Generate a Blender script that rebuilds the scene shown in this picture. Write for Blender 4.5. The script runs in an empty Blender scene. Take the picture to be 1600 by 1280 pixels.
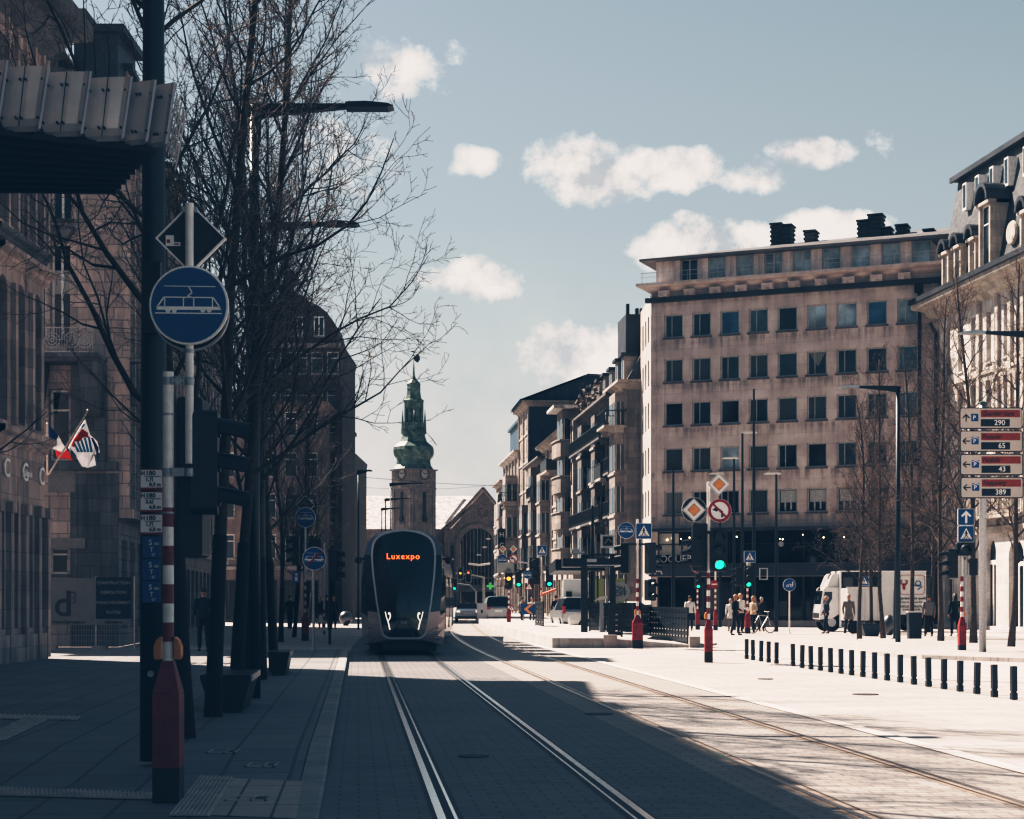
import bpy, math, random
from mathutils import Vector, Matrix
R = math.radians
PI = math.pi
FPX, HY, CZ = 2667.0, 937.0, 1.58        # focal length in photo pixels, horizon row, eye height
ST = -0.0901                              # street direction: dX/dY
C = bpy.context.scene.collection

# ------------------------------------------------------------------ placing
def at(px, py, Y):
    return Vector(((px - 800) * Y / FPX, Y, CZ + (HY - py) * Y / FPX))
def X(px, Y): return (px - 800) * Y / FPX
def Z(py, Y): return CZ + (HY - py) * Y / FPX
def gy(py, z=0.0): return FPX * (CZ - z) / (py - HY)
def sx(t, Y): return t + ST * Y
def cx(Y):                                # centre line of the tracks: straight, then a gentle bend
    if Y < 46: return ST * Y
    e = min(Y, 86) - 46
    x = ST * 46 + ST * e + 0.5 * (0.05 / 40) * e * e
    if Y > 86: x += (ST + 0.05) * (Y - 86)
    return x

# ------------------------------------------------------------------ materials
def nmat(name):
    m = bpy.data.materials.new(name); m.use_nodes = True
    nt = m.node_tree; b = nt.nodes['Principled BSDF']
    return m, nt, b
def N(nt, t, **kw):
    n = nt.nodes.new(t)
    for k, v in kw.items(): setattr(n, k, v)
    return n
def L(nt, a, b): nt.links.new(a, b)
def mixc(nt, fac, a, b, mode='MIX'):
    n = N(nt, 'ShaderNodeMix', data_type='RGBA', blend_type=mode)
    for s, v in ((0, fac), (6, a), (7, b)):
        if isinstance(v, (int, float)): n.inputs[s].default_value = v
        elif isinstance(v, (tuple, list)): n.inputs[s].default_value = (*v[:3], 1)
        else: L(nt, v, n.inputs[s])
    return n.outputs[2]
def ramp(nt, fac, stops):
    n = N(nt, 'ShaderNodeValToRGB'); cr = n.color_ramp
    while len(cr.elements) < len(stops): cr.elements.new(0.5)
    for e, (p, c) in zip(cr.elements, stops):
        e.position = p; e.color = (*c[:3], 1) if not isinstance(c, (int, float)) else (c, c, c, 1)
    L(nt, fac, n.inputs[0]); return n.outputs[0]
def noise(nt, vec, scale, detail=4, rough=.6):
    n = N(nt, 'ShaderNodeTexNoise'); n.inputs['Scale'].default_value = scale
    n.inputs['Detail'].default_value = detail; n.inputs['Roughness'].default_value = rough
    if vec is not None: L(nt, vec, n.inputs['Vector'])
    return n.outputs['Fac']
def bump(nt, b, h, strength=.3, dist=.02):
    n = N(nt, 'ShaderNodeBump'); n.inputs['Strength'].default_value = strength; n.inputs['Distance'].default_value = dist
    L(nt, h, n.inputs['Height']); L(nt, n.outputs[0], b.inputs['Normal'])

def paint(name, col, rough=.5, metal=0., var=.18, scale=9., bmp=0., emit=None, es=1., coat=0.):
    m, nt, b = nmat(name)
    tc = N(nt, 'ShaderNodeTexCoord')
    f = noise(nt, tc.outputs['Object'], scale)
    d = tuple(c * (1 - var) for c in col); l = tuple(min(1, c * (1 + var)) for c in col)
    L(nt, ramp(nt, f, [(.3, d), (.7, l)]), b.inputs['Base Color'])
    b.inputs['Roughness'].default_value = rough; b.inputs['Metallic'].default_value = metal
    if coat: b.inputs['Coat Weight'].default_value = coat
    if bmp: bump(nt, b, f, bmp, .02)
    if emit:
        b.inputs['Emission Color'].default_value = (*emit, 1); b.inputs['Emission Strength'].default_value = es
    return m

def masonry(name, col, ang=0., bw=.6, bh=.3, joint=.5, var=.2, stain=.5, rough=.85, msize=.012, grad=None):
    lum_ = sum(col)/3; col = tuple((c*.55+lum_*.45)*1.06 for c in col)
    """stone or brick courses on a wall that runs in direction ang"""
    m, nt, b = nmat(name)
    g = N(nt, 'ShaderNodeNewGeometry')
    mp = N(nt, 'ShaderNodeMapping', vector_type='POINT'); mp.inputs['Rotation'].default_value = (0, 0, -ang)
    L(nt, g.outputs['Position'], mp.inputs[0])
    sp = N(nt, 'ShaderNodeSeparateXYZ'); L(nt, mp.outputs[0], sp.inputs[0])
    ad = N(nt, 'ShaderNodeMath', operation='ADD'); L(nt, sp.outputs[0], ad.inputs[0]); L(nt, sp.outputs[1], ad.inputs[1])
    cb = N(nt, 'ShaderNodeCombineXYZ'); L(nt, ad.outputs[0], cb.inputs[0]); L(nt, sp.outputs[2], cb.inputs[1])
    br = N(nt, 'ShaderNodeTexBrick'); L(nt, cb.outputs[0], br.inputs['Vector'])
    br.inputs['Scale'].default_value = 1; br.inputs['Brick Width'].default_value = bw; br.inputs['Row Height'].default_value = bh
    br.inputs['Mortar Size'].default_value = msize; br.inputs['Mortar Smooth'].default_value = .3; br.inputs['Bias'].default_value = 0
    br.inputs['Color1'].default_value = (*[c * (1 - var) for c in col], 1)
    br.inputs['Color2'].default_value = (*[min(1, c * (1 + var)) for c in col], 1)
    br.inputs['Mortar'].default_value = (*[c * (1 - joint) for c in col], 1)
    f = noise(nt, g.outputs['Position'], .7, 6, .65)
    st = N(nt, 'ShaderNodeMapping'); st.inputs['Scale'].default_value = (3., 3., .25); L(nt, g.outputs['Position'], st.inputs[0])
    f2 = noise(nt, st.outputs[0], 1., 5, .7)
    c1 = mixc(nt, 1., br.outputs[0], ramp(nt, f, [(.3, .72), (.7, 1.15)]), 'MULTIPLY')
    c2 = mixc(nt, stain, c1, ramp(nt, f2, [(.35, .45), (.6, 1.1)]), 'MULTIPLY')
    if grad:                                # streaky darkening just below each row of sills
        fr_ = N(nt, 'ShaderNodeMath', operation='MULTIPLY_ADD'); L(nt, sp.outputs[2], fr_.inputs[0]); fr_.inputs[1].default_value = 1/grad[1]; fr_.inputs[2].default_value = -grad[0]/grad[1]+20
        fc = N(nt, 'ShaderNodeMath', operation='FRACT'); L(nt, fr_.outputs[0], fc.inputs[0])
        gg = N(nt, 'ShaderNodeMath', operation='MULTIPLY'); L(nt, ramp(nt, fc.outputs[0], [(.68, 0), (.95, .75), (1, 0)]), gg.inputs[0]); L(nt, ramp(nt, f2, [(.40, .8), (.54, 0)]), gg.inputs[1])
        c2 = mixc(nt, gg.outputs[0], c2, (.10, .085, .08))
    L(nt, c2, b.inputs['Base Color']); b.inputs['Roughness'].default_value = rough
    f3 = noise(nt, g.outputs['Position'], 18., 4)
    ml = N(nt, 'ShaderNodeMath', operation='MULTIPLY_ADD'); L(nt, f3, ml.inputs[0]); ml.inputs[1].default_value = .4
    inv = N(nt, 'ShaderNodeMath', operation='SUBTRACT'); inv.inputs[0].default_value = 1; L(nt, br.outputs['Fac'], inv.inputs[1])
    L(nt, inv.outputs[0], ml.inputs[2]); bump(nt, b, ml.outputs[0], .35, .02)
    return m

def paving(name, col, bw, bh, joint=.5, var=.12, patch=.5, msize=.008, rough=.75, off=.5, spec=.4):
    """ground paving laid square to the street"""
    m, nt, b = nmat(name)
    g = N(nt, 'ShaderNodeNewGeometry')
    mp = N(nt, 'ShaderNodeMapping'); mp.inputs['Rotation'].default_value = (0, 0, -math.atan(-ST)); L(nt, g.outputs['Position'], mp.inputs[0])
    br = N(nt, 'ShaderNodeTexBrick'); br.offset = off; L(nt, mp.outputs[0], br.inputs['Vector'])
    br.inputs['Scale'].default_value = 1; br.inputs['Brick Width'].default_value = bw; br.inputs['Row Height'].default_value = bh
    br.inputs['Mortar Size'].default_value = msize; br.inputs['Mortar Smooth'].default_value = .2; br.inputs['Bias'].default_value = 0
    br.inputs['Color1'].default_value = (*[c * (1 - var) for c in col], 1)
    br.inputs['Color2'].default_value = (*[min(1, c * (1 + var)) for c in col], 1)
    br.inputs['Mortar'].default_value = (*[c * (1 - joint) for c in col], 1)
    f = noise(nt, g.outputs['Position'], .35, 8, .7)
    f2 = noise(nt, g.outputs['Position'], 40., 3, .6)
    st = N(nt, 'ShaderNodeMapping'); st.inputs['Scale'].default_value = (.6, 3.2, 1); L(nt, g.outputs['Position'], st.inputs[0])
    f3 = noise(nt, st.outputs[0], .9, 7, .75)
    c1 = mixc(nt, patch, br.outputs[0], ramp(nt, f, [(.32, .6), (.68, 1.25)]), 'MULTIPLY')
    c2 = mixc(nt, patch, c1, ramp(nt, f3, [(.36, .62), (.56, 1.08)]), 'MULTIPLY')
    c3 = mixc(nt, .6, c2, ramp(nt, f2, [(.3, .75), (.7, 1.2)]), 'MULTIPLY')
    L(nt, c3, b.inputs['Base Color'])
    L(nt, ramp(nt, f3, [(.3, rough - .2), (.7, rough + .1)]), b.inputs['Roughness'])
    b.inputs['Specular IOR Level'].default_value = spec
    inv = N(nt, 'ShaderNodeMath', operation='SUBTRACT'); inv.inputs[0].default_value = 1; L(nt, br.outputs['Fac'], inv.inputs[1])
    ml = N(nt, 'ShaderNodeMath', operation='MULTIPLY_ADD'); L(nt, f2, ml.inputs[0]); ml.inputs[1].default_value = .5; L(nt, inv.outputs[0], ml.inputs[2])
    bump(nt, b, ml.outputs[0], .5, .008)
    return m

def glass(name, col=(.02, .03, .04), rough=.06, spec=.6, wav=.25):
    m, nt, b = nmat(name)
    tc = N(nt, 'ShaderNodeNewGeometry')
    f = noise(nt, tc.outputs['Position'], .55, 3)
    L(nt, ramp(nt, f, [(.35, tuple(c * .5 for c in col)), (.65, tuple(c * 1.7 for c in col))]), b.inputs['Base Color'])
    b.inputs['Roughness'].default_value = rough; b.inputs['Specular IOR Level'].default_value = spec
    if wav: bump(nt, b, noise(nt, tc.outputs['Position'], 1.3, 2), wav * .3, .03)
    return m
def curtain(name, col):
    m, nt, b = nmat(name)
    tc = N(nt, 'ShaderNodeTexCoord')
    w = N(nt, 'ShaderNodeTexWave'); w.inputs['Scale'].default_value = 3.2; w.inputs['Distortion'].default_value = 3.5; w.inputs['Detail'].default_value = 2
    mp = N(nt, 'ShaderNodeMapping'); mp.inputs['Scale'].default_value = (1, .2, .15); L(nt, tc.outputs['Object'], mp.inputs[0]); L(nt, mp.outputs[0], w.inputs[0])
    L(nt, ramp(nt, w.outputs[1], [(.1, tuple(c * .35 for c in col)), (.9, col)]), b.inputs['Base Color'])
    b.inputs['Roughness'].default_value = .25
    return m

M = {}
M['black'] = paint('black_paint', (.013, .015, .019), .45, 0, .4, 12)
M['blackm'] = paint('dark_metal', (.02, .024, .03), .45, .3)
M['pole'] = paint('dark_pole_paint', (.018, .026, .034), .45, .2)
M['steel'] = paint('brushed_steel', (.45, .46, .48), .32, .9, .15, 4)
M['darksteel'] = paint('tarnished_steel', (.16,.16,.17), .38, .85, .3, 3)
M['galv'] = paint('galvanised_steel', (.42, .43, .45), .5, .6, .2, 20)
M['polew'] = paint('white_post_paint', (.80, .78, .75), .45, 0, .1)
M['red'] = paint('post_red_paint', (.24, .028, .028), .5, 0, .38, 7, .12)
M['redsign'] = paint('sign_red', (.32, .018, .02), .35)
M['white'] = paint('sign_white', (.88, .87, .86), .4, 0, .05)
M['blue'] = paint('sign_blue', (.006, .085, .24), .35, 0, .1)
M['orange'] = paint('signal_orange', (.62, .24, .07), .4)
M['dia'] = paint('priority_orange', (.72, .32, .10), .4)
M['brownsign'] = paint('sign_red_brown', (.30, .05, .03), .45)
M['beige'] = paint('sign_board_beige', (.60, .53, .48), .5, 0, .05)
M['copper'] = paint('green_copper', (.095,.135,.12), .6, .1, .75, .8, .3)
M['slate'] = masonry('slate_roof', (.07, .075, .085), PI/2, .3, .2, .5, .3, .4, .55)
M['roofpale'] = paint('weathered_zinc_roof', (.60, .56, .55), .6, 0, .65, 1.1)
M['zinc'] = paint('zinc_roof', (.33, .31, .30), .5, .3, .3, .8)
M['zincm'] = paint('mid_zinc_roof', (.17, .16, .16), .6, .2, .3, .6)
M['zincd'] = paint('dark_zinc', (.05, .055, .065), .5, .3, .3, .8)
M['bluewall'] = paint('blue_grey_sheet_cladding', (.035, .07, .11), .5, .2, .2, .3)
M['brick'] = masonry('dark_brick', (.13,.085,.075), 0, .24, .08, .4, .3, .5)
M['stoneb1'] = masonry('warm_sandstone', (.52, .37, .325), PI/2, .9, .45, .25, .18, .8)
M['stoneb2'] = masonry('block_sandstone', (.50, .365, .32), 0, .62, .42, .45, .16, .45, msize=.02)
M['stonedk'] = masonry('sooty_stone', (.15, .13, .13), 0, .8, .45, .4, .2, .7)
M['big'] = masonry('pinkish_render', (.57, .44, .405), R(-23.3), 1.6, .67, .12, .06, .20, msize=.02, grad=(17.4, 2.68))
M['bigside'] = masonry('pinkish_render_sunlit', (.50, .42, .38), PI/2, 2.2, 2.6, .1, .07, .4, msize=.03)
M['cream'] = masonry('cream_limestone', (.60, .54, .50), PI/2, .9, .4, .2, .1, .35)
M['creamd'] = masonry('limestone_trim', (.50, .42, .36), PI/2, .9, .4, .2, .15, .5)
M['row1'] = masonry('grey_brown_stone', (.30, .24, .21), PI/2, .8, .4, .3, .2, .6)
M['row2'] = masonry('dark_brown_stone', (.17, .13, .12), PI/2, .8, .4, .3, .25, .8)
M['row3'] = masonry('pale_stone', (.42, .35, .31), PI/2, .8, .4, .3, .15, .5)
M['station'] = masonry('station_sandstone', (.28, .195, .175), 0, .9, .45, .3, .15, .5)
M['tower'] = masonry('tower_sandstone', (.22, .17, .155), PI/4, .9, .5, .35, .15, .5)
M['warmwall'] = masonry('terracotta_render', (.30, .19, .15), 0, 1.4, .8, .1, .1, .5)
M['glass'] = glass('window_glass')
M['glass2'] = glass('window_glass_sky', (.05, .08, .11), .03, 1.)  # hint of reflected sky put into the base colour
M['glassb'] = glass('blue_sky_painted_glass', (.035, .115, .22), .1, .8)  # blue of the reflected sky put into the pane colour
M['glassg'] = glass('grey_sky_painted_glass', (.26, .32, .36), .12, .7)  # pale grey of the reflected sky put into the pane colour
M['shopglass'] = glass('shop_glass', (.010, .014, .02), .08, .5, .1)
M['cur1'] = curtain('net_curtain', (.30, .30, .28))
M['cur2'] = curtain('dim_curtain', (.10, .11, .11))
M['blind'] = paint('roller_blind', (.40, .40, .39), .5, 0, .1, 3)
M['wframe'] = paint('white_window_frame', (.74, .74, .74), .5)
M['bframe'] = paint('brown_window_frame', (.09, .075, .07), .5)
M['gframe'] = paint('grey_window_frame', (.42, .44, .46), .5)
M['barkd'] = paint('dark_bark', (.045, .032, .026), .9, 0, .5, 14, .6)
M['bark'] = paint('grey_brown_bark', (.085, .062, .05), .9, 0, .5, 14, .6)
M['twig'] = paint('light_twig_bark', (.17, .12, .095), .9, 0, .4, 14)
M['wrap'] = paint('trunk_wrap', (.016, .015, .017), .9, 0, .3, 10, .5)
M['skin'] = paint('skin', (.42, .24, .17), .55, 0, .08)
M['hair'] = paint('dark_hair', (.03, .02, .016), .6, 0, .3, 40)
M['hairg'] = paint('grey_hair', (.35, .33, .31), .6, 0, .3, 40)
M['hairb'] = paint('fair_hair', (.35, .24, .13), .6, 0, .3, 40)
M['cnavy'] = paint('navy_cloth', (.012, .016, .028), .85, 0, .3, 20)
M['cblack'] = paint('black_cloth', (.01, .01, .012), .85, 0, .3, 20)
M['cwhite'] = paint('white_cloth', (.65, .62, .60), .85, 0, .1, 20)
M['cbeige'] = paint('beige_cloth', (.46, .34, .27), .85, 0, .15, 20)
M['cgrey'] = paint('grey_cloth', (.20, .18, .17), .85, 0, .2, 20)
M['cjean'] = paint('denim_cloth', (.05, .07, .11), .85, 0, .2, 20)
M['cred'] = paint('red_cloth', (.35, .04, .03), .85, 0, .2, 20)
M['carw'] = paint('white_car_paint', (.68, .67, .66), .25, .1, .04, 2, coat=.6)
M['cars'] = paint('silver_car_paint', (.42, .43, .44), .28, .5, .05, 2, coat=.6)
M['card'] = paint('dark_car_paint', (.02, .022, .028), .25, .3, .05, 2, coat=.6)
M['rubber'] = paint('tyre_rubber', (.015, .015, .016), .85)
M['kerb'] = paint('kerb_granite', (.30, .27, .26), .75, 0, .22, 2.5, .2)
M['granite'] = paint('pale_granite_platform', (.34, .31, .29), .7, 0, .15, 2.5, .15)
M['rail'] = paint('polished_rail_steel', (.62, .62, .62), .22, .95, .12, 6)
M['groove'] = paint('rail_groove', (.02, .02, .022), .7)
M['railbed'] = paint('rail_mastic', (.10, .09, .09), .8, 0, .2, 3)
M['rbrown'] = paint('sunlit_rail_joint', (.34, .26, .21), .6, .2, .2, 3)  # lighter joint and groove colour carries the sun on the far track
M['lgreen'] = paint('green_lamp', (.0, .5, .3), .3, emit=(.02, 1, .55), es=1.1)
M['lamber'] = paint('amber_lamp', (.8, .4, .05), .3, emit=(1, .42, .06), es=1.0)
M['lred'] = paint('red_lamp', (.8, .1, .05), .3, emit=(1, .12, .05), es=1.5)
M['loff'] = paint('unlit_lens', (.03, .03, .035), .25)
M['lhead'] = paint('headlight_white', (.9, .9, .9), .3, emit=(1, .93, .85), es=.35)
M['lbulb'] = paint('pendant_glow', (.9, .8, .6), .3, emit=(1, .78, .5), es=4.0)
M['lnix'] = paint('display_orange', (.9, .3, .1), .3, emit=(1, .16, .03), es=1.1)
M['lcross'] = paint('pharmacy_green', (.15, .5, .2), .3, emit=(.25, 1, .2), es=.08)
M['awning'] = paint('orange_awning', (.62, .20, .12), .8)
M['lime'] = paint('lime_panel', (.38, .42, .16), .6, 0, .1, .6)
M['banner'] = paint('grey_banner', (.20, .19, .185), .8, 0, .1, 3)
M['bannerd'] = paint('navy_banner', (.015, .028, .05), .8, 0, .1, 3)
M['bannert'] = paint('banner_lettering', (.32, .31, .29), .8)
M['ltext'] = paint('pale_lettering', (.85, .85, .83), .4)
M['dtext'] = paint('dark_lettering', (.015, .02, .03), .5)
M['flagr'] = paint('flag_red', (.62, .07, .03), .8)
M['flagb'] = paint('flag_blue', (.012, .05, .12), .8)
M['flagl'] = paint('flag_light_blue', (.05, .19, .30), .8)
M['flagw'] = paint('flag_white', (.72, .70, .72), .8)
def cloth(name, col):
    m, nt, b = nmat(name); tc = N(nt, 'ShaderNodeTexCoord'); f = noise(nt, tc.outputs['Object'], 4.)
    c = ramp(nt, f, [(.3, tuple(v*.75 for v in col)), (.7, col)]); L(nt, c, b.inputs['Base Color']); b.inputs['Roughness'].default_value = .8
    t = N(nt, 'ShaderNodeBsdfTranslucent'); L(nt, c, t.inputs[0]); mx = N(nt, 'ShaderNodeMixShader'); mx.inputs[0].default_value = .55
    L(nt, b.outputs[0], mx.inputs[1]); L(nt, t.outputs[0], mx.inputs[2]); L(nt, mx.outputs[0], nt.nodes['Material Output'].inputs['Surface']); return m
for k_, c_ in (('flagr', (.75,.10,.05)), ('flagb', (.02,.07,.20)), ('flagl', (.14,.42,.58)), ('flagw', (.85,.84,.86))): M[k_] = cloth(k_+'_cloth', c_)
M['tramb'] = paint('tram_silver_paint', (.30, .26, .265), .28, .45, .06, 1.5, coat=.5)
M['tramt'] = paint('tram_trim', (.50, .50, .54), .35, .15, .05, 2)
M['tramg'] = glass('tram_windscreen', (.006, .016, .020), .07, .8, 0)
M['tramroof'] = paint('tram_roof_grey', (.17, .20, .24), .35, .4, .1, 1.5)
M['louvre'] = paint('canopy_aluminium', (.72, .68, .66), .40, .55, .22, 1.5)
M['canopyd'] = paint('canopy_underside', (.008, .011, .015), .7)
M['fence'] = paint('black_railing', (.012, .014, .018), .45)
M['tactile'] = paint('pale_tactile_paving', (.50, .46, .44), .8, 0, .3, 5)
M['lav'] = paving('pale_crossing_slab', (.48, .44, .42), .31, 1.3, .75, .06, .4, msize=.012, off=0)
M['bin'] = paint('bin_slate_blue', (.02, .028, .038), .5)

# ------------------------------------------------------------------ mesh builder
class MB:
    def __init__(s, m=None): s.v, s.f, s.mi, s.m, s.cur = [], [], [], m or Matrix(), 0
    def add(s, vs, fs):
        o = len(s.v)
        s.v += [tuple(s.m @ Vector(v)) for v in vs]
        s.f += [tuple(i + o for i in f) for f in fs]; s.mi += [s.cur] * len(fs)
        return s
    def box(s, x0, x1, y0, y1, z0, z1):
        return s.add([(x0,y0,z0),(x1,y0,z0),(x1,y1,z0),(x0,y1,z0),(x0,y0,z1),(x1,y0,z1),(x1,y1,z1),(x0,y1,z1)],
                     [(0,3,2,1),(4,5,6,7),(0,1,5,4),(1,2,6,5),(2,3,7,6),(3,0,4,7)])
    def frus(s, cx_, cy, z0, z1, w0, d0, w1, d1, ox=0, oy=0):
        return s.add([(cx_-w0,cy-d0,z0),(cx_+w0,cy-d0,z0),(cx_+w0,cy+d0,z0),(cx_-w0,cy+d0,z0),
                      (cx_+ox-w1,cy+oy-d1,z1),(cx_+ox+w1,cy+oy-d1,z1),(cx_+ox+w1,cy+oy+d1,z1),(cx_+ox-w1,cy+oy+d1,z1)],
                     [(0,3,2,1),(4,5,6,7),(0,1,5,4),(1,2,6,5),(2,3,7,6),(3,0,4,7)])
    def prism(s, pts, y0, y1, hole=None):                 # polygon in x-z, thick from y0 (front) to y1
        n = len(pts)
        s.add([(x, y0, z) for x, z in pts] + [(x, y1, z) for x, z in pts],
              [tuple(range(n)), tuple(range(2*n-1, n-1, -1))] + [(i, i+n, (i+1) % n + n, (i+1) % n) for i in range(n)])
        return s
    def ring(s, outer, inner, y0, y1):                    # same-count outlines
        n = len(outer)
        vs = [(x,y0,z) for x,z in outer]+[(x,y0,z) for x,z in inner]+[(x,y1,z) for x,z in outer]+[(x,y1,z) for x,z in inner]
        fs = []
        for i in range(n):
            j = (i+1) % n
            fs += [(i,j,n+j,n+i),(2*n+j,2*n+i,3*n+i,3*n+j),(i,2*n+i,2*n+j,j),(n+i,n+j,3*n+j,3*n+i)]
        return s.add(vs, fs)
    def line(s, p, q, w, y0, y1):                         # bar in x-z
        a, b = Vector(p), Vector(q); d = (b-a).normalized(); n = Vector((-d.y, d.x)) * w / 2
        return s.prism([tuple(a-n), tuple(b-n), tuple(b+n), tuple(a+n)], y0, y1)
    def lathe(s, prof, n=16, c=(0,0,0), ax='z', a0=0., a1=2*PI):
        full = abs(a1-a0-2*PI) < 1e-6; k = n if full else n+1
        vs = []
        for r, h in prof:
            for i in range(k):
                a = a0+(a1-a0)*i/n
                p = (r*math.cos(a), r*math.sin(a), h)
                if ax == 'y': p = (p[0], h, p[1])
                if ax == 'x': p = (h, p[0], p[1])
                vs.append((p[0]+c[0], p[1]+c[1], p[2]+c[2]))
        fs = []
        for j in range(len(prof)-1):
            for i in range(n):
                i2 = (i+1) % k
                fs.append((j*k+i, j*k+i2, (j+1)*k+i2, (j+1)*k+i))
        if full:
            fs.append(tuple(range(k-1, -1, -1))); fs.append(tuple((len(prof)-1)*k+i for i in range(k)))
        return s.add(vs, fs)
    def tube(s, pts, rad, n=6, cap=True):
        pts = [Vector(p) for p in pts]
        if not isinstance(rad, (list, tuple)): rad = [rad]*len(pts)
        vs, fs = [], []; a = None
        for i, p in enumerate(pts):
            t = (pts[min(i+1, len(pts)-1)] - pts[max(i-1, 0)])
            if t.length < 1e-9: t = Vector((0,0,1))
            t.normalize()
            if a is None: a = t.orthogonal().normalized()
            a = (a - t*a.dot(t))
            if a.length < 1e-6: a = t.orthogonal()
            a.normalize(); b = t.cross(a)
            for k in range(n):
                q = 2*PI*k/n
                vs.append(p + (a*math.cos(q)+b*math.sin(q))*rad[i])
        for i in range(len(pts)-1):
            for k in range(n):
                k2 = (k+1) % n
                fs.append((i*n+k, i*n+k2, (i+1)*n+k2, (i+1)*n+k))
        if cap: fs.append(tuple(range(n-1,-1,-1))); fs.append(tuple((len(pts)-1)*n+k for k in range(n)))
        return s.add(vs, fs)
    def mesh(s, name, mats, smooth=False):
        me = bpy.data.meshes.new(name); me.from_pydata(s.v, [], s.f)
        for mm in (mats if isinstance(mats, (list, tuple)) else [mats]): me.materials.append(M[mm] if isinstance(mm, str) else mm)
        if len(me.materials) > 1: me.polygons.foreach_set('material_index', s.mi)
        if smooth: me.polygons.foreach_set('use_smooth', [True]*len(me.polygons))
        me.update(); return me
    def build(s, name, mats, parent=None, smooth=False, bev=0.):
        o = bpy.data.objects.new(name, s.mesh(name, mats, smooth)); C.objects.link(o)
        if parent is not None: o.parent = parent
        if bev:
            b = o.modifiers.new('bevel', 'BEVEL'); b.width = bev; b.segments = 2; b.limit_method = 'ANGLE'; b.angle_limit = R(40)
        return o

def tag(o, label=None, cat=None, group=None, kind=None):
    if label: o['label'] = label
    if cat: o['category'] = cat
    if group: o['group'] = group
    if kind: o['kind'] = kind
    return o
def thing(name, label, cat, loc=(0,0,0), rz=0., group=None):
    o = bpy.data.objects.new(name, None); C.objects.link(o); o.empty_display_size = .3
    o.location = loc; o.rotation_euler = (0,0,rz)
    return tag(o, label, cat, group)
def inst(me, name, parent, loc=(0,0,0), rz=0., scale=None):
    o = bpy.data.objects.new(name, me); C.objects.link(o); o.parent = parent; o.location = loc; o.rotation_euler = (0,0,rz)
    if scale: o.scale = scale
    return o
def kids(o): return [c for c in bpy.data.objects if c.parent == o]
def copy_tree(o, loc=None, rz=None, label=None, parent=None):
    c = o.copy(); C.objects.link(c); c.parent = parent
    for ch in KID[o.name] if o.name in KID else kids(o): copy_tree(ch, parent=c)
    if loc is not None: c.location = loc
    if rz is not None: c.rotation_euler = (0,0,rz)
    if label: c['label'] = label
    return c
KID = {}
def text(s, size, loc, mat, parent, name='lettering', rz=0., shear=0., sx_=1., align='CENTER', ext=.003):
    cu = bpy.data.curves.new(name, 'FONT'); cu.body = s; cu.size = size; cu.align_x = align; cu.align_y = 'CENTER'
    cu.shear = shear; cu.extrude = ext; cu.resolution_u = 3; cu.space_character = 1.18 if mat == 'lnix' else 1.0; cu.offset = size*(.012 if mat != 'lnix' else .004) + (size*.02 if mat == 'dtext' and size < .12 else 0)
    tmp = bpy.data.objects.new(name, cu); C.objects.link(tmp); bpy.context.view_layer.update()
    me = bpy.data.meshes.new_from_object(tmp.evaluated_get(bpy.context.evaluated_depsgraph_get())); bpy.data.objects.remove(tmp); bpy.data.curves.remove(cu)
    me.materials.clear(); me.materials.append(M[mat]); o = bpy.data.objects.new(name, me); C.objects.link(o); o.parent = parent
    o.location = loc; o.rotation_euler = (PI/2, 0, rz); o.scale = (sx_, 1, 1)
    return o
def circ(r, n=32, c=(0,0)): return [(c[0]+r*math.cos(2*PI*i/n), c[1]+r*math.sin(2*PI*i/n)) for i in range(n)]
def diam(r): return [(0,-r),(r,0),(0,r),(-r,0)]
def rrect(w, h, r, n=4, c=(0,0)):
    o = []
    for qx, qz, a in ((w-r, h-r, 0), (-w+r, h-r, 90), (-w+r, -h+r, 180), (w-r, -h+r, 270)):
        for i in range(n+1):
            q = R(a+90*i/n); o.append((c[0]+qx+r*math.cos(q), c[1]+qz+r*math.sin(q)))
    return o
def ordn(i): return ['first','second','third','fourth','fifth','sixth','seventh','eighth','ninth','tenth','eleventh','twelfth','thirteenth','fourteenth',
    'fifteenth','sixteenth','seventeenth','eighteenth','nineteenth','twentieth','twenty-first','twenty-second','twenty-third','twenty-fourth'][i]
# ------------------------------------------------------------------ sun, sky, camera
sc = bpy.context.scene
cam = bpy.data.cameras.new('camera'); co = bpy.data.objects.new('camera', cam); C.objects.link(co)
cam.sensor_fit = 'HORIZONTAL'; cam.sensor_width = 36; cam.lens = FPX/1600*36; cam.shift_y = (HY-640)/1600
cam.clip_end = 6000; cam.clip_start = .1
co.location = (0, 0, CZ); co.rotation_euler = (PI/2, 0, 0); sc.camera = co

SUNDIR = Vector((-.75, .66, 1.0)).normalized()
sl = bpy.data.lights.new('sun', 'SUN'); sl.energy = 5.0; sl.angle = R(.5); sl.color = (1, .90, .80)
so = bpy.data.objects.new('sun', sl); C.objects.link(so); so.rotation_euler = (-SUNDIR).to_track_quat('-Z', 'Y').to_euler(); so.location = (-40, 40, 60)

w = bpy.data.worlds.new('World'); sc.world = w; w.use_nodes = True
nt = w.node_tree; nt.nodes.clear()
out = N(nt, 'ShaderNodeOutputWorld'); bg = N(nt, 'ShaderNodeBackground'); L(nt, bg.outputs[0], out.inputs[0])
sky = N(nt, 'ShaderNodeTexSky', sky_type='NISHITA'); sky.sun_disc = False
sky.sun_elevation = math.asin(SUNDIR.z); sky.sun_rotation = math.atan2(SUNDIR.x, SUNDIR.y)
sky.air_density = 1.0; sky.dust_density = 1.2; sky.ozone_density = 1.6
hs = N(nt, 'ShaderNodeHueSaturation'); hs.inputs['Saturation'].default_value = .70; hs.inputs['Hue'].default_value = .475; hs.inputs['Value'].default_value = .72; L(nt, sky.outputs[0], hs.inputs['Color'])
tc = N(nt, 'ShaderNodeTexCoord'); sp = N(nt, 'ShaderNodeSeparateXYZ'); L(nt, tc.outputs['Generated'], sp.inputs[0])
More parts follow.
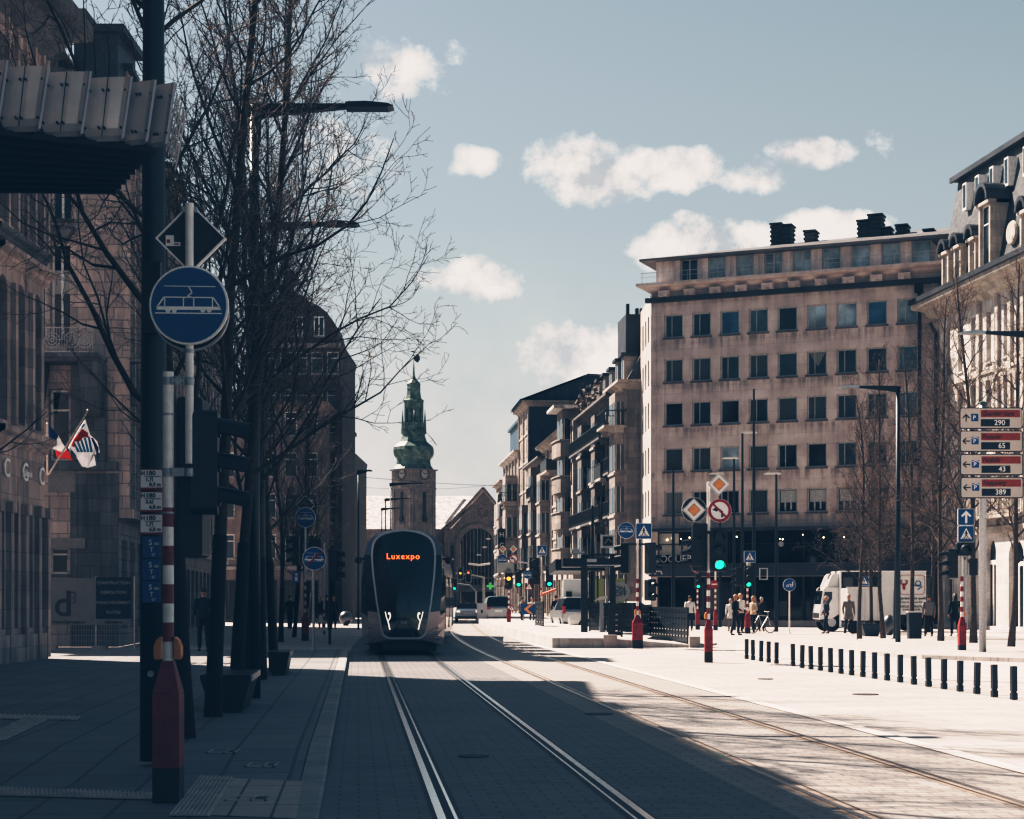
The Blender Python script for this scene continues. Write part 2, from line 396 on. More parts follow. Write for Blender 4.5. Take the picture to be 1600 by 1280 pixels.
def mth(op, a, b=None, c=None, clamp=False):
    n = N(nt, 'ShaderNodeMath', operation=op, use_clamp=clamp)
    for i, v in enumerate((a, b, c)):
        if v is None: continue
        if isinstance(v, (int, float)): n.inputs[i].default_value = v
        else: L(nt, v, n.inputs[i])
    return n.outputs[0]
yy = mth('MAXIMUM', sp.outputs[1], .02)
U = mth('DIVIDE', sp.outputs[0], yy); V = mth('DIVIDE', sp.outputs[2], yy)
uv = N(nt, 'ShaderNodeCombineXYZ'); L(nt, U, uv.inputs[0]); L(nt, V, uv.inputs[1])
n1 = noise(nt, uv.outputs[0], 9, 7, .6)
n2 = noise(nt, uv.outputs[0], 26, 6, .62)
nn = mth('ADD', mth('MULTIPLY', n1, .72), mth('MULTIPLY', n2, .28))
# fair-weather clouds: centre and half-size in slopes (u, v) off the street axis
CL = [((928,268),(108,64),1.05),((1030,262),(86,38),.9),((1280,238),(66,25),.72),((722,258),(62,30),.58),((728,80),(46,30),.62),((640,95),(110,50),.30),
      ((712,440),(84,38),.72),((1130,390),(170,50),1.0),((1300,358),(105,30),.9),((1400,220),(50,25),.30),((1185,278),(40,22),.25),((960,565),(130,60),.7),((620,260),(90,60),.25),
      ((1090,350),(50,20),.5)]
acc = None
for (px, py), (rx, ry), s_ in CL:
    du = mth('MULTIPLY', mth('SUBTRACT', U, (px-800)/FPX), FPX/rx); dv = mth('MULTIPLY', mth('SUBTRACT', V, (HY-py)/FPX), FPX/ry)
    d2 = mth('ADD', mth('MULTIPLY', du, du), mth('MULTIPLY', dv, dv))
    g_ = mth('MULTIPLY', mth('SUBTRACT', 1.25, d2), s_)
    acc = g_ if acc is None else mth('MAXIMUM', acc, g_)
acc = mth('MAXIMUM', acc, -1.4)
cl = mth('ADD', acc, mth('MULTIPLY', mth('SUBTRACT', nn, .505), 7.6))
mask = mth('MULTIPLY', mth('SUBTRACT', cl, .08), 1.5, None, True)
# soft veil of cloud low over the street
vlow = mth('SUBTRACT', 1.0, mth('MULTIPLY', mth('SUBTRACT', V, .03), 5.2), None, True)
usoft = mth('SUBTRACT', 1.05, mth('MULTIPLY', mth('ABSOLUTE', mth('ADD', U, .06)), 3.0), None, True)
veil = mth('MULTIPLY', mth('MULTIPLY', vlow, usoft), mth('ADD', .50, mth('MULTIPLY', n1, .9)), None, True)
mask2 = mth('MULTIPLY', mth('MAXIMUM', mth('MULTIPLY', mask, .92), mth('MULTIPLY', veil, 1.0)), 1.0, None, True)
side = mth('GREATER_THAN', sp.outputs[1], .03)
mask3 = mth('MULTIPLY', mask2, side)
body = ramp(nt, n2, [(.38, (4.3, 4.5, 4.8)), (.55, (8.6, 8.5, 8.4))])
# blue overhead turns hazy and paler toward the horizon and the left
hz = mth('MULTIPLY', mth('SUBTRACT', 1.0, mth('MULTIPLY', V, 2.2), None, True), .8)
skyc = mixc(nt, hz, hs.outputs[0], (4.1, 4.6, 4.7))
veilc = mixc(nt, mth('MULTIPLY', veil, side), skyc, ramp(nt, n1, [(.35, (4.9, 5.0, 5.1)), (.62, (6.2, 6.15, 6.1))]))
fin = mixc(nt, mth('MULTIPLY', mth('MULTIPLY', mask, .92), side), veilc, body)
L(nt, fin, bg.inputs[0]); bg.inputs[1].default_value = .052

sc.view_settings.view_transform = 'Standard'; sc.view_settings.look = 'None'; sc.view_settings.exposure = 0
# the photograph's print look: navy blacks and cream whites
sc.view_settings.use_curve_mapping = True
cm = sc.view_settings.curve_mapping
def curve(i, pts):
    c = cm.curves[i]
    while len(c.points) < len(pts): c.points.new(.5, .5)
    for p, (a, b) in zip(c.points, pts): p.location = (a, b); p.handle_type = 'AUTO_CLAMPED'
curve(0, [(0, .0015), (.02, .0170), (.05, .064), (.10, .215), (.20, .52), (.36, .84), (1, 1)])
curve(1, [(0, .0065), (.02, .0285), (.05, .073), (.10, .214), (.20, .50), (.36, .79), (1, .96)])
curve(2, [(0, .0132), (.02, .0410), (.05, .083), (.10, .218), (.20, .49), (.36, .765), (1, .94)])
cm.update()
sc.cycles.use_denoising = True; sc.cycles.max_bounces = 5; sc.cycles.diffuse_bounces = 3; sc.cycles.glossy_bounces = 3
sc.cycles.transparent_max_bounces = 4; sc.cycles.sample_clamp_indirect = 4

# ------------------------------------------------------------------ ground
def sheet(name, rows, mat, kind='structure', z=0.):
    """a ribbon between two lines given as (Y, xl, xr[, z])"""
    mb = MB(); vs = []
    for r in rows:
        zz = r[3] if len(r) > 3 else z
        vs += [(r[1], r[0], zz), (r[2], r[0], zz)]
    mb.add(vs, [(2*i, 2*i+1, 2*i+3, 2*i+2) for i in range(len(rows)-1)])
    return tag(mb.build(name, mat), kind=kind)
pav_plaza = paving('plaza_paving', (.46, .42, .40), .9, .45, .34, .10, .45, msize=.018)
pav_track = paving('shaded_track_setts', (.20, .195, .20), .30, .15, .42, .11, .28, msize=.012, off=.5)  # darker copy of the setts, shade over the near track put into its colour
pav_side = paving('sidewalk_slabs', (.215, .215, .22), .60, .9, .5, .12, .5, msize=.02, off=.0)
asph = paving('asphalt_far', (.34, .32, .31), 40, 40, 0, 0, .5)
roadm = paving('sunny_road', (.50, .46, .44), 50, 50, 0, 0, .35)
tag(MB().add([(-900,-200,-.02),(900,-200,-.02),(900,3000,-.02),(-900,3000,-.02)], [(0,1,2,3)]).build('ground', asph), kind='structure')
tag(MB().add([(-60,-12,-.008),(70,-12,-.008),(70,330,-.008),(-60,330,-.008)], [(0,1,2,3)]).build('plaza', pav_plaza), kind='structure')
YS = [-8, 0, 6, 12, 18, 24, 30, 36, 42, 46, 50, 54, 58, 62, 66, 72, 80, 90, 105, 120, 150, 180, 220]
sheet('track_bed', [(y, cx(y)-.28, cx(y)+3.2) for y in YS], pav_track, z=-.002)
sheet('track_bed', [(y, cx(y)+3.2, cx(y)+6.02) for y in YS], paving('sunlit_track_setts', (.33, .30, .285), .30, .15, .42, .11, .24, msize=.012), z=-.002)  # paler copy of the setts, sunlight past the shadow edge put into its colour
sheet('paving_band', [(y, sx(6.04, y), sx(6.26, y)) for y in (-8, 60)], paint('pale_band', (.62, .57, .54), .8, 0, .08, 1.5), z=.004)
# rails: polished head, dark groove, side mastic; all let into the setts
for tr in (0, 1):
    for k, t0 in enumerate((.632, 2.067) if tr == 0 else (3.69, 5.125)):
        s_ = 1 if k == 0 else -1
        root = thing('tram_rail', ['left polished rail of the near track running under the tram', 'right polished rail of the near track running under the tram',
              'left rail of the far track, beside the shadow edge', 'right rail of the far track, out in the sunlit paving'][tr*2+k], 'rail', (0,0,0))
        def rib(name, a, b, z, m):
            mb = MB(); vs = []
            for y in YS: vs += [(cx(y)+t0+a*s_, y, z), (cx(y)+t0+b*s_, y, z)]
            mb.add(vs, [((2*i, 2*i+1, 2*i+3, 2*i+2) if s_ > 0 else (2*i+1, 2*i, 2*i+2, 2*i+3)) for i in range(len(YS)-1)])
            mb.build(name, m, root)
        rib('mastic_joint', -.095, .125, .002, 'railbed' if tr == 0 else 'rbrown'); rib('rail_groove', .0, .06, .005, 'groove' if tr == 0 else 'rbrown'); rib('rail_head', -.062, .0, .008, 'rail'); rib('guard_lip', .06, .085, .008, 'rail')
def zs(Y): return .10 if Y > 17.2 else (.10 - (17.2-Y)/2.6*.075 if Y > 14.6 else .025)
YW = [-8, 2, 8, 11, 13, 14.6, 15.2, 16, 17.2, 18, 24, 30, 36, 42, 46, 50.6]
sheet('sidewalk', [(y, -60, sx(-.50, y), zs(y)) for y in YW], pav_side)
mb = MB(); vs = []
for y in YW: vs += [(sx(-.49,y), y, zs(y)+.003), (sx(-.31,y), y, zs(y)+.003), (sx(-.28,y), y, zs(y)-.01), (sx(-.28,y), y, -.05)]
mb.add(vs, [(4*i+j, 4*i+j+1, 4*i+j+5, 4*i+j+4) for i in range(len(YW)-1) for j in range(3)]); n_ = len(YW)-1
mb.add([(-60, 50.6, .1), (sx(-.28,50.6), 50.6, .1), (sx(-.28,50.6), 50.6, -.05), (-60, 50.6, -.05)], [(0,1,2,3)])
mb.mi = [0 if i % 3 < 2 or i >= 3*n_ else 1 for i in range(len(mb.f))]
kb = tag(mb.build('kerb', [masonry('kerb_stone', (.36,.345,.34), PI/2, 1.0, 3., .5, .03, .35, msize=.02), paint('kerb_face_shade', (.10,.10,.105), .9, 0, .3, 2.)]), kind='structure')  # dark upright face: shade on the kerb side put into its colour
# tactile paving, crossing slabs and flush covers let into the sidewalk
def gnd(px, py, z=.1):
    Y = gy(py, z); return (X(px, Y), Y)
def gquad(mb, pts, z, zf=None):
    vs = []
    for px, py in pts:
        Y = gy(py, .1)
        for _ in range(4): Y = gy(py, zs(Y))
        vs.append((X(px, Y), Y, zs(Y)+z))
    mb.add(vs, [tuple(range(len(vs)))])
mb = MB(); gquad(mb, [(286,1280),(462,1280),(320,1216.5),(314,1215),(280,1240)][:0] or [(328,1275),(463,1280),(474,1222),(364,1217)], .006); mb.build('crossing_slab', 'lav')
tag(bpy.data.objects['crossing_slab'], 'pale dropped-kerb slabs in front of the red and white post', 'paving slab')
mb = MB()
def tact(quad, n, z=.008, m2=4):
    (a, b, c, d) = [Vector(gnd(*q, z=.03 if q[1] > 1195 else .1)) for q in quad]   # near-left, near-right, far-right, far-left
    zz = lambda p: zs(p.y)+z
    mb.add([(p.x, p.y, zz(p)) for p in (a, b, c, d)], [(0,1,2,3)])
    for i in range(n):
        u0, u1 = (i+.25)/n, (i+.7)/n
        q = [a.lerp(b, u0), a.lerp(b, u1), d.lerp(c, u1), d.lerp(c, u0)]
        mb.add([(p.x, p.y, zz(p)) for p in q] + [(p.x, p.y, zz(p)+.012) for p in q], [(4,5,6,7),(0,1,5,4),(1,2,6,5),(2,3,7,6),(3,0,4,7)])
tact([(263,1275),(328,1276),(365,1217),(312,1215)], 9)
o1 = mb.build('tactile_strip', 'tactile'); tag(o1, 'square patch of ribbed tactile paving at the foot of the red and white post', 'tactile paving')
mb = MB(); tact([(-30,1243),(240,1250),(240,1240),(-30,1230)], 40)
tag(mb.build('tactile_strip', 'tactile'), 'long narrow ribbed tactile strip across the near sidewalk, left of the red post', 'tactile paving')
mb = MB(); tact([(-40,1161),(8,1158),(78,1124),(36,1124)], 8); tact([(-40,1124),(120,1126),(128,1121),(-40,1116)], 22)
tag(mb.build('tactile_strip', 'tactile'), 'L-shaped ribbed tactile strip at the far left of the sidewalk', 'tactile paving')
for (a, b, lb) in (((321,1168),(366,1175),'service cover with pale frame behind the red post, the left one'), ((382,1183),(428,1191),'service cover with pale frame near the kerb, the right one'), ((350,1245),(416,1252),'small service cover in the pale crossing slabs')):
    mb = MB(); z_ = .10 if a[1] < 1195 else .03
    p = Vector(gnd(a[0], b[1], z_)); q = Vector(gnd(b[0], b[1], z_)); dy = gy(a[1], z_) - p.y; zz = zs(p.y)+.012
    def fr(m_, x0, x1, y0, y1, z1): m_.box(x0, x1, y0, y1, zz-.01, z1)
    e = .018; fr(mb, p.x, q.x, p.y, p.y+e*3, zz); fr(mb, p.x, q.x, p.y+dy, p.y+dy+e*3, zz); fr(mb, p.x, p.x+e, p.y, p.y+dy, zz); fr(mb, q.x-e, q.x, p.y, p.y+dy, zz); fr(mb, q.x*.6+p.x*.4, q.x*.6+p.x*.4+e, p.y, p.y+dy, zz)
    o = mb.build('service_cover', 'tactile'); tag(o, lb, 'manhole cover')
    mb = MB(); mb.box(q.x*.55+p.x*.45, q.x-.02, p.y+.06, p.y+dy-.02, zz-.02, zz-.004); mb.build('grate', 'groove', o)
for i, (px, py, r_, lb) in enumerate(((740,1182,.16,'small round cover between the near rails'), (936,1116,.20,'round iron cover in the sunlit setts between the tracks'), (1352,1085,.22,'round iron cover in the pale plaza, behind the shadow edge'), (1196,1061,.16,'small square-set cover near the bollards'))):
    Y_ = gy(py); mb = MB(); mb.lathe([(r_,-.02),(r_,.010),(r_*.9,.012)], 24); o = mb.build('manhole_cover', 'railbed'); o.location = (X(px, Y_), Y_, 0); tag(o, lb, 'manhole cover')
# right: road between the bollards and the far sidewalk, with its kerb
def g0(px, py): Y = gy(py); return (X(px, Y), Y)
mb = MB(); pts = [g0(1150,1022), g0(1260,1032), g0(1420,1060), (14, 28), (40, 28), (40, 50), g0(1600,1034), g0(1400,1028), g0(1260,1012), g0(1150,1006)]
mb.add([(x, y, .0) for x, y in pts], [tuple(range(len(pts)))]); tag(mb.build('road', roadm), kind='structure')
mb = MB(); a, b = Vector(g0(1395,1022)), Vector(g0(1640,1033)); c_, d_ = Vector(g0(1420,1029)), Vector(g0(1700,1039))
pts = [g0(1340,1022), g0(1440,1030), g0(1600,1035.5), (26, 43.0), (45, 43.), (45, 66), g0(1340,1003)]
mb.add([(x, y, .11) for x, y in pts]+[(x, y, -.01) for x, y in pts], [tuple(range(len(pts)))]+[(i, i+len(pts), (i+1)%len(pts)+len(pts), (i+1)%len(pts)) for i in range(len(pts))])
tag(mb.build('pavement', pav_plaza), kind='structure')
mb = MB()
for a, b in (((1175,1014),(1420,1030)),((1440,1048),(1640,1068))):
    p, q = Vector(g0(*a)), Vector(g0(*b)); n_ = Vector((-(q-p).y, (q-p).x)).normalized()*.06
    mb.add([(v.x, v.y, .006) for v in (p-n_, q-n_, q+n_, p+n_)], [(0,1,2,3)])
tag(mb.build('road_marking', paint('worn_road_line', (.66,.62,.6), .7)), kind='structure')
# raised tram platform across the tracks
EDGE = [(863,1012), (800,997), (740,984), (700,974)]
pe = [Vector(g0(*p)) for p in EDGE]
pe = [Vector((1.32, 56)), Vector((-.9, 86)), Vector((-2.2, 112)), Vector((-3.4, 150))]
PR = [Vector((3.3, 56)), Vector((3.4, 60)), Vector((3.6, 86)), Vector((2.6, 112)), Vector((1.4, 150))]
mb = MB(); top = [(*v, .32) for v in pe] + [(*v, .32) for v in reversed(PR)]; n_ = len(top)
mb.add(top + [(x, y, -.02) for x, y, z in top], [tuple(range(n_-1, -1, -1))] + [(i, (i+1) % n_, n_+(i+1) % n_, n_+i) for i in range(n_)])
# ramp down towards the camera on the right, flanked by a low step
mb.add([(3.3,56,.30),(6.2,56.6,.06),(7.2,60,.06),(5.0,66,.30),(3.4,64,.315),(3.3,56,-.02),(6.2,56.6,-.02),(7.2,60,-.02)], [(0,1,2,3,4),(0,5,6,1),(1,6,7,2)])
tag(mb.build('tram_platform', masonry('platform_granite', (.50,.45,.42), PI/2, 1.1, 2., .35, .08, .4)), 'low pale granite tram platform beside the far track', 'platform')
for b_ in ((3.0,3.45,55.9,56.35,-.01,.42),(5.85,6.2,56.2,56.6,-.01,.36)): MB().box(*b_).build('end_block', 'granite', bpy.data.objects['tram_platform'])
MB().box(1.9,2.95,55.93,55.99,.20,.27).build('ledge', 'granite', bpy.data.objects['tram_platform'])

# ------------------------------------------------------------------ facades
_WC = {}
def wmesh(w_, h, style, fm, pm, sill='stone', rev=.22):
    key = (round(w_, 3), round(h, 3), style, fm, pm, sill)
    if key in _WC: return _WC[key]
    mb = MB(); f = min(.14 if 'W' in style else .085, w_*.12); y0, y1 = rev-.06, rev
    mb.box(0, f, y0, y1, 0, h); mb.box(w_-f, w_, y0, y1, 0, h); mb.box(f, w_-f, y0, y1, 0, f); mb.box(f, w_-f, y0, y1, h-f, h)
    if 'T' in style: mb.box(w_/2-f*.5, w_/2+f*.5, y0+.004, y1, f, h-f)
    if 'H' in style: mb.box(f, w_-f, y0+.002, y1, h*.70, h*.70+f*.8)
    if 'L' in style: mb.box(f+w_*.28, f*1.6+w_*.28, y0+.002, y1, f, h-f)
    mb.cur = 1
    if sill: mb.box(-.08, w_+.08, -.09, rev-.062, -.10, -.002)
    fr = mb.mesh('window_frame', [fm, sill or fm])
    pb = MB()
    if pm == 'drape':                      # dark glass with a parted white drape
        pb.box(f, w_-f, rev-.03, rev-.02, f, h-f); pb.cur = 1
        pb.prism([(f, h-f), (w_-f, h-f), (w_*.52, h*.35)], rev-.036, rev-.032)
        pn = pb.mesh('pane', ['glass', 'cur1'])
    elif pm == 'poster':
        pb.box(f, w_-f, rev-.03, rev-.02, f, h-f); pb.cur = 1; pb.box(w_*.12, w_*.92, rev-.036, rev-.032, h*.42, h*.92); pb.cur = 2
        for q in (.36, .66): pb.box(w_*q-.05, w_*q+.05, rev-.042, rev-.038, h*.12, h*.72); pb.lathe([(.001,-.001),(.055,0),(.001,.001)], 8, (w_*q, rev-.040, h*.76), 'y')
        pn = pb.mesh('pane', ['glass', 'blind', 'gframe'])
    else:
        pb.box(f, w_-f, rev-.03, rev-.02, f, h-f); pn = pb.mesh('pane', pm)
    _WC[key] = (fr, pn); return fr, pn
def window(root, s, z, w_, h, style='T', fm='gframe', pm='glass', sill='stonedk', y=0., rz=0., rev=.22):
    fr, pn = wmesh(w_, h, style, fm, pm, sill, rev)
    a = inst(fr, 'window', root, (s, y, z), rz); inst(pn, 'pane', a); return a
def wall(root, w_, H, ops, mat, depth=12., rev=.22, name='wall', z0=0., arches=(), top=True, y=0., x0=0., revmat=None):
    mb = MB()
    xs = sorted({0., w_, *[v for o in ops for v in (o[0], o[0]+o[2])]}); zz = sorted({z0, H, *[v for o in ops for v in (o[1], o[1]+o[3])]})
    xs = [x for x in xs if -1e-6 <= x <= w_+1e-6]; zz = [z for z in zz if z0-1e-6 <= z <= H+1e-6]
    ins = lambda x, z: any(o[0] < x < o[0]+o[2] and o[1] < z < o[1]+o[3] for o in ops)
    for i in range(len(xs)-1):
        j = 0
        while j < len(zz)-1:
            if xs[i+1]-xs[i] < 1e-5 or ins((xs[i]+xs[i+1])/2, (zz[j]+zz[j+1])/2): j += 1; continue
            k = j
            while k+1 < len(zz)-1 and not ins((xs[i]+xs[i+1])/2, (zz[k+1]+zz[k+2])/2): k += 1
            mb.add([(x0+xs[i],y,zz[j]),(x0+xs[i+1],y,zz[j]),(x0+xs[i+1],y,zz[k+1]),(x0+xs[i],y,zz[k+1])], [(0,1,2,3)]); j = k+1
    for a, b, c, d in ops:
        a += x0
        mb.add([(a,y,b),(a+c,y,b),(a+c,y,b+d),(a,y,b+d),(a,y+rev,b),(a+c,y+rev,b),(a+c,y+rev,b+d),(a,y+rev,b+d)], [(0,1,5,4),(1,2,6,5),(2,3,7,6),(3,0,4,7)])
    for a, b, c, d in arches:              # round the heads of these openings: fill the spandrels
        a += x0; r = c/2; zc = b+d-r
        arc = [(a+r+r*math.cos(PI*i/12), zc+r*math.sin(PI*i/12)) for i in range(13)]
        for seg, cor in ((arc[:7], (a+c, b+d)), (arc[6:], (a, b+d))):
            for p, q in zip(seg, seg[1:]):
                mb.add([(cor[0],y+.002,cor[1]),(p[0],y+.002,p[1]),(q[0],y+.002,q[1])], [(0,2,1)]); mb.add([(p[0],y+.002,p[1]),(q[0],y+.002,q[1]),(q[0],y+rev,q[1]),(p[0],y+rev,p[1])], [(0,1,2,3)])
    if depth:
        w2 = x0+w_
        mb.add([(x0,y,z0),(w2,y,z0),(w2,depth,z0),(x0,depth,z0),(x0,y,H),(w2,y,H),(w2,depth,H),(x0,depth,H)], [(1,2,6,5),(2,3,7,6),(3,0,4,7)] + ([(4,5,6,7)] if top else []))
    return mb.build(name, mat, root)
def cornice(root, w_, z, d=.5, h=.5, mat='creamd', name='cornice', x0=-.0, ret=True, dep=12.):
    mb = MB(); s_ = [(0,0),(d*.35,h*.25),(d*.5,h*.5),(d*.85,h*.62),(d,h*.7),(d,h)]
    e = d if ret else 0
    for (a, b), (c, f) in zip(s_, s_[1:]):
        mb.add([(x0-a*ret,-a,z+b),(x0+w_+a*ret,-a,z+b),(x0+w_+c*ret,-c,z+f),(x0-c*ret,-c,z+f)], [(0,1,2,3)])
        if ret:
            mb.add([(x0+w_+a,-a,z+b),(x0+w_+a,dep,z+b),(x0+w_+c,dep,z+f),(x0+w_+c,-c,z+f)], [(0,1,2,3)]); mb.add([(x0-a,-a,z+b),(x0-a,dep,z+b),(x0-c,dep,z+f),(x0-c,-c,z+f)], [(0,3,2,1)])
    mb.add([(x0-e,-d,z+h),(x0+w_+e,-d,z+h),(x0+w_+e,dep if ret else 0,z+h),(x0-e,dep if ret else 0,z+h)], [(0,1,2,3)])
    return mb.build(name, mat, root)
def balcony(root, s0, s1, z, d=.9, mat='stonedk', rail='fence', solid=False, y=0.):
    mb = MB(); mb.box(s0, s1, y-d, y, z-.16, z); mb.box(s0+.1, s0+.3, y-d*.8, y, z-.5, z-.161); mb.box(s1-.3, s1-.1, y-d*.8, y, z-.5, z-.161)
    o = mb.build('balcony', mat, root)
    r = MB()
    if solid: r.box(s0, s1, y-d, y-d+.1, z+.001, z+.95); r.box(s0, s0+.1, y-d+.1, y, z+.001, z+.95); r.box(s1-.1, s1, y-d+.1, y, z+.001, z+.95); r.box(s0-.03, s1+.03, y-d-.04, y-d+.13, z+.951, z+1.02)
    else:
        r.box(s0, s1, y-d, y-d+.05, z+.9, z+.96); r.box(s0, s0+.05, y-d+.05, y, z+.9, z+.96); r.box(s1-.05, s1, y-d+.05, y, z+.9, z+.96); r.box(s0, s1, y-d+.01, y-d+.04, z+.08, z+.12)
        n = max(3, int((s1-s0)/.16))
        for i in range(n): x = s0+.03+(s1-s0-.06)*i/(n-1); r.box(x-.015, x+.015, y-d+.01, y-d+.04, z, z+.9)
        for i in range(1, 6): r.box(s0+.01, s0+.04, y-d+d*i/6, y-d+d*i/6+.03, z, z+.9); r.box(s1-.04, s1-.01, y-d+d*i/6, y-d+d*i/6+.03, z, z+.9)
    r.build('railing', rail, o); return o
def bldg(name, label, A, B, group=None):
    A, B = Vector(A), Vector(B); d = B-A
    return thing(name, label, 'building', (A.x, A.y, 0), math.atan2(d.y, d.x), group), d.length
rnd = random.Random(7)

# ---- the big six-storey block on the right
A = Vector((8.5, 104)); dd = Vector((.918, -.396)); big, W = bldg('apartment_block', 'pinkish six-storey apartment block with rows of square windows and a flat overhanging roof', A, A+dd*17.5)
def sof(px):                                # photo column -> distance along this front
    k = (px-800)/FPX; return (k*A.y - A.x)/(dd.x - k*dd.y)
cols = [sof(x) for x in (1038,1083,1127,1172,1217,1262,1309,1355,1402)]
pitch = (cols[-1]-cols[0])/8; c0 = cols[0]; ww = 1.16
rows = [(17.45,1.42),(14.75,1.42),(12.12,1.42),(9.35,1.42),(6.72,1.42)]
ops = [(c0+i*pitch, z, ww, h) for i in range(9) for z, h in rows]
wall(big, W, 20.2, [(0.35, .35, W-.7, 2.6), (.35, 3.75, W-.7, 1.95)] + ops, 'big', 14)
pm = {0:['glass','glass','glassb','glass2','glass','glassg','glassg','glassb','glassg'], 1:['cur2','cur2','glass','cur2','glass','drape','glass','glass','glass2'],
      2:['glass','glass','glass','glass','cur2','cur2','glass','glass','glass2'], 3:['cur2','cur2','glassg','cur2','glass','glass','glass','glass','glass'],
      4:['cur1','glass','glass','cur2','poster','poster','poster','glass','glass']}
for r_, (z, h) in enumerate(rows):
    for i in range(9): window(big, c0+i*pitch, z, ww, h, 'L' if rnd.random() < .5 else '1', 'gframe', pm[r_][i], 'stonedk')
mb = MB()                                    # thin concrete courses between the storeys and sooty bands
for z, h in rows: mb.box(0, W, -.02, -.001, z-.42, z-.36)
mb.box(0, W, -.05, -.001, 5.72, 6.05); mb.box(0,.3,-.04,-.001,6.3,20.1)
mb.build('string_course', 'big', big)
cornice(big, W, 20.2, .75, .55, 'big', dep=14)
mb = MB(); mb.box(-.3, W+.3, -.34, -.002, 19.62, 19.9)
mb.build('gutter_band', 'zincd', big)
for i in range(11):
    s_ = .6+i*1.6
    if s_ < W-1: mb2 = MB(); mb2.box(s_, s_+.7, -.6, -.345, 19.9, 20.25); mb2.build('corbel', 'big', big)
# set-back attic storey
at_ops = [(sof(1056)+i*pitch*.995, 21.35-.55, 1.1, 1.55) for i in range(9)]
wall(big, W-.9, 22.5, at_ops, masonry('attic_render', (.66,.54,.50), R(-23.3), 3, 3, .1, .05, .6), 12, z0=20.7, name='attic_wall', y=.9, x0=.9 if False else 0.)
for i, (a, b, c, d) in enumerate(at_ops): window(big, a, b, c, d, 'T' if i in (0, 3, 4) else '1', 'gframe', 'glassg' if i else 'glass', None, y=.9)
mb = MB(); x0, x1, y0, y1, zb = -.9, W+.3, .30, 13.5, 22.3; q = 5.2
mb.add([(x0,y0,zb),(x1,y0,zb),(x1,y1,zb),(x0,y1,zb),(x0,y0,zb+.14),(x1,y0,zb+.14),(x1,y1,zb+.14),(x0,y1,zb+.14),(x0+q,y0+6.5,zb+1.65),(x1,y0+6.5,zb+1.9)],
       [(0,3,2,1),(0,1,5,4),(1,2,6,5),(2,3,7,6),(3,0,4,7),(4,5,9,8),(5,6,9),(6,7,8,9),(7,4,8)])
for i in range(60):
    s_ = x0+.3+i*.3
    if s_ < x1-.1 and s_ > x0+q*.8: mb.add([(s_,y0,zb+.16),(s_+.03,y0,zb+.16),(s_+.03,y0+3.5,zb+1.08),(s_,y0+3.5,zb+1.08)], [(0,1,2,3)])
mb.build('roof', ['zincm'], big)
mb = MB(); mb.box(-.5, W+.5, -.62, -.6, 21.35, 21.38); mb.box(-.5, W+.5, -.62, -.6, 21.1, 21.115)
for i in range(20): mb.box(-.4+i*.95, -.38+i*.95, -.62, -.6, 20.75, 21.35)
mb.build('terrace_railing', 'galv', big)
for (xa, xb, yt, yb) in ((1208,1222,351,388),(1223,1238,353,388),(1260,1275,362,381),(1343,1360,346,378),(1360,1379,337,374),(1381,1392,357,374),(1403,1418,353,371),(1446,1459,360,372)):
    sd_ = lambda q_: ((q_-800)/FPX*(104+3.76)-8.5-1.62)/(.918+.396*(q_-800)/FPX)
    s0, s1 = sd_(xa), sd_(xb); Yc = 104-.396*s0+3.76; z1 = Z(yt, Yc); z0_ = 22.9
    mb = MB(); mb.box(s0, s1, 3.6, 4.6, z0_, z1-.25)
    nb = int((z1-z0_)/.28)
    for j in range(nb): mb.box(s0-.06, s1+.06, 3.54, 4.66, z1-.2-.28*j-.12, z1-.2-.28*j)
    mb.box(s0-.1, s1+.1, 3.5, 4.7, z1-.12, z1-.02)
    mb.build('chimney', 'zincd' if yt != 362 else 'stonedk', big)
# downpipe, glazed mezzanine and shop floor
mb = MB(); sd = sof(1437); mb.tube([(sd,-.12,6.2),(sd,-.12,19.5)], .09, 8); mb.tube([(sd,-.12,19.4),(sd-.35,-.25,19.9)], .09, 8); mb.box(sd-.25,sd+.2,-.3,-.02,19.1,19.6); mb.build('downpipe', 'blackm', big)
mb = MB(); mb.box(.35, W-.35, .35, .37, .35, 2.95); mb.build('shop_glazing', 'shopglass', big)
mb = MB(); mb.box(.35, W-.35, .35, .37, 3.75, 5.7); mb.build('mezzanine_glazing', 'shopglass', big)
mb = MB()
for i in range(12):
    s_ = .35+i*1.5; mb.box(s_-.04, s_+.04, .25, .349, 3.75, 5.7)
    if i % 2 == 0: mb.box(s_-.09, s_+.09, .18, .348, .35, 2.95)
mb.box(.35, W-.35, .28, .347, 4.9, 4.95)
mb.build('mullion', 'blackm', big)
mb = MB(); mb.box(-.1, W+.1, -.28, -.002, 2.98, 3.72); mb.box(-.1, W+.1, -.9, -.002, 5.70, 5.86); mb.build('shop_fascia', 'zincd', big)
mb = MB(); mb.box(sof(1020), sof(1058), .33, .345, 4.3, 5.6); mb.build('lit_poster', 'blind', big)
rb = random.Random(3)
for px in (1040,1048,1062,1075,1149,1216,1221,1253,1285,1317,1395): 
    mb = MB(); s_ = sof(px); mb.lathe([(.0,-.05),(.05,0),(0,.05)], 8, (s_, .30, 5.3+rb.uniform(-.15,.15))); mb.build('pendant_lamp', 'lbulb', big)
mb = MB()
for i in range(14): s_ = sof(1048+i*1.8); mb.box(s_, s_+.06, .30, .34, 4.25+rb.uniform(0,.1), 4.75+rb.uniform(0,.2))
mb.build('bottle_display', 'blind', big)
text('DROGUERIE', .62, (sof(1052), -.03, 4.02), 'gframe', big, rz=0); text('DA', .8, (sof(1024), -.30, 3.35), 'gframe', big)
for s_ in (sof(1180), sof(1215), sof(1250)):      # dim figures and goods behind the shop glass
    mb = MB(); mb.box(s_, s_+.5, .30, .345, .6, 1.5); mb.build('window_display', 'cur2', big)
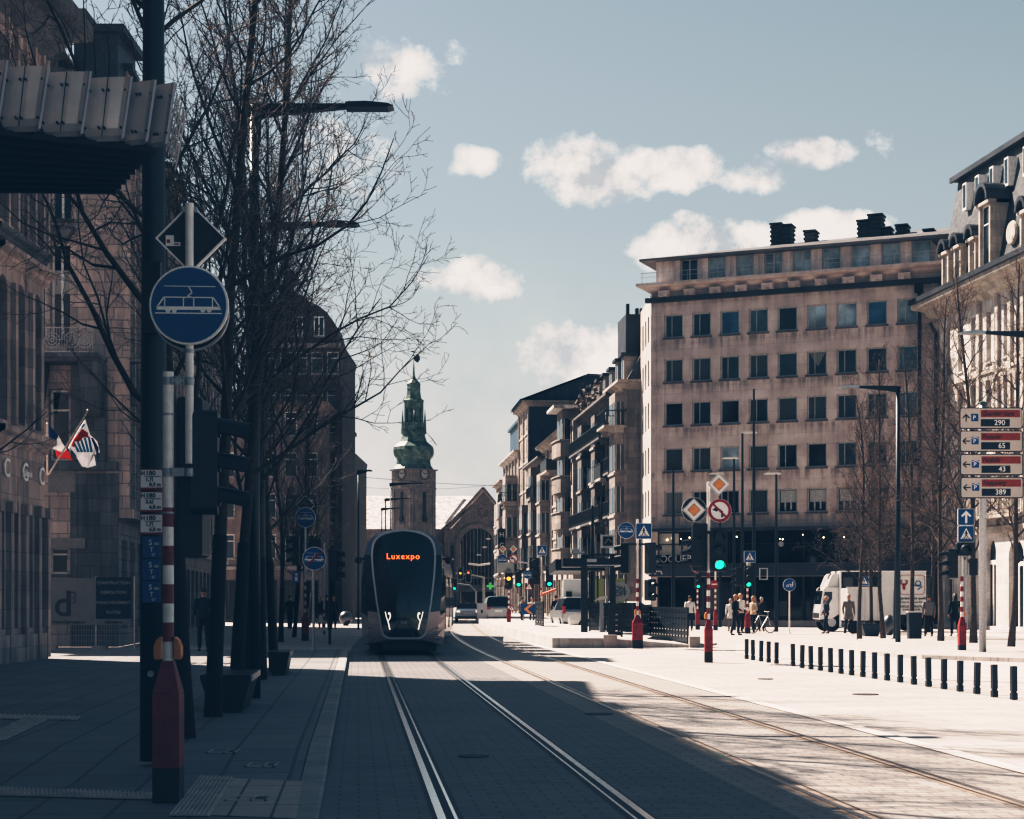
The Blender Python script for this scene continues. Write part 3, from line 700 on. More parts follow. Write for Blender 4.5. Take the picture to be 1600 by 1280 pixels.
mb = MB(); s_ = sof(1222); mb.box(s_, s_+.06, -.3, 0, 4.8, 4.86); mb.lathe([(.16,-.04),(.16,.04)], 14, (s_+.03, -.35, 4.85), 'y'); mb.build('round_bracket_sign', 'galv', big)
# the narrow sunlit flank of the block
fk, W2 = Vector((8.37,110.6)), Vector((8.5,104))
flank = thing('flank_wall', None, None, (fk.x, fk.y, 0), math.atan2((W2-fk).y, (W2-fk).x)); del_ = flank
fw = (W2-fk).length
fo = [(1.2+i*1.75, z, .75, h+.2) for i in range(3) for z, h in rows]
wall(flank, fw-.03, 20.2, fo, 'bigside', 0, y=-.03)
for a, b, c, d in fo: window(flank, a, b, c, d, '1', 'gframe', 'glass', None, y=-.03)
mw = flank.matrix_basis.copy()
flank.parent = big; flank.location = (0,0,0)
bpy.context.view_layer.update()
flank.matrix_basis = big.matrix_basis.inverted() @ mw

# ---- limestone building with mansard roof at the right edge
A = Vector((24.0, 96.5)); Bv = Vector((24+.131*26, 70.5)); man, W = bldg('mansard_building', 'sunlit cream limestone building with steep slate mansard roof and dormers', A, Bv)
dm = (Bv-A).normalized()
def som(px, d=dm, A_=A): k = (px-800)/FPX; return (k*A_.y - A_.x)/(d.x - k*d.y)
bays = [som(x) for x in (1478,1497,1517,1541,1553,1568,1587,1610,1632)]; wb = .62
rws = [(6.2,2.6),(9.6,3.3),(14.0,2.7)]
ops = [(s_, z, wb, h) for s_ in bays for z, h in rws]
dor = [(som(1538), .2, 1.5, 4.6), (som(1476), .2, 1.3, 3.6), (som(1576), .2, 1.8, 4.4), (som(1612), .2, 1.8, 4.4), (som(1640), .2, 1.8, 4.4)]
wall(man, W, 17.6, ops+dor, 'cream', 16, arches=dor, rev=.4)
for a, b, c, d in ops: window(man, a, b, c, d, 'H', 'wframe', 'glass', 'creamd', rev=.4)
for a, b, c, d in dor:
    mb = MB(); mb.box(a, a+c, .34, .38, b, b+d); o = mb.build('shop_door', 'shopglass', man)
    mb = MB(); mb.box(a+c*.30, a+c*.36, .28, .335, b, b+d*.72); mb.box(a+c*.62, a+c*.68, .28, .335, b, b+d*.72); mb.box(a+.05, a+c-.05, .28, .335, b+d*.7, b+d*.75)
    for i in range(5): mb.box(a+c*.72, a+c*.9, .30, .335, b+1.2+i*.42, b+1.45+i*.42)
    mb.build('door_frame', 'wframe', o)
mb = MB()                                     # pilasters, string courses and carved brackets
for s_ in [0.05, som(1531), som(1560), som(1580), som(1600)]: mb.box(s_-.12, s_+.22, -.16, -.002, 5.3, 17.4)
mb.box(0, W, -.30, -.002, 5.0, 5.35); mb.box(0, W, -.12, -.002, 9.0, 9.15); mb.box(0, W, -.12, -.002, 13.4, 13.55)
for s_ in bays: mb.box(s_-.1, s_+wb+.1, -.22, -.002, 8.9, 9.1); mb.box(s_-.1, s_+wb+.1, -.25, -.003, 13.0, 13.2); mb.frus(s_+wb/2, -.12, 12.4, 13.0, .12, .10, .2, .14)
mb.build('stone_trim', 'creamd', man)
cornice(man, W, 17.3, 1.1, 1.15, 'creamd', dep=16)
for s0, s1 in ((som(1530), som(1600)),): balcony(man, s0, s1, 5.9, .8, 'creamd', 'creamd')
mb = MB(); zr, ze = 25.2, 18.45               # mansard
ys0, ys1 = .0, 1.25
mb.add([(0,ys0,ze),(W,ys0,ze),(W,ys1,zr),(.12,ys1,zr),(0,14,ze),(.12,13,zr),(W,13,zr)], [(0,1,2,3),(4,0,3,5),(3,2,6,5)])
mb.box(-.1, W, .95, 13.5, zr+.001, zr+.22); mb.build('mansard_roof', 'slate', man)
mb = MB(); mb.box(-.12, W, .8, .95, zr-.05, zr+.24); mb.box(-1.1, W, -1.25, -1.1, 18.35, 18.62); mb.build('gutter', 'zincd', man)
def dormer(s_, z, w_, h, big_=False):
    yf = -.15 if not big_ else -.35; yb = (z+h-ze)/(zr-ze)*1.25+.6
    mb = MB(); r = w_/2
    mb.box(s_-.16, s_, yf, yb, z, z+h); mb.box(s_+w_, s_+w_+.16, yf, yb, z, z+h); mb.box(s_-.28, s_+w_+.28, yf-.12, yf+.3, z+h+.0, z+h+.16)
    o = mb.build('dormer', 'creamd', man)
    mb = MB()
    for k in range(10):
        a0_, a1_ = PI*k/10, PI*(k+1)/10; ro = r+.3; ri = r+.1; zc = z+h+.16
        P = [(s_+r+q*math.cos(a), yv, zc+q*math.sin(a)*1.15) for a in (a0_, a1_) for q in (ri, ro) for yv in (yf-.25, yb)]
        mb.add(P, [(0,2,6,4),(2,3,7,6),(0,4,5,1)])
    mb.prism([(s_+r+(r+.1)*math.cos(PI*k/10), z+h+.16+(r+.1)*1.15*math.sin(PI*k/10)) for k in range(11)], yf+.1, yf+.2)
    mb.build('dormer_hood', 'zincd', o)
    window(man, s_, z, w_, h, 'H', 'wframe', 'glass', None, y=yf+.12, rev=.1)
for px in (1477, 1496, 1519): dormer(som(px), 18.75, .62, 2.0)
dormer(som(1541), 18.75, 1.15, 3.4, True)
for px in (1600, 1622): dormer(som(px), 18.75, .62, 2.0)
for px in (1489, 1508, 1530, 1553, 1582, 1606):
    s_ = som(px); mb = MB(); mb.box(s_, s_+.5, .55, 1.4, 23.0, 24.5); mb.cur = 1; mb.box(s_+.08, s_+.42, .53, .548, 23.15, 24.4); mb.build('roof_window', ['wframe', 'glass'], man)
mb = MB(); s_ = som(1566); mb.lathe([(.55,-.1),(.62,0),(.55,.1)], 20, (s_+1.0, .1, 20.2), 'y'); mb.build('oval_dormer', 'creamd', man)
mb = MB(); mb.tube([(.35,-.18,.2),(.35,-.18,16.6),(.25,-.5,17.2)], .1, 8); mb.build('downpipe', 'blackm', man)
# ---- the row of old houses down the right side of the street
def rowY(px): return 17.4/((px-800)/FPX+.0901)
def row(name, label, Y0, Y1, H, mat, nw, floors, roof='flat', off=0., rowz=None, group='old town houses down the right side of the avenue', wwid=.9, seed=0, pan=('glass','glass2','cur2')):
    t = 17.4+off
    r, W = bldg(name, label, (sx(t, Y1), Y1), (sx(t, Y0), Y0), group); q = random.Random(seed)
    fh = (H-4.2)/floors; p = W/nw
    ops = [(p*(i+.5)-wwid/2, 4.2+fh*f+.55, wwid, fh*.62) for i in range(nw) for f in range(floors)]
    gops = [(p*(i+.5)-p*.38, .3, p*.76, 3.0) for i in range(nw)]
    wall(r, W, H, ops+gops, mat, 13)
    for a, b, c, d in ops: window(r, a, b, c, d, 'TH', 'wframe' if q.random() < .6 else 'bframe', q.choice(pan), 'row3')
    for a, b, c, d in gops: mb = MB(); mb.box(a, a+c, .18, .2, b, b+d); mb.cur = 1; mb.box(a+c*.5-.03, a+c*.5+.03, .12, .179, b, b+d); mb.build('shop_window', ['shopglass','bframe'], r)
    mb = MB()
    for f in range(floors+1): mb.box(0, W, -.10, -.002, 4.1+fh*f-.08, 4.1+fh*f+.12)
    for i in range(nw+1): mb.box(min(W-.25, max(0, p*i-.12)), min(W, max(.25, p*i+.13)), -.17, -.003, .1, H-.2)
    mb.build('stone_trim', 'row3' if q.random() < .6 else mat, r)
    cornice(r, W, H-.4, .7, .6, 'row3' if q.random() < .5 else mat, dep=13)
    if roof == 'mansard':
        mb = MB(); mb.add([(0,0,H+.2),(W,0,H+.2),(W,1.6,H+3.),(0,1.6,H+3.),(W,11,H+3.),(0,11,H+3.),(W,13,H+.2),(0,13,H+.2)], [(0,1,2,3),(3,2,4,5),(1,6,4,2),(7,0,3,5)]); mb.build('mansard_roof', 'slate', r)
        for i in range(nw):
            s_ = p*(i+.5); mb = MB(); mb.box(s_-.55, s_+.55, -.05, 1.4, H+.25, H+1.9); mb.cur = 1; mb.box(s_-.7, s_+.7, -.25, 1.6, H+1.9, H+2.1); mb.cur = 2; mb.box(s_-.32, s_+.32, -.07, -.052, H+.5, H+1.7); mb.build('dormer', ['row3','zincd','glass'], r)
    elif roof == 'pitch':
        mb = MB(); mb.add([(-.3,-.9,H+.15),(W+.3,-.9,H+.15),(W+.3,6,H+2.2),(-.3,6,H+2.2),(W+.3,13.5,H+.15),(-.3,13.5,H+.15)], [(0,1,2,3),(3,2,4,5),(1,4,2),(5,0,3),(0,5,4,1)]); mb.build('roof', 'zinc', r)
    return r, W, fh, p
def bay(r, s0, s1, d, z0, z1, mat, fh, wins=True, rail=None, curved=False):
    """a projecting bay with windows on its front and on its side toward the camera"""
    mb = MB(); n = 6 if curved else 1
    if curved:
        pts = [(s0, 0), (s0, -d*.4)] + [(s0+(s1-s0)*(.5-.5*math.cos(PI*k/8)), -d*.4-d*.6*math.sin(PI*k/8)) for k in range(1, 8)] + [(s1, -d*.4), (s1, 0)]
    else: pts = [(s0, 0), (s0, -d), (s1, -d), (s1, 0)]
    k = len(pts); zz = z0; first = True
    mb.add([(x,y,z0) for x,y in pts]+[(x,y,z1) for x,y in pts], [(i, i+1, k+i+1, k+i) for i in range(k-1)]+[tuple(range(k-1,-1,-1)), tuple(range(k,2*k))])
    o = mb.build('bay', mat, r)
    nf = max(1, int(round((z1-z0)/fh)))
    for f in range(nf):
        zb = z0+.5+f*(z1-z0)/nf; hh = (z1-z0)/nf*.6
        mb = MB(); mb.box(s1+.004, s1+.02, -d*.92 if not curved else -d*.38, -d*.12, zb, zb+hh); mb.cur = 1
        for q in ((.92,.88),(.54,.50),(.16,.12)): mb.box(s1+.021, s1+.05, -d*q[0], -d*q[1], zb, zb+hh)
        mb.build('side_window', ['glass','wframe'], r)
        if not curved:
            mb = MB(); mb.box(s0+.15, s1-.15, -d-.02, -d-.004, zb, zb+hh); mb.cur = 1; mb.box((s0+s1)/2-.04, (s0+s1)/2+.04, -d-.05, -d-.021, zb, zb+hh); mb.build('front_window', ['glass','wframe'], r)
        mb = MB(); mb.add([(x,y*1.1-.02,zb-.32) for x,y in pts]+[(x,y*1.1-.02,zb-.16) for x,y in pts], [(i, i+1, k+i+1, k+i) for i in range(k-1)]+[tuple(range(k-1,-1,-1)), tuple(range(k,2*k))]); mb.build('bay_moulding', 'row3', r)
    return o
def loggia(r, W, s0, s1, d, z, h, mat):
    """curved solid balcony standing well proud of the wall"""
    mb = MB(); n = 10; arc = [(s0, 0)] + [(s0+(s1-s0)*k/n, -d*math.sin(PI*min(1,max(0,(k/n*.5+.5)))) if False else -d*(1-((k/n))**4*.15) if k else -d*.5) for k in range(0, n+1)] + [(s1+.15, -d*.45), (s1+.15, 0)]
    k = len(arc)
    mb.add([(x,y,z) for x,y in arc]+[(x,y,z+h) for x,y in arc], [(i, i+1, k+i+1, k+i) for i in range(k-1)]+[tuple(range(k-1,-1,-1)), tuple(range(k,2*k))])
    o = mb.build('balcony', mat, r)
    mb = MB(); mb.add([(x+.05*(1 if x > s0 else -1),y*1.06,z+h+.002) for x,y in arc]+[(x+.05*(1 if x > s0 else -1),y*1.06,z+h+.09) for x,y in arc], [(i, i+1, k+i+1, k+i) for i in range(k-1)]+[tuple(range(k-1,-1,-1)), tuple(range(k,2*k))]); mb.build('balcony_cap', 'row3', o)

ra, W, fh, p = row('town_house', 'brown stone flats with small balconies, directly beside the big apartment block', 110.7, 116, 15.6, 'row1', 2, 4, 'mansard', seed=1)
bay(ra, W-2.6, W-.05, .75, 4.0, 15.0, 'row1', fh)
balcony(ra, W-3.2, W+.1, 12.9, 1.5, 'row3'); balcony(ra, 0, W-2.8, 10.1, .8); balcony(ra, 0, W-2.8, 7.2, .8)
mb = MB(); mb.box(.6, W-1.2, .15, 1.75, 15.8, 20.3); mb.cur = 1
for i in range(3): mb.box(W-2.2, W-1.8, .9+i*.3, 1.1+i*.3, 20.3, 20.8)
mb.box(W-2.2, W-1.9, .3, .5, 20.3, 21.1); mb.build('chimney_stack', ['zincd','blackm'], ra)
rb_, W, fh, p = row('town_house', 'ornate dark town house with sooty balconies and planted roof terrace', 116, 134, 15.4, 'row2', 6, 4, 'mansard', seed=2, wwid=1.1)
bay(rb_, W-5.2, W-3.2, .9, 4.1, 14.5, 'row2', fh); bay(rb_, 5.5, 7.8, .9, 4.1, 14.5, 'row2', fh)
for f in (1, 3): balcony(rb_, 1, W-.6, 4.2+fh*f+.1, 1.0, 'stonedk')
balcony(rb_, W-6.5, W-.4, 4.2+fh*2+.1, .9, 'row3', solid=True)
mb = MB(); mb.box(0.05, 1.6, -.75, 0, .1, 15.5); mb.build('corner_pier', 'row3', rb_)
for f in range(4): mb = MB(); mb.box(.35, 1.1, -.76, -.752, 4.9+fh*f, 6.7+fh*f); mb.build('pier_window', 'glass', rb_)
rp = random.Random(5); mb = MB()
for i in range(170):
    a, b, c = rp.uniform(1, 12), rp.uniform(-.6, .4), rp.gauss(0, .28)
    u = Vector((rp.gauss(0,1), rp.gauss(0,1), rp.gauss(0,1))).normalized()*.17; v_ = u.orthogonal().normalized()*.13; o_ = Vector((a, b, 16.2+abs(c)*2))
    mb.add([o_-u, o_+v_, o_+u, o_-v_], [(0,1,2,3)])
mb.build('terrace_planting', paint('rusty_planting', (.16,.12,.10), .9, 0, .6, 3), rb_)
rc, W, fh, p = row('town_house', 'cream house with big curved balconies stacked up its near corner', 134, 160, 15.6, 'row3', 7, 4, 'pitch', seed=3, wwid=1.3)
for f in range(4): loggia(rc, W, W-4.5, W-.3, 1.75, 4.3+fh*f, 1.25, 'row1')
bay(rc, W-4.3, W-.5, 1.3, 4.2, 16.6, 'row1', fh); bay(rc, 3, 6, 1.0, 4.2, 13, 'row1', fh)
balcony(rc, 8, 13, 4.2+fh*3, 1.2, 'row3', solid=True)
mb = MB(); mb.box(W-4.6, W+.2, -2.1, 0, 16.6, 16.85); mb.build('bay_roof', 'roofpale', rc)
rd, W, fh, p = row('town_house', 'low dark house squeezed between the curved balconies and the blue gable', 160, 173.5, 14.8, 'row2', 4, 3, 'flat', seed=4)
bay(rd, W-3, W-.3, 1.2, 4.2, 14, 'row2', fh); bay(rd, 1, 3.5, 1.1, 4.2, 11, 'row2', fh); balcony(rd, W-4, W, 11.2, 1.3, 'stonedk')
re_, W, fh, p = row('town_house', 'tall plain grey house with a blue sheet-clad gable wall', 173.6, 184, 21.6, 'row1', 2, 6, 'none', seed=5, wwid=.5)
mb = MB(); mb.prism([(W+.01, 0)]*0 or [(0,0),(14,0),(14,24.2),(6,24.4),(0,22.3)], 0, .1)
gb = mb.build('clad_gable', masonry('blue_sheet_metal', (.03,.06,.095), 0, .45, 60, .45, .12, .35), re_); gb.location = (W+.02, -.02, 0); gb.rotation_euler = (0,0,PI/2-math.atan(-ST)+math.atan(-ST)); 
mb = MB(); mb.add([(-.3,-1.0,21.9),(W+.35,-1.0,21.9),(W+.35,6,24.6),(-.3,6,24.6),(W+.35,14.2,24.2),(-.3,14.2,24.2)], [(0,1,2,3),(3,2,4,5)]); mb.add([(-.3,-1.0,21.7),(W+.35,-1.0,21.7),(W+.35,6,24.4),(-.3,6,24.4)], [(0,3,2,1)]); mb.box(W+.2,W+.34,-1.0,-.85,21.65,21.95); mb.build('roof', 'bluewall', re_)
rf, W, fh, p = row('town_house', 'pale stone house with stepped top floor and glazed balcony, beyond the blue gable', 184.1, 203, 17.5, 'row1', 5, 4, 'flat', seed=6)
mb = MB(); mb.box(2, W, .5, 10, 17.6, 21.2); mb.box(2, W, .2, 10, 21.2, 21.5); mb.build('penthouse', 'bluewall', rf)
bay(rf, W-4, W-.4, 1.5, 4.2, 15, 'row1', fh); balcony(rf, W-4.5, W-.2, 12.2, 2.0, 'row3'); bay(rf, 3, 6, 1.2, 4.2, 14, 'row1', fh)
rg, W, fh, p = row('town_house', 'farthest ornate house of the right-hand row, before the station gable', 203.1, 213, 15.6, 'row1', 4, 4, 'flat', seed=7)
bay(rg, W-4, W-.4, .9, 4.2, 13, 'row1', fh); bay(rg, 1, 3.5, .5, 4.2, 13, 'row2', fh)

# ---- left side: near corner building
A = Vector((-8.05, -6)); B = Vector((-11.77, 38.6)); B2 = Vector((-11.70, 42.7))
b1, W1 = bldg('corner_building', 'warm sandstone corner building with arched windows at the left edge', B, B2)
W1 = (B2-B).length
asp = 1.32; aw = .62
def s1(px): k = (px-800)/FPX; d = (B2-B).normalized(); return (k*B.y-B.x)/(d.x-k*d.y)
ar = [(s1(x)-aw/2, 5.75, aw, 3.35) for x in (5, 33, 59)]
up = [(s1(x)-.3, 10.35, .55, 4.3) for x in (2, 17, 31, 45, 58)]
lo = [(s1(x)-.28, .9, .5, 3.0) for x in (2, 24, 47, 64)]
wall(b1, W1, 15.6, ar+up+lo, 'stoneb1', 0, arches=ar, rev=.3)
for a, b, c, d in ar+up: window(b1, a, b, c, d, 'H', 'bframe', 'glass', None, rev=.3)
for a, b, c, d in lo: window(b1, a, b, c, d, '1', 'bframe', 'shopglass', None, rev=.3)
mb = MB()
for s_ in [s1(x) for x in (-8, 12, 36, 56, 70)]: mb.box(s_-.12, s_+.12, -.12, -.002, .15, 3.85); mb.box(s_-.15, s_+.15, -.18, -.003, 3.6, 3.86)
mb.box(0, W1, -.10, -.002, .0, .75); mb.build('stone_trim', 'stoneb1', b1); mb = MB()
for s_ in [s1(x) for x in (19, 46)]: mb.box(s_-.1, s_+.1, -.12, -.002, 5.7, 9.0)
for s_ in [s1(x) for x in (9, 24, 38, 51, 64, 71)]: mb.box(s_-.07, s_+.07, -.10, -.002, 10.2, 15.1)
mb.build('stone_trim', 'stoneb1', b1)
cornice(b1, W1, 5.15, .32, .42, 'stoneb1', 'ledge', ret=False); cornice(b1, W1, 9.35, .32, .38, 'stoneb1', 'ledge', ret=False); cornice(b1, W1, 9.85, .22, .3, 'stonedk', 'ledge', ret=False)
cornice(b1, W1, 15.1, 1.0, 1.1, 'stonedk', 'cornice', dep=8)
wn, Wn = Vector(B), (B-A).length                # its long street front, up beside the camera
ang = math.atan2((B-A).y, (B-A).x) - b1.rotation_euler.z
mb = MB(Matrix.Rotation(ang, 4, 'Z') @ Matrix.Translation((-Wn, 0, 0)))
mb.box(0, Wn-.02, 0, 9, 0, 15.7); mb.box(0, Wn, -.9, 9, 15.7, 16.1)
for i in range(9): mb.box(2+i*5, 3.6+i*5, -.3, 4, 16.1, 17.3)
mb.box(Wn-.1, Wn+3.6, 1.0, 9, 0, 15.5)
mb.build('street_front', 'stoneb1', b1)
mb = MB(); mb.add([(0,0,0),(6,0,0),(6,0,15.6),(0,0,15.6)], [(0,1,2,3)]); o = mb.build('side_wall', 'stoneb1', b1); o.location = (W1, .0, 0); o.rotation_euler = (0,0,PI/2)
for x, s_ in ((8, 'C'), (37, 'G'), (63, 'C')):  # shop lettering standing off the wall
    text(s_, .62, (s1(x), -.035, 4.62), 'ltext', b1, sx_=1.0, ext=.02)
text('allerie', .24, (s1(41.5), -.035, 4.62), 'ltext', b1, ext=.02)
# flags on the corner
def flag(label, base, tip, kind, drop):
    r = thing('flag', label, 'flag', base, 0, 'flags on the corner building'); mb = MB(); t = Vector(tip)-Vector(base); mb.tube([(0,0,0), tuple(t)], [.025,.018], 8); mb.lathe([(.0,0),(.035,.03),(0,.07)], 8, tuple(t)); mb.build('flagpole', 'beige', r)
    for (pts, m) in drop:
        mb = MB(); vs = [(Vector(at(px, py, base[1]+yo))-Vector(base)) for px, py, yo in pts]
        mb.add([tuple(v) for v in vs]+[(v.x, v.y+.012, v.z) for v in vs], [tuple(range(len(vs))), tuple(range(2*len(vs)-1, len(vs)-1, -1))]); mb.build('cloth', m, r)
YF = 43.1
b0 = at(76,742,YF)
flag('flag with red emblem over blue and white stripes, the right one', tuple(b0), tuple(at(137,643,YF)), 0,
     [([(133,655,0),(120,675,.02),(106,700,.03),(118,712,.02),(128,729,.04),(137,731,.06),(150,727,.05),(147,711,0),(156,707,.03),(152,690,.05),(141,680,.02)], 'flagw')] +
     [([(124,676,-.02),(128,670,-.03),(137,676,-.02),(138,684,-.03),(130,683,-.03),(124,690,-.02),(116,690,-.02),(116,699,-.02),(111,697,-.02),(115,686,-.02)], 'flagr')] +
     [([(113+i*6,690-i*2,-.012),(116+i*6,690-i*2,-.012),(125+i*5,706,-.012),(121+i*5,707,-.012)], 'flagl') for i in range(5)] +
     [([(131,662,-.012),(133,664,-.012),(128,669,-.012),(126,668,-.012)], 'flagl'), ([(142,684,-.012),(145,684,-.012),(154,700,-.012),(153,725,-.012),(150,705,-.012)], 'flagb'), ([(108,697,-.02),(112,703,-.02),(122,716,-.02),(112,707,-.02)], 'flagb')])
flag('blue, white and red flag hanging limp, the left one', tuple(at(74,742,YF+.3)), tuple(at(74,664,YF+.3)), 0,
     [([(76,663,0),(84,672,0),(91,680,.02),(87,690,.02),(82,701,0),(77,699,0)], 'flagb'), ([(91,680,.02),(97,692,.0),(104,702,.02),(99,708,0),(86,703,0),(82,701,0),(87,690,.02)], 'flagw'), ([(86,703,0),(99,708,0),(104,702,.02),(110,713,.02),(114,721,0),(103,716,.02),(90,717,0)], 'flagr')])

# ---- left: block-stone building across the side street
A = Vector((-24, 57.0)); B = Vector((sx(-8.0,57.), 57.0))
b2, Wa = bldg('balcony_building', 'sandstone block building with white-framed windows and an iron corner balcony', A, B); Y2 = 57.
def s2(px): return X(px, Y2) - A.x
def z2(py): return Z(py, Y2)
op = [(s2(78), z2(343), s2(112)-s2(78), 2.2), (s2(78), z2(532), s2(110)-s2(78), 3.3), (s2(76), z2(720), s2(108)-s2(76), 2.4), (s2(76), z2(897), s2(105)-s2(76), .9)]
op2 = [(s2(30), z2(343), .9, 2.2), (s2(30), z2(532), .9, 3.3), (s2(0), z2(343), .9, 2.2)]
wall(b2, Wa, 17.2, op+op2, 'stoneb2', 0, rev=.35)
for i, (a, b, c, d) in enumerate(op+op2): window(b2, a, b, c, d, 'WT' if i < 2 else 'WH', 'wframe', 'shopglass', 'stonedk', rev=.35)
mb = MB(); mb.box(s2(80), s2(112), .30, .34, z2(457), z2(420)); mb.build('roller_shutter', 'blind', b2)
mb = MB(); mb.box(s2(70), s2(118), -.35, -.002, z2(362), z2(355)); mb.frus(s2(95), -.2, z2(378), z2(362)-.001, .25, .15, .48, .2); mb.build('window_ledge', 'stonedk', b2)
mb = MB(); mb.box(s2(60), s2(168), -1.35, -.002, z2(566), z2(560)); mb.box(s2(60), s2(166), -1.2, -.002, z2(571), z2(566)-.002); mb.frus(s2(66)+.05, -.5, z2(640), z2(571)-.002, .12, .15, .2, .5); mb.frus(s2(150), -.55, z2(655), z2(571)-.002, .25, .3, .32, .54); ob = mb.build('balcony', 'stonedk', b2)
mb = MB(); mb.box(s2(114), s2(168), -.30, -.002, z2(721), z2(572)); mb.build('dark_bay', 'stonedk', b2)
mb = MB()
for zz in (z2(521), z2(558)): mb.box(s2(60), s2(160), -1.33, -1.3, zz-.03, zz)
for i in range(26): x = s2(62)+i*.083; mb.box(x, x+.015, -1.325, -1.305, z2(558), z2(521)-.03)
for cxx in (s2(98), s2(128), s2(148)):
    for rr in (.26, .16, .07): mb.ring([(cxx+a, z2(541)+b) for a, b in circ(rr, 16)], [(cxx+a, z2(541)+b) for a, b in circ(rr-.025, 16)], -1.335, -1.30)
for i in range(8): mb.box(s2(160)-.02, s2(160), -1.3+i*.17, -1.28+i*.17, z2(558), z2(521))
mb.box(s2(160)-.03, s2(160), -1.3, 0, z2(521)-.03, z2(521))
mb.build('railing', 'galv', ob)
db_ = paint('dim_board', (.24,.22,.21), .7); mb = MB(); mb.box(s2(76), s2(118), -.06, -.002, z2(769), z2(733)); mb.build('sign_board', db_, b2); mb = MB(); mb.box(s2(72), s2(134), -.10, -.003, z2(857), z2(841)); mb.build('sign_board', db_, b2)
for b_ in ((0, Wa, -.30, -.002, z2(735), z2(722)), (Wa-1.6, Wa, -.05, -.002, 0, z2(740)), (s2(118), s2(122), -.08, -.002, 0, z2(740))): MB().box(*b_).build('stone_trim', 'stonedk', b2)
cornice(b2, Wa, 16.7, .8, .9, 'stonedk', dep=1)
mb = MB(); mb.box(s2(112), Wa-.1, .3, 3, 17.5, 20.6); mb.box(s2(108), Wa+.15, .1, 3.3, 20.6, 20.85); mb.cur = 1; mb.box(s2(104), s2(128), .5, 2, 20.85, 21.5)
mb.build('attic', ['zincd','stonedk'], b2)
A = Vector((sx(-8.0,57.), 57)); B = Vector((sx(-8.0,78), 78)); sd = thing('street_wall', None, None, (0,0,0)); sd.parent = b2; sd.location = (Wa, 0, 0); sd.rotation_euler = (0,0,math.atan2((B-A).y,(B-A).x)); Ws = (B-A).length
so_ = [(.9+i*1.5, z, .75, h) for i in range(13) for z, h in ((5.2,2.3),(9.0,2.8),(13.2,2.6))]; so_ += [(.8+i*2.1, .6, 1.3, 3.0) for i in range(9)]
wall(sd, Ws, 17.2, so_, 'stoneb2', 0, rev=.4)
for a, b, c, d in so_: window(sd, a, b, c, d, 'H', 'bframe', 'shopglass', None, rev=.4)
mb = MB()
for i in range(14): mb.box(.15+i*1.5-.12, .15+i*1.5+.14, -.35, -.002, 4.6, 16.6)
mb.box(0, Ws, -.5, -.003, 4.3, 4.6); mb.box(0, Ws, -.3, -.003, 8.3, 8.5); mb.box(0, Ws, -.3, -.003, 12.5, 12.7); mb.build('stone_trim', 'stoneb2', sd)
cornice(sd, Ws, 16.7, .8, .9, 'stonedk', dep=8, ret=False); balcony(sd, .2, 5, 8.6, 1.2, 'stonedk'); balcony(sd, 7, 12, 12.8, 1.1, 'stonedk')
mb = MB(); mb.add([(0,0,17.5),(Ws,0,17.5),(Ws,1.8,19.9),(0,1.8,19.9),(Ws,9,19.9),(0,9,19.9)], [(0,1,2,3),(3,2,4,5)]); mb.build('mansard_roof', 'slate', sd)
for i in range(6): mb = MB(); mb.box(1.5+i*3.3, 3.0+i*3.3, -.1, 2.0, 17.55, 19.7); mb.cur = 1; mb.box(1.3+i*3.3, 3.2+i*3.3, -.3, 2.2, 19.7, 19.9); mb.cur = 2; mb.box(1.9+i*3.3, 2.6+i*3.3, -.12, -.102, 17.9, 19.3); mb.build('dormer', ['stoneb2','zincd','glass'], sd)
# ---- left: terrace behind the tree row, the cross-street block, the gabled brick house, its neighbour
def simple(name, label, A, B, H, mat, nw, fl, base=3.8, depth=12., ws=.9, style='H', fm='wframe', pan=('glass','cur2'), seed=0, rail=False, cd=.5):
    r, W = bldg(name, label, A, B, 'houses behind the left-hand trees'); q = random.Random(seed); fh = (H-base)/fl; p = W/nw
    ops = [(p*(i+.5)-ws/2, base+fh*f+.7, ws, fh*.6) for i in range(nw) for f in range(fl)]; g = [(p*(i+.5)-p*.36, .2, p*.72, base-1.0) for i in range(nw)]
    wall(r, W, H, ops+g, mat, depth)
    for a, b, c, d in ops: window(r, a, b, c, d, style, fm, q.choice(pan), 'row3')
    for a, b, c, d in g: window(r, a, b, c, d, 'T', 'bframe', 'shopglass', None)
    cornice(r, W, H-.4, cd, .6, mat, dep=depth)
    mb = MB(); mb.box(0, W, -.2, -.002, base-.1, base+.15); mb.build('string_course', 'row3', r)
    return r, W, fh, p
simple('terrace_house', 'dark street terrace glimpsed between the left tree trunks', (sx(-8.1,78.2),78.2), (sx(-8.1,104),104), 17.5, 'row1', 12, 4, seed=11)
b3, W, fh, p = simple('terrace_house', 'terracotta-coloured block closing the view behind the tree trunks', (-24, 122), (-13.6, 122), 15.5, 'warmwall', 7, 4, seed=12)
b4, W, fh, p = simple('gabled_house', 'tall dark brick house with curved gable, right of the last left-hand trees', (X(385,128), 128), (X(532,128), 128), 20.6, 'brick', 6, 6, seed=13, cd=.12)
mb = MB(); g = [(0,20.81),(W-.2,20.81),(W-.25,21.6),(W-.5,22.4),(W-1.0,23.1),(W-1.6,23.6),(W-2.3,23.9),(W-2.9,24.4),(W-3.9,24.7),(W-4.8,24.3),(W-5.5,23.4),(0,23.2)]
mb.prism(g, 0, 6); mb.build('gable', 'brick', b4)
for s_ in (W-3.6, W-2.0): window(b4, s_, 21.3, .8, 1.5, 'T', 'wframe', 'glass', 'row3', y=-.15, rev=.12)
mb = MB(); mb.box(W-4.4,W-3.7,1,2,24.4,26.2); mb.box(W-4.5,W-3.6,.9,2.1,26.2,26.4); mb.build('chimney', 'stonedk', b4)
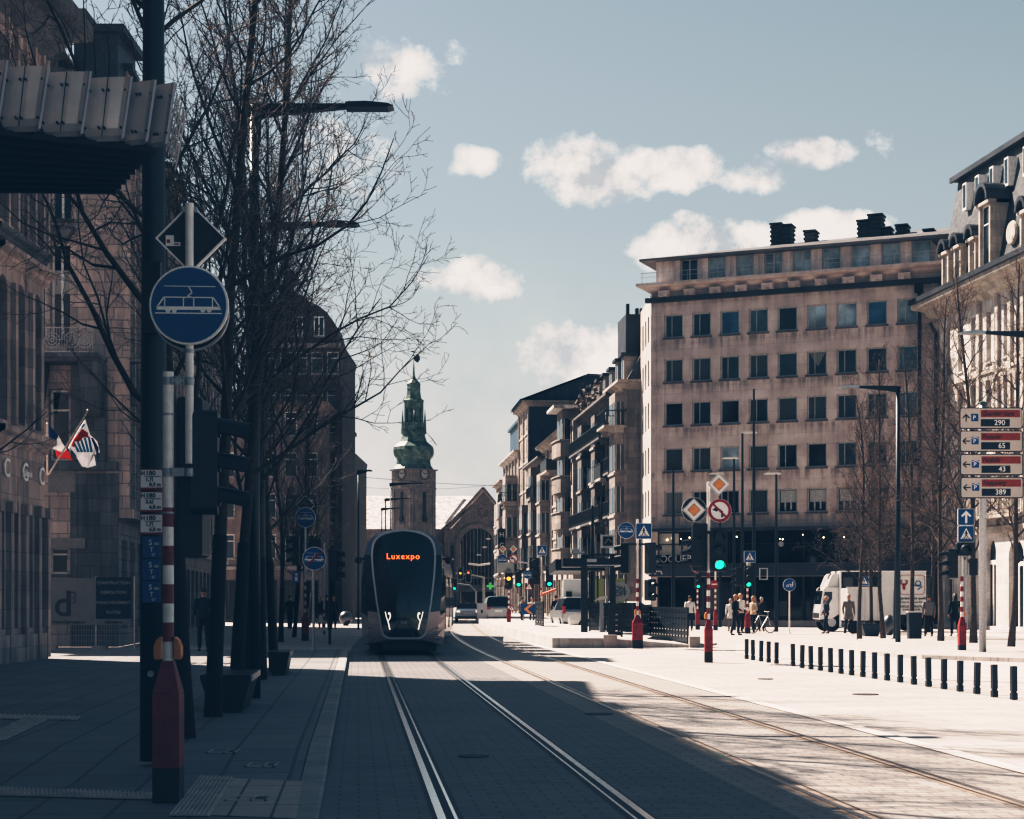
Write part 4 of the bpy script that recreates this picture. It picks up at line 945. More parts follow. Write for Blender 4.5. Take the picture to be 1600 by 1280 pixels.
mb = MB(); mb.box(0,W+.05,-.3,-.002,12.9,13.1); mb.box(0,W+.05,-.25,-.002,20.45,20.8); mb.build('string_course', 'row3', b4)
mb = MB(); mb.box(W*.55, W+.3, -.4, -.002, 17.2, 17.5); mb.box(W-.4, W+.15, -.3, -.002, 0, 17.2); mb.build('corner_pier', 'brick', b4)
balcony(b4, W*.45, W*.9, 5.3, 1.1, 'stonedk'); 
b5, W, fh, p = simple('corner_house', 'narrow brown house with chimney just left of the tram', (X(528,150), 150), (X(554.5,150), 150), 14.2, 'stonedk', 1, 4, seed=14, ws=.45, cd=.08)
mb = MB(); mb.box(.1, .92, .0, 1.2, 14.6, 16.0); mb.box(0, W+.05, -.1, 1.3, 16.0, 16.3); mb.build('chimney', 'stonedk', b5)

# ---- the railway station with its clock tower
YSn = 360.
st = thing('railway_station', 'sandstone station hall with big arched window and pale roof closing the street', 'building', (X(740,YSn), YSn, 0))
kx = YSn/FPX
def lx(px): return (px-740)*kx
def lz(py): return Z(py, YSn)
xg0, xg1, xp = lx(694), lx(812), lx(755)
r0, ra_ = lz(826)-lx(772)+lx(720), (lx(772)-lx(720))/2
acx = (lx(720)+lx(772))/2; zt = lz(826); zsp = zt-ra_
mb = MB()
def lin(x):                                    # gable outline
    return lz(768)+(-(abs(x-xp))*(lz(768)-lz(826))/(xp-lx(706)) if x < xp else -(x-xp)*(lz(768)-lz(826))/(xp-lx(706)))
xs = [xg0, lx(706), acx-ra_]+[acx-ra_*math.cos(PI*k/16) for k in range(1,16)]+[acx+ra_, lx(790), xg1]
for a, b in zip(xs, xs[1:]):
    lo_ = lambda x: (zsp+math.sqrt(max(0, ra_**2-(x-acx)**2))) if abs(x-acx) < ra_+1e-6 else 0
    mb.add([(a,0,lo_(a) if (acx-ra_-1e-6<=a and b<=acx+ra_+1e-6) else 0),(b,0,lo_(b) if (acx-ra_-1e-6<=a and b<=acx+ra_+1e-6) else 0),(b,0,max(lin(b), lz(826)) if True else 0),(a,0,max(lin(a), lz(826)))], [(0,1,2,3)])
mb.build('gable_wall', 'station', st)
mb = MB(); mb.box(acx-ra_, acx+ra_, .8, .9, 0, zt); mb.build('arched_window', 'glass', st)
mb = MB()
for i in range(-4, 5): x = acx+i*ra_/4.6; mb.box(x-.10, x+.10, .3, .79, 4.5, zsp+math.sqrt(max(0, ra_**2-(x-acx)**2))-.1)
for zz in (4.3, 6.0): mb.box(acx-ra_, acx+ra_, .25, .78, zz, zz+.35)
mb.box(acx-ra_, acx+ra_, -.3, .77, 3.2, 4.2)
mb.build('window_mullion', 'station', st)
mb = MB(); arc = lambda r: [(acx+r*math.cos(PI*k/20), zsp+r*math.sin(PI*k/20)) for k in range(21)]
o_, i_ = arc(ra_+1.1), arc(ra_)
for k in range(20): mb.prism([i_[k], o_[k], o_[k+1], i_[k+1]], -.35, -.003)
for sgn in (-1, 1): mb.box(acx+sgn*(ra_+.55)-.5, acx+sgn*(ra_+.55)+.5, -.35, -.003, 0, zsp)
mb.box(xg0, acx-ra_-1.2, -.25, -.003, lz(848), lz(842)); mb.box(lx(711), lx(714), -.3, -.003, 0, lz(845)); mb.box(lx(700), lx(702), -.3, -.003, 0, lz(845))
mb.build('arch_moulding', 'station', st)
mb = MB(); mb.box(lx(704), lx(709), -.02, -.004, 2.5, lz(852)); mb.build('side_window', 'glass', st)
mb = MB()
rk = random.Random(2)
for i in range(26):
    a = rk.uniform(0, 2*PI); d_ = rk.uniform(0, 1)**.5; mb.lathe([(.0,-.25),(.35*rk.uniform(.5,1.2),0),(0,.1)], 7, (lx(754)+1.1*d_*math.cos(a), -.05, lz(800)+1.8*d_*math.sin(a)), 'y')
mb.build('carved_crest', 'station', st)
mb = MB()                                      # long pale roof and the gable's own roof edge
mb.add([(lx(520),2,lz(826)),(xg0+1,2,lz(826)),(lx(752),16,lz(774)+.8),(lx(520),16,lz(774)+.8),(lx(520),30,lz(826)),(xg0+1,30,lz(826))], [(0,1,2,3),(3,2,5,4)])
mb.add([(xg0-.8,-.8,lz(828)),(xp,-.8,lz(768)+.4),(xp,24,lz(768)+.4),(xg0-.8,24,lz(828))], [(0,3,2,1)]); mb.add([(xp,-.8,lz(768)+.4),(xg1+.8,-.8,lin(xg1)),(xg1+.8,24,lin(xg1)),(xp,24,lz(768)+.4)], [(0,3,2,1)])
mb.cur = 1; mb.line((lx(700), lz(826)+.3), (xp, lz(768)+.75), .5, -1.0, -.75); mb.line((xp, lz(768)+.75), (xg1, lin(xg1)+.3), .5, -1.0, -.75)
mb.build('roof', ['roofpale','station'], st)
mb = MB(); mb.box(lx(520), xg0, 2.2, 20, 0, lz(826)); mb.build('side_wing', 'station', st)
mb = MB(); mb.box(lx(771.6), lx(777), -.45, -.003, 1, lz(790)); mb.build('sunlit_edge_strip', 'roofpale', st)  # pale colour stands for sun on a narrow side face of the hall
mb = MB(); a, b = (lx(693), lz(815)), (lx(721), lz(777))
zr_ = lambda y: lz(826)+(lz(774)+.8-lz(826))*(y-2)/14+.12
mb.add([(a[0],4.,zr_(4.)),(a[0]+.6,4.,zr_(4.)),(b[0]+.6,14.5,zr_(14.5)),(b[0],14.5,zr_(14.5))], [(0,1,2,3)]); mb.build('roof_gully', 'zincd', st)
# tower
YT = 352.; kt = YT/FPX
tw = thing('clock_tower', 'square stone clock tower with green copper onion spire above the station', 'tower', (X(646.5,YT), YT, 0), PI/4)
def tz(py): return Z(py, YT)
hw = 34.5*kt/math.sqrt(2)
mb = MB(); mb.box(-hw, hw, -hw, hw, 0, tz(735)); mb.box(-hw-.12, hw+.12, -hw-.12, hw+.12, tz(765), tz(763)); mb.box(-hw-.3, hw+.3, -hw-.3, hw+.3, tz(736)+.002, tz(734))
for rz_ in (0, PI/2, PI, 1.5*PI):
    mb.m = Matrix.Rotation(rz_, 4, 'Z')
    mb.prism([(1.9*math.cos(PI*k/12), tz(735)+1.35*math.sin(PI*k/12)) for k in range(13)], -hw-.02, -hw+1.2)
    for x in (-hw+.5, hw-.9): mb.box(x, x+.4, -hw-.13, -hw-.001, 0, tz(765))
    mb.box(-.9, -.7, -hw-.09, -hw-.001, 0, tz(775)); mb.box(.7, .9, -hw-.09, -hw-.001, 0, tz(775))
mb.build('tower_shaft', 'tower', tw)
for rz_ in (-PI/2, 0):
    mr = Matrix.Rotation(rz_, 4, 'Z')
    mb = MB(mr); mb.box(-.38, .38, -hw-.10, -hw-.002, tz(812), tz(770)); mb.lathe([(.6,-hw-.35),(.6,-hw-.002)], 12, (0,0,tz(812)), 'y'); mb.build('slit_window', 'blackm', tw)
    mb = MB(mr); mb.lathe([(1.15,-hw-.10),(1.15,-hw-.03)], 28, (0,0,tz(742)), 'y'); cf = mb.build('clock_face', paint('clock_dial', (.30,.29,.28), .6), tw)
    mb = MB(mr); mb.ring([(a, tz(742)+b) for a, b in circ(1.22, 28)], [(a, tz(742)+b) for a, b in circ(1.05, 28)], -hw-.14, -hw-.11)
    for h_ in range(12): a = h_*PI/6; mb.line((.78*math.sin(a), tz(742)+.78*math.cos(a)), (1.0*math.sin(a), tz(742)+1.0*math.cos(a)), .13, -hw-.14, -hw-.11)
    for a, l_ in ((R(-55), .55), (R(75), .8)): mb.line((0, tz(742)), (l_*math.sin(a), tz(742)+l_*math.cos(a)), .12, -hw-.15, -hw-.112)
    mb.build('clock_hands', 'blackm', cf)
def octa(mb, prof): mb.lathe([(r*kt*(1.02 if y > 680 else .94), tz(y)) for r, y in prof], 8, (0,0,0), a0=PI/8, a1=PI/8+2*PI)
mb = MB(); octa(mb, [(33,734),(28,727),(27,719),(29,716),(31,714),(32.5,710),(33,704),(32,699),(27,695),(22,691),(20,686),(19.5,680),(20.5,679),(20,672),(20.5,671),(20,661)])
mb.build('onion_dome', 'copper', tw, smooth=False)
mb = MB()                                      # open lantern: eight piers
for k in range(8):
    a = PI/8+k*PI/4; r = 13*kt; mb.m = Matrix.Translation((r*math.cos(a), r*math.sin(a), 0)) @ Matrix.Rotation(a, 4, 'Z'); mb.box(-.3, .3, -.30, .30, tz(671), tz(628))
mb.m = Matrix(); octa(mb, [(15,640),(16,629),(18,628),(18,626),(14,624),(12.5,618),(11.5,610),(12,608),(11.5,605),(12,600),(9,597),(4,592),(2,586),(1.4,577),(1.6,576),(.5,566),(.35,548)])
mb.build('lantern', 'copper', tw)
mb = MB()
for k in range(8): a = k*PI/4; mb.lathe([(.28,tz(671)),(.22,tz(660)),(.16,tz(652)),(.0,tz(638))], 6, (17.5*kt*math.cos(a), 17.5*kt*math.sin(a), 0))
for k in range(24): a = k*PI/12; r = 19*kt; mb.box(r*math.cos(a)-.06, r*math.cos(a)+.06, r*math.sin(a)-.06, r*math.sin(a)+.06, tz(678), tz(670))
mb.build('balustrade', 'copper', tw)
mb = MB(Matrix.Rotation(-PI/4,4,'Z')); mb.prism([(0,tz(560)),(.7,tz(553)),(1.2,tz(556)),(1.3,tz(562)),(.8,tz(567)),(.2,tz(564))], -.05, .05); mb.prism([(-.9,tz(549)),(.3,tz(548)),(0,tz(551))], -.05, .05); mb.build('weather_vane', 'blackm', tw)
# ------------------------------------------------------------------ bare street trees
def tree_meshes(seed, H, h0, r0, nb, bl, up, wig=.10, wrap=0., lean=(0,0), dens=1., barkm='barkd', twigm='twig'):
    q = random.Random(seed); tk, cr = MB(), MB()
    def g3(s_): return Vector((q.gauss(0,s_), q.gauss(0,s_), q.gauss(0,s_)))
    pts, rad = [], []; n = 12; p = Vector((0,0,-.02)); dx = Vector((lean[0], lean[1], 1)).normalized()
    for i in range(n+1):
        f = i/n; pts.append(p.copy()); rad.append(r0*(1-.82*f)*.95+.006 + (r0*.35 if i == 0 else 0))
        dx = (dx+g3(.035)+Vector((-p.x*.01, -p.y*.01, .06))).normalized(); p = p+dx*(H/n)
    tk.tube(pts, rad, 10)
    if wrap:
        tk.cur = 1; tk.tube([pts[0].lerp(pts[1], u) if False else Vector((pts[0].x+(pts[2].x-pts[0].x)*u*wrap/(pts[2].z), pts[0].y+(pts[2].y-pts[0].y)*u*wrap/(pts[2].z), u*wrap)) for u in (0,.33,.66,1)], [r0*1.3, r0*1.12, r0*1.08, r0*1.06], 10); tk.cur = 0
    def pos(f): i = min(n-1, int(f*n)); return pts[i].lerp(pts[i+1], f*n-i), rad[i]+(rad[i+1]-rad[i])*(f*n-i)
    def branch(p, d, ln, r, lvl):
        ns = (7, 5, 4, 2)[lvl]; P, Rr = [p.copy()], [r]; ds = []
        for i in range(ns):
            d = (d+g3(wig*(1, 1.5, 2.0, 2.2)[lvl])+Vector((0,0,up*(.16, .13, .08, .03)[lvl]))).normalized()
            p = p+d*(ln/ns); P.append(p.copy()); ds.append(d.copy()); Rr.append(max(.0034, r*(1-(i+1)/ns*.82)))
        cr.cur = 0 if lvl < 2 else 1
        cr.tube(P, Rr, (5, 4, 3, 3)[lvl], cap=False)
        if lvl == 3: return
        kn = int((8, 5, 3)[lvl]*dens*(.7+.6*q.random())*(ln/bl)**(.5 if lvl == 0 else .2)+.5)
        for k in range(kn):
            f = .18+.8*(k+q.random()*.8)/kn; i = min(ns-1, int(f*ns)); b = P[i].lerp(P[i+1], f*ns-i); dd_ = ds[i]
            sd_ = dd_.orthogonal().normalized(); sd_.rotate(Matrix.Rotation(q.uniform(0, 2*PI), 3, dd_)); a = R(q.uniform(28, 55))
            nd = (dd_*math.cos(a)+sd_*math.sin(a)).normalized()
            branch(b, nd, ln*q.uniform(.32,.55)*(1-.35*f), max(.0045, Rr[i]*q.uniform(.45,.65)), lvl+1)
    for k in range(nb):
        f0 = h0/H; f = f0+(.985-f0)*((k+q.random()*.6)/nb); b, r = pos(f); az = k*2.399+q.uniform(-.5,.5)
        inc = R(q.uniform(38, 62)*(1-.35*(f-f0))); d = Vector((math.cos(az)*math.sin(inc), math.sin(az)*math.sin(inc), math.cos(inc)))
        branch(b, d, bl*(1.05-.72*((f-f0)/(1-f0))**1.3)*q.uniform(.75,1.2), max(.012, r*q.uniform(.35,.55)), 0)
    return tk.mesh('trunk', [barkm, 'wrap'], True), cr.mesh('crown', [barkm, twigm], False)
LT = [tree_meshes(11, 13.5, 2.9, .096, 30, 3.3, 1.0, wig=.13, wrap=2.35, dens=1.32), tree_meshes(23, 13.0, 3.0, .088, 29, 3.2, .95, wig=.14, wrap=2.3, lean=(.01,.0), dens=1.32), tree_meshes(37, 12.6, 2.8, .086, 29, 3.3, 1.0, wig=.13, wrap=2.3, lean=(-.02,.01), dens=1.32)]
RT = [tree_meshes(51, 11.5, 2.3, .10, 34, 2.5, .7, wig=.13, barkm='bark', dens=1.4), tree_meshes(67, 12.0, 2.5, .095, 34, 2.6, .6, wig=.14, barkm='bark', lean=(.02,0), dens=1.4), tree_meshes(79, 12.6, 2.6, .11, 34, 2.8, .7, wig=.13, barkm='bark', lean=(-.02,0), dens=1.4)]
def tree(name, label, ms, loc, rz, sc_, group):
    r = thing(name, label, 'tree', loc, rz, group); r.scale = (sc_,)*3; inst(ms[0], 'trunk', r); inst(ms[1], 'crown', r); return r
g = 'bare trees in the left-hand row'
LB = [(288,1153,0,.3,1.0,'bare tree nearest the camera, partly behind the red post'), (333,1120,1,1.9,1.0,'bare tree with flared wrapped base, just left of the dark bench'), (369,1097,2,3.6,1.0,'bare tree standing right behind the dark bench'),
      (390,1077,0,4.4,1.0,'fourth bare tree from the camera in the left row'), (408,1062,1,5.4,.98,'fifth bare tree from the camera in the left row'), (428,1049,2,.9,.98,'sixth bare tree, last before the small dark planter bench')]
for px, py, v, a, s_, lb in LB: Y = gy(py, .1); tree('street_tree', lb, LT[v], (X(px, Y), Y, .1), a, s_, g)
for i, (Y, t_, v, a) in enumerate(((64,-2.9,0,2.),(72,-2.7,1,.5),(81,-3.0,2,4.),(92,-2.8,0,5.5),(104,-3.,1,1.))):
    tree('street_tree', 'bare tree in the left row beyond the kerb end, %s from the near side' % ordn(i), LT[v], (sx(t_, Y), Y, .1 if Y < 50 else 0), a, .86, g)
for i, (Y, t_, v, a) in enumerate(((24.,-6.4,2,.2),)):
    tree('street_tree', ['bare tree whose limbs reach across the sandstone blocks at the far left', 'bare tree standing back from the row, behind the black mast'][i], LT[v], (sx(t_, Y), Y, .1), a, .9, g)
g = 'bare trees on the right-hand pavement'
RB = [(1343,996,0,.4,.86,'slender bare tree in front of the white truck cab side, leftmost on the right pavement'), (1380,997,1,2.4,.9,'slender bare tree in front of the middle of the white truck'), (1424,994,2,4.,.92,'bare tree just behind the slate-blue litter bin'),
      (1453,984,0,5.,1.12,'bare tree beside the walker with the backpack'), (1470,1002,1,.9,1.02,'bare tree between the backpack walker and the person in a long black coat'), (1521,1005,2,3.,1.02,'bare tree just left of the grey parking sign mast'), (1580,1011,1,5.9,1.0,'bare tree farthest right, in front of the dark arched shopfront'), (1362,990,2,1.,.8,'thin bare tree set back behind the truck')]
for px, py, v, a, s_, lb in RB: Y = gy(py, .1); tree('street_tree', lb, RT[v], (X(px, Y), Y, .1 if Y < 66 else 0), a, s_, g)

# ------------------------------------------------------------------ signs
def E(Y): return max(.006, Y*.00016)
def pic(mb, k, r, y, e):
    """white pictogram of a sign, r = half size"""
    if k == 'tram':
        def ln(a, b, w_=.045): mb.line((a[0]*r, a[1]*r), (b[0]*r, b[1]*r), w_*r, y-e, y-.001)
        ln((-.62,.48),(.68,.46),.02); ln((.0,.47),(.09,.31),.03); ln((.09,.31),(-.03,.23),.03); ln((-.03,.23),(.08,.20),.03)
        ln((-.62,.20),(.62,.185),.03); ln((-.62,.20),(-.80,-.06),.035); ln((.62,.185),(.80,-.08),.035)
        mb.prism([(-.82*r,-.03*r),(.80*r,-.045*r),(.82*r,-.13*r),(-.80*r,-.12*r)], y-e, y-.001)
        for x in (-.60,-.13,.13,.60): ln((x,.19),(x,-.05),.028)
        for x in (-.52,-.36,.36,.52): mb.prism([(x*r+.07*r*math.cos(PI+PI*i/6), -.121*r+.07*r*math.sin(PI+PI*i/6)) for i in range(7)], y-e, y-.001)
        ln((-.84,-.20),(.84,-.215),.03)
    elif k == 'up':
        mb.prism([(-.13*r,-.75*r),(.13*r,-.75*r),(.13*r,.3*r),(.45*r,-.02*r),(.62*r,.15*r),(0,.78*r),(-.62*r,.15*r),(-.45*r,-.02*r),(-.13*r,.3*r)], y-e, y-.001)
    elif k == 'tri': mb.prism([(-.72*r,-.62*r),(.72*r,-.62*r),(0,.74*r)], y-e, y-.001)
    elif k == 'walk':
        mb.lathe([(.09*r,y-2*e),(.09*r,y-e-.001)], 10, (0,0,.34*r), 'y')
        for a, b, w_ in (((0,.26),(0,-.05),.16),((0,-.05),(-.2,-.45),.09),((0,-.05),(.2,-.42),.09),((0,.2),(-.2,.0),.07),((0,.2),(.2,.02),.07)): mb.line((a[0]*r,a[1]*r),(b[0]*r,b[1]*r),w_*r,y-2*e,y-e-.001)
        for x in (-.45,-.25,.02,.26,.45): mb.prism([(x*r-.05*r,-.60*r),(x*r+.05*r,-.60*r),(x*.75*r+.04*r,-.46*r),(x*.75*r-.04*r,-.46*r)], y-2*e, y-e-.001)
    elif k == 'bike':
        for x in (-.3,.3): mb.ring([(x*r+a,-.15*r+b) for a,b in circ(.22*r,14)], [(x*r+a,-.15*r+b) for a,b in circ(.15*r,14)], y-e, y-.001)
        mb.line((-.3*r,-.15*r),(.1*r,.2*r),.06*r,y-e,y-.001); mb.line((.3*r,-.15*r),(.1*r,.2*r),.06*r,y-e,y-.001); mb.line((.5*r,.5*r),(.5*r,-.1*r),.14*r,y-e,y-.001)
def sign(kind, label, px, py, Y, rp, cat='road sign', rz=0., grp=None, name=None, dy=0.):
    r = rp*Y/FPX; p = at(px, py, Y+dy); e = E(Y)
    o = thing(name or {'tram':'tram_sign','tramend':'tram_sign','dia':'priority_sign','diaback':'priority_sign','noleft':'no_turn_sign','cross':'crossing_sign','up':'one_way_sign','yield':'yield_sign','bike':'cycle_path_sign','warn':'warning_sign','noentry':'no_entry_sign','back':'road_sign'}[kind], label, cat, p, rz, grp)
    def P(n_, m, f): mb = MB(); f(mb); return mb.build(n_, m, o)
    if kind in ('tram','tramend','bike'):
        P('plate', 'white', lambda b: b.lathe([(r,0),(r,.03)], 40, (0,0,0), 'y')); P('face', 'blue', lambda b: b.lathe([(r*.945,-e),(r*.945,-.001)], 40, (0,0,0), 'y')); P('symbol', 'white', lambda b: pic(b, 'bike' if kind == 'bike' else 'tram', r, -e, e))
        if kind == 'tramend': P('slash', 'redsign', lambda b: b.line((-.66*r,-.66*r),(.66*r,.66*r),.13*r,-3.2*e,-2*e-.001))
    elif kind == 'dia':
        P('plate', 'white', lambda b: b.prism(diam(r), 0, .03)); P('border', 'dtext', lambda b: b.ring(diam(r*.95), diam(r*.91), -e, -.001)); P('inner_border', 'dtext', lambda b: b.prism(diam(r*.56), -e, -.001)); P('face', 'dia', lambda b: b.prism(diam(r*.52), -2*e, -e-.001))
    elif kind == 'diaback':
        P('rim', 'white', lambda b: b.ring(diam(r), diam(r*.93), -.02, .02)); P('plate', 'black', lambda b: b.prism(diam(r*.93), -.004, .012))
    elif kind == 'noleft':
        P('plate', 'white', lambda b: b.lathe([(r,0),(r,.03)], 40, (0,0,0), 'y')); P('rim', 'redsign', lambda b: b.ring(circ(r*.97, 40), circ(r*.74, 40), -e, -.001))
        P('arrow', 'dtext', lambda b: (b.line((.22*r,-.55*r),(.20*r,-.12*r),.15*r,-e,-.001), b.line((.24*r,-.14*r),(-.12*r,.14*r),.16*r,-1.2*e,-.001), b.prism([(-.62*r,.06*r),(-.22*r,-.10*r),(-.10*r,.16*r),(-.28*r,.32*r)],-1.1*e,-.001)))
        P('slash', 'redsign', lambda b: b.line((-.56*r,.56*r),(.56*r,-.56*r),.15*r,-2.4*e,-1.3*e))
    elif kind in ('cross','up'):
        P('plate', 'white', lambda b: b.prism(rrect(r,r,r*.1), 0, .03)); P('face', 'blue', lambda b: b.prism(rrect(r*.94,r*.94,r*.08), -e, -.001))
        P('symbol', 'white', lambda b: pic(b, 'up' if kind == 'up' else 'tri', r, -e, e))
        if kind == 'cross': P('walking_figure', 'dtext', lambda b: pic(b, 'walk', r, -e, e))
    elif kind in ('yield','warn'):
        s_ = -1 if kind == 'yield' else 1; tri = lambda q: [(-r*q, -.55*r*q*s_), (r*q, -.55*r*q*s_), (0, 1.15*r*q*s_)][::s_]
        P('plate', 'redsign', lambda b: b.prism(tri(1), 0, .03)); P('face', 'white', lambda b: b.prism(tri(.66), -e, -.001))
        if kind == 'warn': P('symbol', 'dtext', lambda b: b.prism([(-.08*r,-.2*r),(.08*r,-.2*r),(.05*r,.4*r),(-.05*r,.4*r)], -2*e, -e-.001))
    elif kind == 'noentry': P('plate', 'redsign', lambda b: b.lathe([(r,0),(r,.03)], 32, (0,0,0), 'y')); P('bar', 'white', lambda b: b.box(-.65*r,.65*r,-e,-.001,-.14*r,.14*r))
    elif kind == 'back': P('plate', 'black', lambda b: b.lathe([(r*.97,0),(r*.97,.02)], 40, (0,0,0), 'y')); P('rim', 'galv', lambda b: b.ring(circ(r,40), circ(r*.95,40), -.015, .03))
    return o

# ------------------------------------------------------------------ signal posts
def head(root, x, y, z, rz, lit=None, h=.95, w_=.30, n=3, d=.26, name='signal_head'):
    """lamp housing whose top is at z, facing its own -y"""
    T = Matrix.Translation((x, y, z)) @ Matrix.Rotation(rz, 4, 'Z')
    mb = MB(T); mb.prism(rrect(w_/2, h/2, .05, 3, (0, -h/2)), -d/2, d/2); o = mb.build('signal_head' if n else name, 'black', root)
    for i in range(n):
        zc = -h*(i+.5)/n; rr = min(w_*.28, h/n*.34)
        mb = MB(T); mb.lathe([(rr, -d/2-.02), (rr, -d/2-.001)], 16, (0,0,zc), 'y')
        mb.build('lens', {0:'lred',1:'lamber',2:'lgreen'}.get(i, 'lgreen') if lit == i else 'loff', o)
        mb = MB(T); K = 8; vs = []
        for j in range(K+1):
            a = PI*(-.12+1.24*j/K); c_, s_ = math.cos(a), math.sin(a)
            vs += [(rr*1.12*c_, -d/2-.002, zc+rr*1.12*s_), (rr*1.12*c_, -d/2-.24, zc+rr*1.12*s_-.045), (rr*1.18*c_, -d/2-.24, zc+rr*1.18*s_-.04), (rr*1.18*c_, -d/2-.002, zc+rr*1.18*s_)]
        mb.add(vs, [(4*j+a_, 4*j+(a_+1) % 4, 4*j+4+(a_+1) % 4, 4*j+4+a_) for j in range(K) for a_ in range(4)]); mb.build('visor', 'black', o)
    return o
def sigpost(label, px, py, H=3.28, base=True, z=0., zb=0., button='both', hw=.10, name='traffic_light', grp=None, stripes=True):
    Y = gy(py, z); r = thing(name, label, 'traffic light', (X(px, Y), Y, z), 0, grp)
    if base:
        mb = MB(); mb.frus(0,0,0,.26,hw,hw,hw,hw); mb.build('base', 'black', r, bev=.006)
        mb = MB(); mb.frus(0,0,.2605,.83,hw,hw,hw,hw); mb.frus(0,0,.8301,1.08,hw,hw,.045,.045); mb.build('pedestal', 'red', r, bev=.006)
    z0 = 1.0801 if base else 0; pr = .043
    mb = MB()
    zz = z0; k = 0
    while zz < min(H, z0+1.18) and stripes:
        z1 = min(zz+.147, H); mb.cur = k % 2; mb.lathe([(pr,zz),(pr,z1-.0005)], 18); zz = z1; k += 1
    mb.cur = 0
    if zz < H: mb.lathe([(pr,zz),(pr,H)], 18)
    mb.build('pole', ['polew','red'], r, smooth=False)
    if button:
        for s_ in ((-1,1) if button == 'both' else ((-1,) if button == 'left' else (1,))):
            mb = MB(); mb.prism([(s_*.052, 1.09), (s_*.095, 1.09), (s_*.105, 1.12), (s_*.104, 1.19), (s_*.085, 1.24), (s_*.058, 1.265), (s_*.052, 1.262)][::s_], -.05, .05); mb.build('push_button_box', 'orange', r, bev=.006)
    return r, Y
# -- the big one in the near left corner
tl, Y = sigpost('near red and white striped signal post with black foot and orange push-button boxes', 263, 1252, H=3.30, z=.03, hw=.104)
mm = Y/FPX; x_ = lambda px: (px-263)*mm; z_ = lambda py: Z(py, Y)-.03
mb = MB(); mb.lathe([(.033, z_(725)), (.033, z_(318))], 16, (x_(296), 0, 0)); mb.build('sign_pole', 'polew', tl)
mb = MB()
for pa, pb in ((590, 602), (732, 745)):
    mb = MB(); mb.lathe([(.048, z_(pb)), (.048, z_(pa))], 16); mb.lathe([(.038, z_(pb)), (.038, z_(pa))], 16, (x_(296),0,0)); mb.box(x_(270), x_(290), -.055, -.045, z_(pb), z_(pa)); mb.build('clamp', 'galv', tl)
for c_ in ((0,.047,649.5,646),(x_(296),.038,552,546),(0,.047,803,800)): MB().lathe([(c_[1], z_(c_[2])), (c_[1], z_(c_[3]))], 16, (c_[0],0,0)).build('clamp', 'galv', tl)
mb = MB(); mb.cur = 0
for px, py in ((275,592),(287,592),(275,600),(287,600)): mb.lathe([(.006,-.062),(.006,-.0555)], 8, (x_(px),0,z_(py)), 'y')
mb.build('bolt', 'black', tl)
mb = MB(); mb.prism(rrect(.10, .62, .03, 3, (x_(292), z_(740)-.02)), .10, .42); mb.build('rear_signal_housing', 'black', tl)
head(tl, x_(316), .12, z_(640), PI/2+.12, None, h=.80, w_=.26, d=.20)
mb = MB(); mb.box(x_(300), x_(335), .1, .16, z_(800), z_(790)); mb.box(x_(300), x_(335), .1, .16, z_(655), z_(645)); mb.build('bracket', 'blackm', tl)
sign('tram', 'large round blue tram sign with white pictogram on the near post', 295, 477, Y-.05, 62)
sign('back', 'dark back of a round sign behind the large blue tram sign', 298, 489, Y+.06, 60)
sd = sign('diaback', 'dark back of a diamond sign with a sticker, above the large tram sign', 298.5, 373, Y+.05, 55.5)
mb = MB(); k = mm; mb.box((259-298.5)*k, (272-298.5)*k, -.010, -.005, (373-385)*k, (373-368)*k); mb.box((271.8-298.5)*k, (282-298.5)*k, -.010, -.005, (373-385)*k, (373-379)*k); mb.cur = 1; mb.box((261-298.5)*k, (266-298.5)*k, -.014, -.0105, (373-380)*k, (373-375)*k); mb.box((273-298.5)*k, (280-298.5)*k, -.014, -.0105, (373-383)*k, (373-381)*k); mb.build('sticker', ['white','redsign'], sd)
mb = MB(); mb.box(-.055, .055, -.055, -.008, (373-334)*k, (373-326)*k); mb.build('clamp', 'galv', sd)
# -- black mast behind it, with hydrant plates
YM = 15.7; ms = thing('lighting_mast', 'thick black mast rising out of frame behind the near signal post', 'mast', (X(240, YM), YM, .1))
mb = MB(); mb.lathe([(.125,0),(.12,3.0),(.082,9.5),(.08,12)], 20); mb.build('pole', 'pole', ms, smooth=True)
mb = MB(); mb.lathe([(.03,-.135),(.028,-.115)], 14, (.0,0,Z(1052, YM)-.1), 'y'); mb.build('lock_cover', 'galv', ms)
mb = MB(); mb.box(-.06, .10, -.2, -.10, 3.9, 4.55); mb.build('junction_box', 'black', ms)
for i, (py, a, b) in enumerate(((749,'1,7','8,3 m'),(784,'3,6','6,8 m'),(819,'1,7','6,8 m'))):
    y2 = YM-.3; p = at(236.5, py, y2); k = y2/FPX
    o = thing('hydrant_plate', 'white H180 hydrant plate with red edge, %s of three on the mast' % ['topmost','middle','lowest'][i], 'plate', p, 0, 'hydrant plates on the mast')
    mb = MB(); mb.box(-18*k, 18*k, 0, .012, -16*k, 16*k); mb.build('plate', 'redsign', o)
    mb = MB(); mb.box(-16.8*k, 17*k, -.005, -.001, -13*k, 14.5*k); mb.build('face', 'white', o)
    mb = MB(); mb.box(-10*k, 15*k, -.008, -.0055, 4*k, 5*k); mb.box(2*k, 3*k, -.008, -.0055, -4*k, 4*k); mb.build('rule_lines', 'dtext', o)
    text('H', 9*k, (-13*k, -.006, 9*k), 'dtext', o, ext=.001); text('180', 9.5*k, (-1*k, -.006, 9.3*k), 'dtext', o, ext=.001, sx_=1.1); text(a, 8*k, (-4*k, -.006, -.5*k), 'dtext', o, ext=.001); text(b, 8*k, (6*k, -.006, -8.5*k), 'dtext', o, ext=.001)
